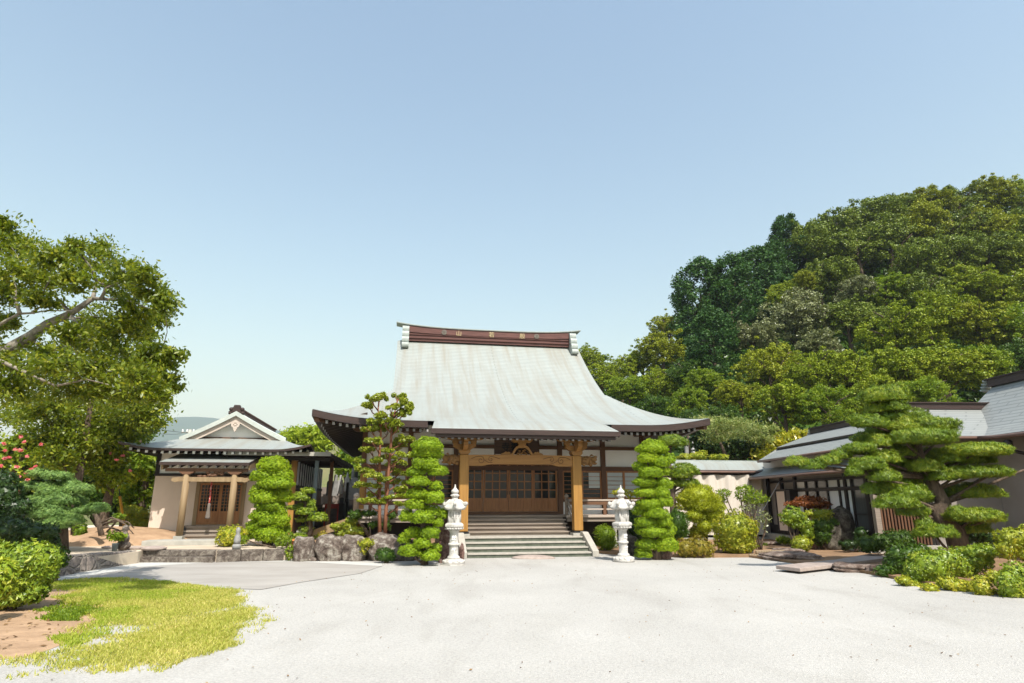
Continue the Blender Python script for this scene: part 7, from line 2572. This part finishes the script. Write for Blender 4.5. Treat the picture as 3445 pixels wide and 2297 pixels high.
def hill_tree(x, y, r, kind, label, dy=0., k=0):
    if kind == 'cypress':
        y += 22
    elif y < 320 + .0 * x and x > 1150:
        y += 26
    u, v = VH(x, y)
    rr_ = ray(u, v)
    q, e = rr_.x / rr_.y, rr_.z / rr_.y
    s = (e / crest(q) - .12) / .88
    Y = Y0H + (Y1H - Y0H) * min(max(s, 0), 1.05) - 2.5 + dy
    c = dep(u, v, Y)
    sc = 1.18 * r * .657 * scale_at(c)
    t = thing('cypress' if kind == 'cypress' else 'hill_tree', label, 'tree', tuple(c), random.uniform(0, 360), 'trees on the wooded hillside')
    t.scale = (sc * random.uniform(.9, 1.2), sc * random.uniform(.85, 1.1), sc * random.uniform(.85, 1.08))
    me = CV[kind][k % len(CV[kind])]
    link(bpy.data.objects.new('crown', me), t)
    link(bpy.data.objects.new('trunk', TRUNK), t)
HT = [
    (120, 985, 75, 'lime', 'light green tree appearing just right of the temple ridge end', 6),
    (190, 1090, 95, 'lime', 'yellow-green tree rising over the right slope of the temple roof', 0),
    (190, 985, 26, 'dark2', 'tiny dark treetop between two light green crowns near the temple ridge', 8),
    (290, 1040, 90, 'lime', 'light green tree, second crest crown from the temple ridge', 3),
    (400, 1010, 85, 'lime', 'lime tree on the low crest before the golden layered tree', 4),
    (330, 1150, 100, 'mid', 'fresh green tree low behind the sweeping roof edge', -3),
    (480, 1130, 110, 'lime', 'large lime-green tree below the golden layered tree', 0),
    (540, 830, 85, 'gold', 'golden layered tree standing out left of the tall cypresses', 6),
    (500, 950, 110, 'gold', 'golden green tree directly under the golden layered tree', 2),
    (620, 1060, 90, 'dark2', 'dark tree in the hollow at the foot of the tall cypresses', 0),
    (450, 1250, 100, 'dark2', 'dark tree just above the middle of the right roof slope', -3),
    (620, 1220, 100, 'mid', 'green tree above the right roof tip', -3),
    (700, 680, 145, 'cypress', 'leftmost dark cypress with the steepest outer edge', 4),
    (850, 680, 150, 'cypress', 'broad dark cypress second from the outer edge', 5),
    (985, 620, 150, 'cypress', 'dark cypress third from the outer edge, taller than its left neighbours', 6),
    (1150, 460, 130, 'cypress', 'topmost dark cypress touching the olive crest trees', 8),
    (760, 900, 130, 'cypress', 'low dark cypress in front of the cypress row', 0),
    (1080, 560, 110, 'cypress', 'narrow dark cypress tucked below the topmost one', 7),
    (700, 1100, 80, 'mid', 'small fresh green tree at the lower edge of the cypresses', -2),
    (1110, 660, 75, 'lime', 'small light green tree between cypress row and silver-grey tree', 2),
    (1230, 430, 130, 'olive', 'olive tree on the crest right beside the topmost cypress', 5),
    (1400, 300, 130, 'olive', 'rounded olive tree at the first bend of the crest', 8),
    (1560, 250, 125, 'olive', 'olive crest tree left of the yellowish crest tree', 8),
    (1700, 210, 110, 'olive', 'olive tree on the crest in the middle of the hill skyline', 8),
    (1850, 180, 120, 'gold', 'yellowish tree on the crest right of the hill middle', 8),
    (2020, 160, 120, 'olive', 'olive crest tree between two yellowish ones', 8),
    (2180, 150, 120, 'gold', 'yellowish crest tree near the right edge', 8),
    (2320, 140, 110, 'lime', 'bright green crest tree at the right picture edge', 8),
    (1300, 580, 110, 'olive', 'dim olive tree below the crest bend', 2),
    (1230, 590, 60, 'gold', 'small golden sapling left of the dim olive tree', 0),
    (1380, 560, 120, 'olive', 'dark-hearted olive tree in the middle of the slope', 2),
    (1500, 420, 130, 'olive', 'olive tree below the first crest row', 4),
    (1660, 380, 135, 'olive', 'broad olive tree with layered branches under the crest', 4),
    (1830, 330, 130, 'gold', 'golden olive tree on the upper slope', 4),
    (1990, 320, 130, 'olive', 'olive tree on the upper slope near the right', 4),
    (2150, 300, 130, 'gold', 'golden green tree on the upper right slope', 4),
    (2310, 300, 125, 'olive', 'olive tree cut by the right picture edge, upper slope', 4),
    (1800, 500, 150, 'olive', 'big tiered olive tree in the middle of the right slope', 2),
    (1980, 480, 140, 'olive', 'olive tree beside the big tiered one', 2),
    (2150, 450, 130, 'olive', 'dull olive tree right of the tiered pair', 2),
    (2320, 470, 130, 'lime', 'bright green tree at the right edge below the crest trees', 2),
    (1180, 790, 150, 'greyleaf', 'large silver-grey tree in the centre of the slope', 0),
    (960, 880, 95, 'greyleaf', 'smaller silver-grey tree at the cypress feet', -1),
    (1480, 650, 95, 'greyleaf', 'grey-green tree above the golden dome', 1),
    (1450, 800, 120, 'olive', 'shadowy olive tree right of the silver-grey tree', 0),
    (1640, 650, 110, 'mid', 'bright green tree patch in the slope middle', 1),
    (2090, 600, 130, 'lime', 'lime tree on the mid slope towards the right', 0),
    (2280, 640, 140, 'lime', 'big lime tree on the right mid slope', 0),
    (1830, 650, 120, 'olive', 'olive tree behind the wide lime canopy', 1),
    (1050, 1040, 160, 'gold', 'golden bronze maple low on the slope left of the pine top', -2),
    (1330, 930, 110, 'greyleaf', 'faint grey-green tree over the golden bronze maple', -1),
    (1300, 1060, 150, 'lime', 'lime maple beside the golden bronze one', -3),
    (900, 1180, 120, 'gold', 'golden green tree above the silk tree', -4),
    (1120, 1220, 140, 'lime', 'lime tree low on the slope over the silk tree', -5),
    (1680, 850, 170, 'lime', 'wide lime canopy above the big pine', -1),
    (1900, 800, 170, 'lime', 'wide lime canopy in the right centre of the slope', -1),
    (2130, 820, 160, 'gold', 'golden lime canopy above the gabled house', -1),
    (2330, 850, 150, 'mid', 'green canopy at the right edge above the gabled house', -1),
    (1480, 1080, 150, 'lime', 'bright canopy just left above the pine top', -3),
    (1700, 1050, 160, 'lime', 'bright canopy right behind the pine top', -3),
    (1930, 1040, 160, 'lime', 'bright canopy above the long cross roof', -3),
    (2150, 1030, 130, 'mid', 'green tree behind the roof of the gabled house', -3),
    (2310, 1020, 120, 'dark2', 'dark tree behind the ridge of the gabled house', -3),
    (1350, 1230, 140, 'mid', 'green tree behind the upper roof of the residence', -6),
    (1600, 1200, 130, 'lime', 'lime tree hidden partly by the pine top', -6),
    (1850, 1180, 120, 'mid', 'green tree right behind the long cross roof ridge', -6),
    (800, 1280, 90, 'dark2', 'dark tree right of the temple roof tip', -6),
    (650, 1310, 80, 'dark2', 'dark tree directly under the right roof tip', -6),
]
for i, h in enumerate(HT):
    hill_tree(h[0], h[1], h[2], h[3], h[4], h[5], i)

# ------------------------------------------------------------------ far mountain and low rise on the left
def mountain(name, prof_, Y, depth, label, m):
    P = []
    pk = [dep(u, v, Y) for u, v in prof_]
    for j in range(9):
        t = j / 8
        row = []
        for i, p in enumerate(pk):
            z = p.z * (t ** .8) + 22 * math.sin(i * 1.7 + j * 2.1) * t * (1 - t)
            row.append((p.x, Y - depth * (1 - t), z - 1))
        P.append(row)
    P.append([(p.x, Y + depth, -1) for p in pk])
    mb = MB()
    mb.grid(P)
    return tag(mb.build(name, m), label, 'mountain', kind='structure')
M['forest_far'] = mat('distant_forest', (.035, .06, .03), (.05, .075, .035), .004, .95, .1, bmp=0)
mountain('mountain', [(-1600, 1560), (-900, 1520), (-300, 1495), (60, 1475), (300, 1452), (430, 1432), (490, 1418), (545, 1408), (600, 1402), (660, 1401), (720, 1405), (780, 1416), (850, 1430), (930, 1446), (1000, 1458), (1080, 1472), (1200, 1500), (1500, 1560), (1900, 1640)], 3600., 1500., 'long hazy blue mountain behind the small hall', M['forest_far'])
mountain('hills', [(300, 1620), (600, 1560), (800, 1500), (900, 1478), (960, 1466), (1020, 1458), (1080, 1452), (1150, 1455), (1250, 1470), (1500, 1520), (1800, 1600)], 420., 160., 'low green rise behind the passage', M['ground_far'])

# ------------------------------------------------------------------ haze in the valley air
hz = bpy.data.materials.new('valley_haze')
hz.use_nodes = True
nt = hz.node_tree
nt.nodes.remove(nt.nodes['Principled BSDF'])
vol = nt.nodes.new('ShaderNodeVolumePrincipled')
vol.inputs['Color'].default_value = (.80, .87, .99, 1)
vol.inputs['Density'].default_value = 1.7e-4
vol.inputs['Anisotropy'].default_value = .2
nt.links.new(vol.outputs[0], nt.nodes['Material Output'].inputs['Volume'])
mb = MB()
mb.box(-9500, 9500, -3500, 9500, -3, 620)
HAZE = mb.build('haze', hz)
tag(HAZE, 'pale blue summer haze filling the valley air', 'haze', kind='stuff')
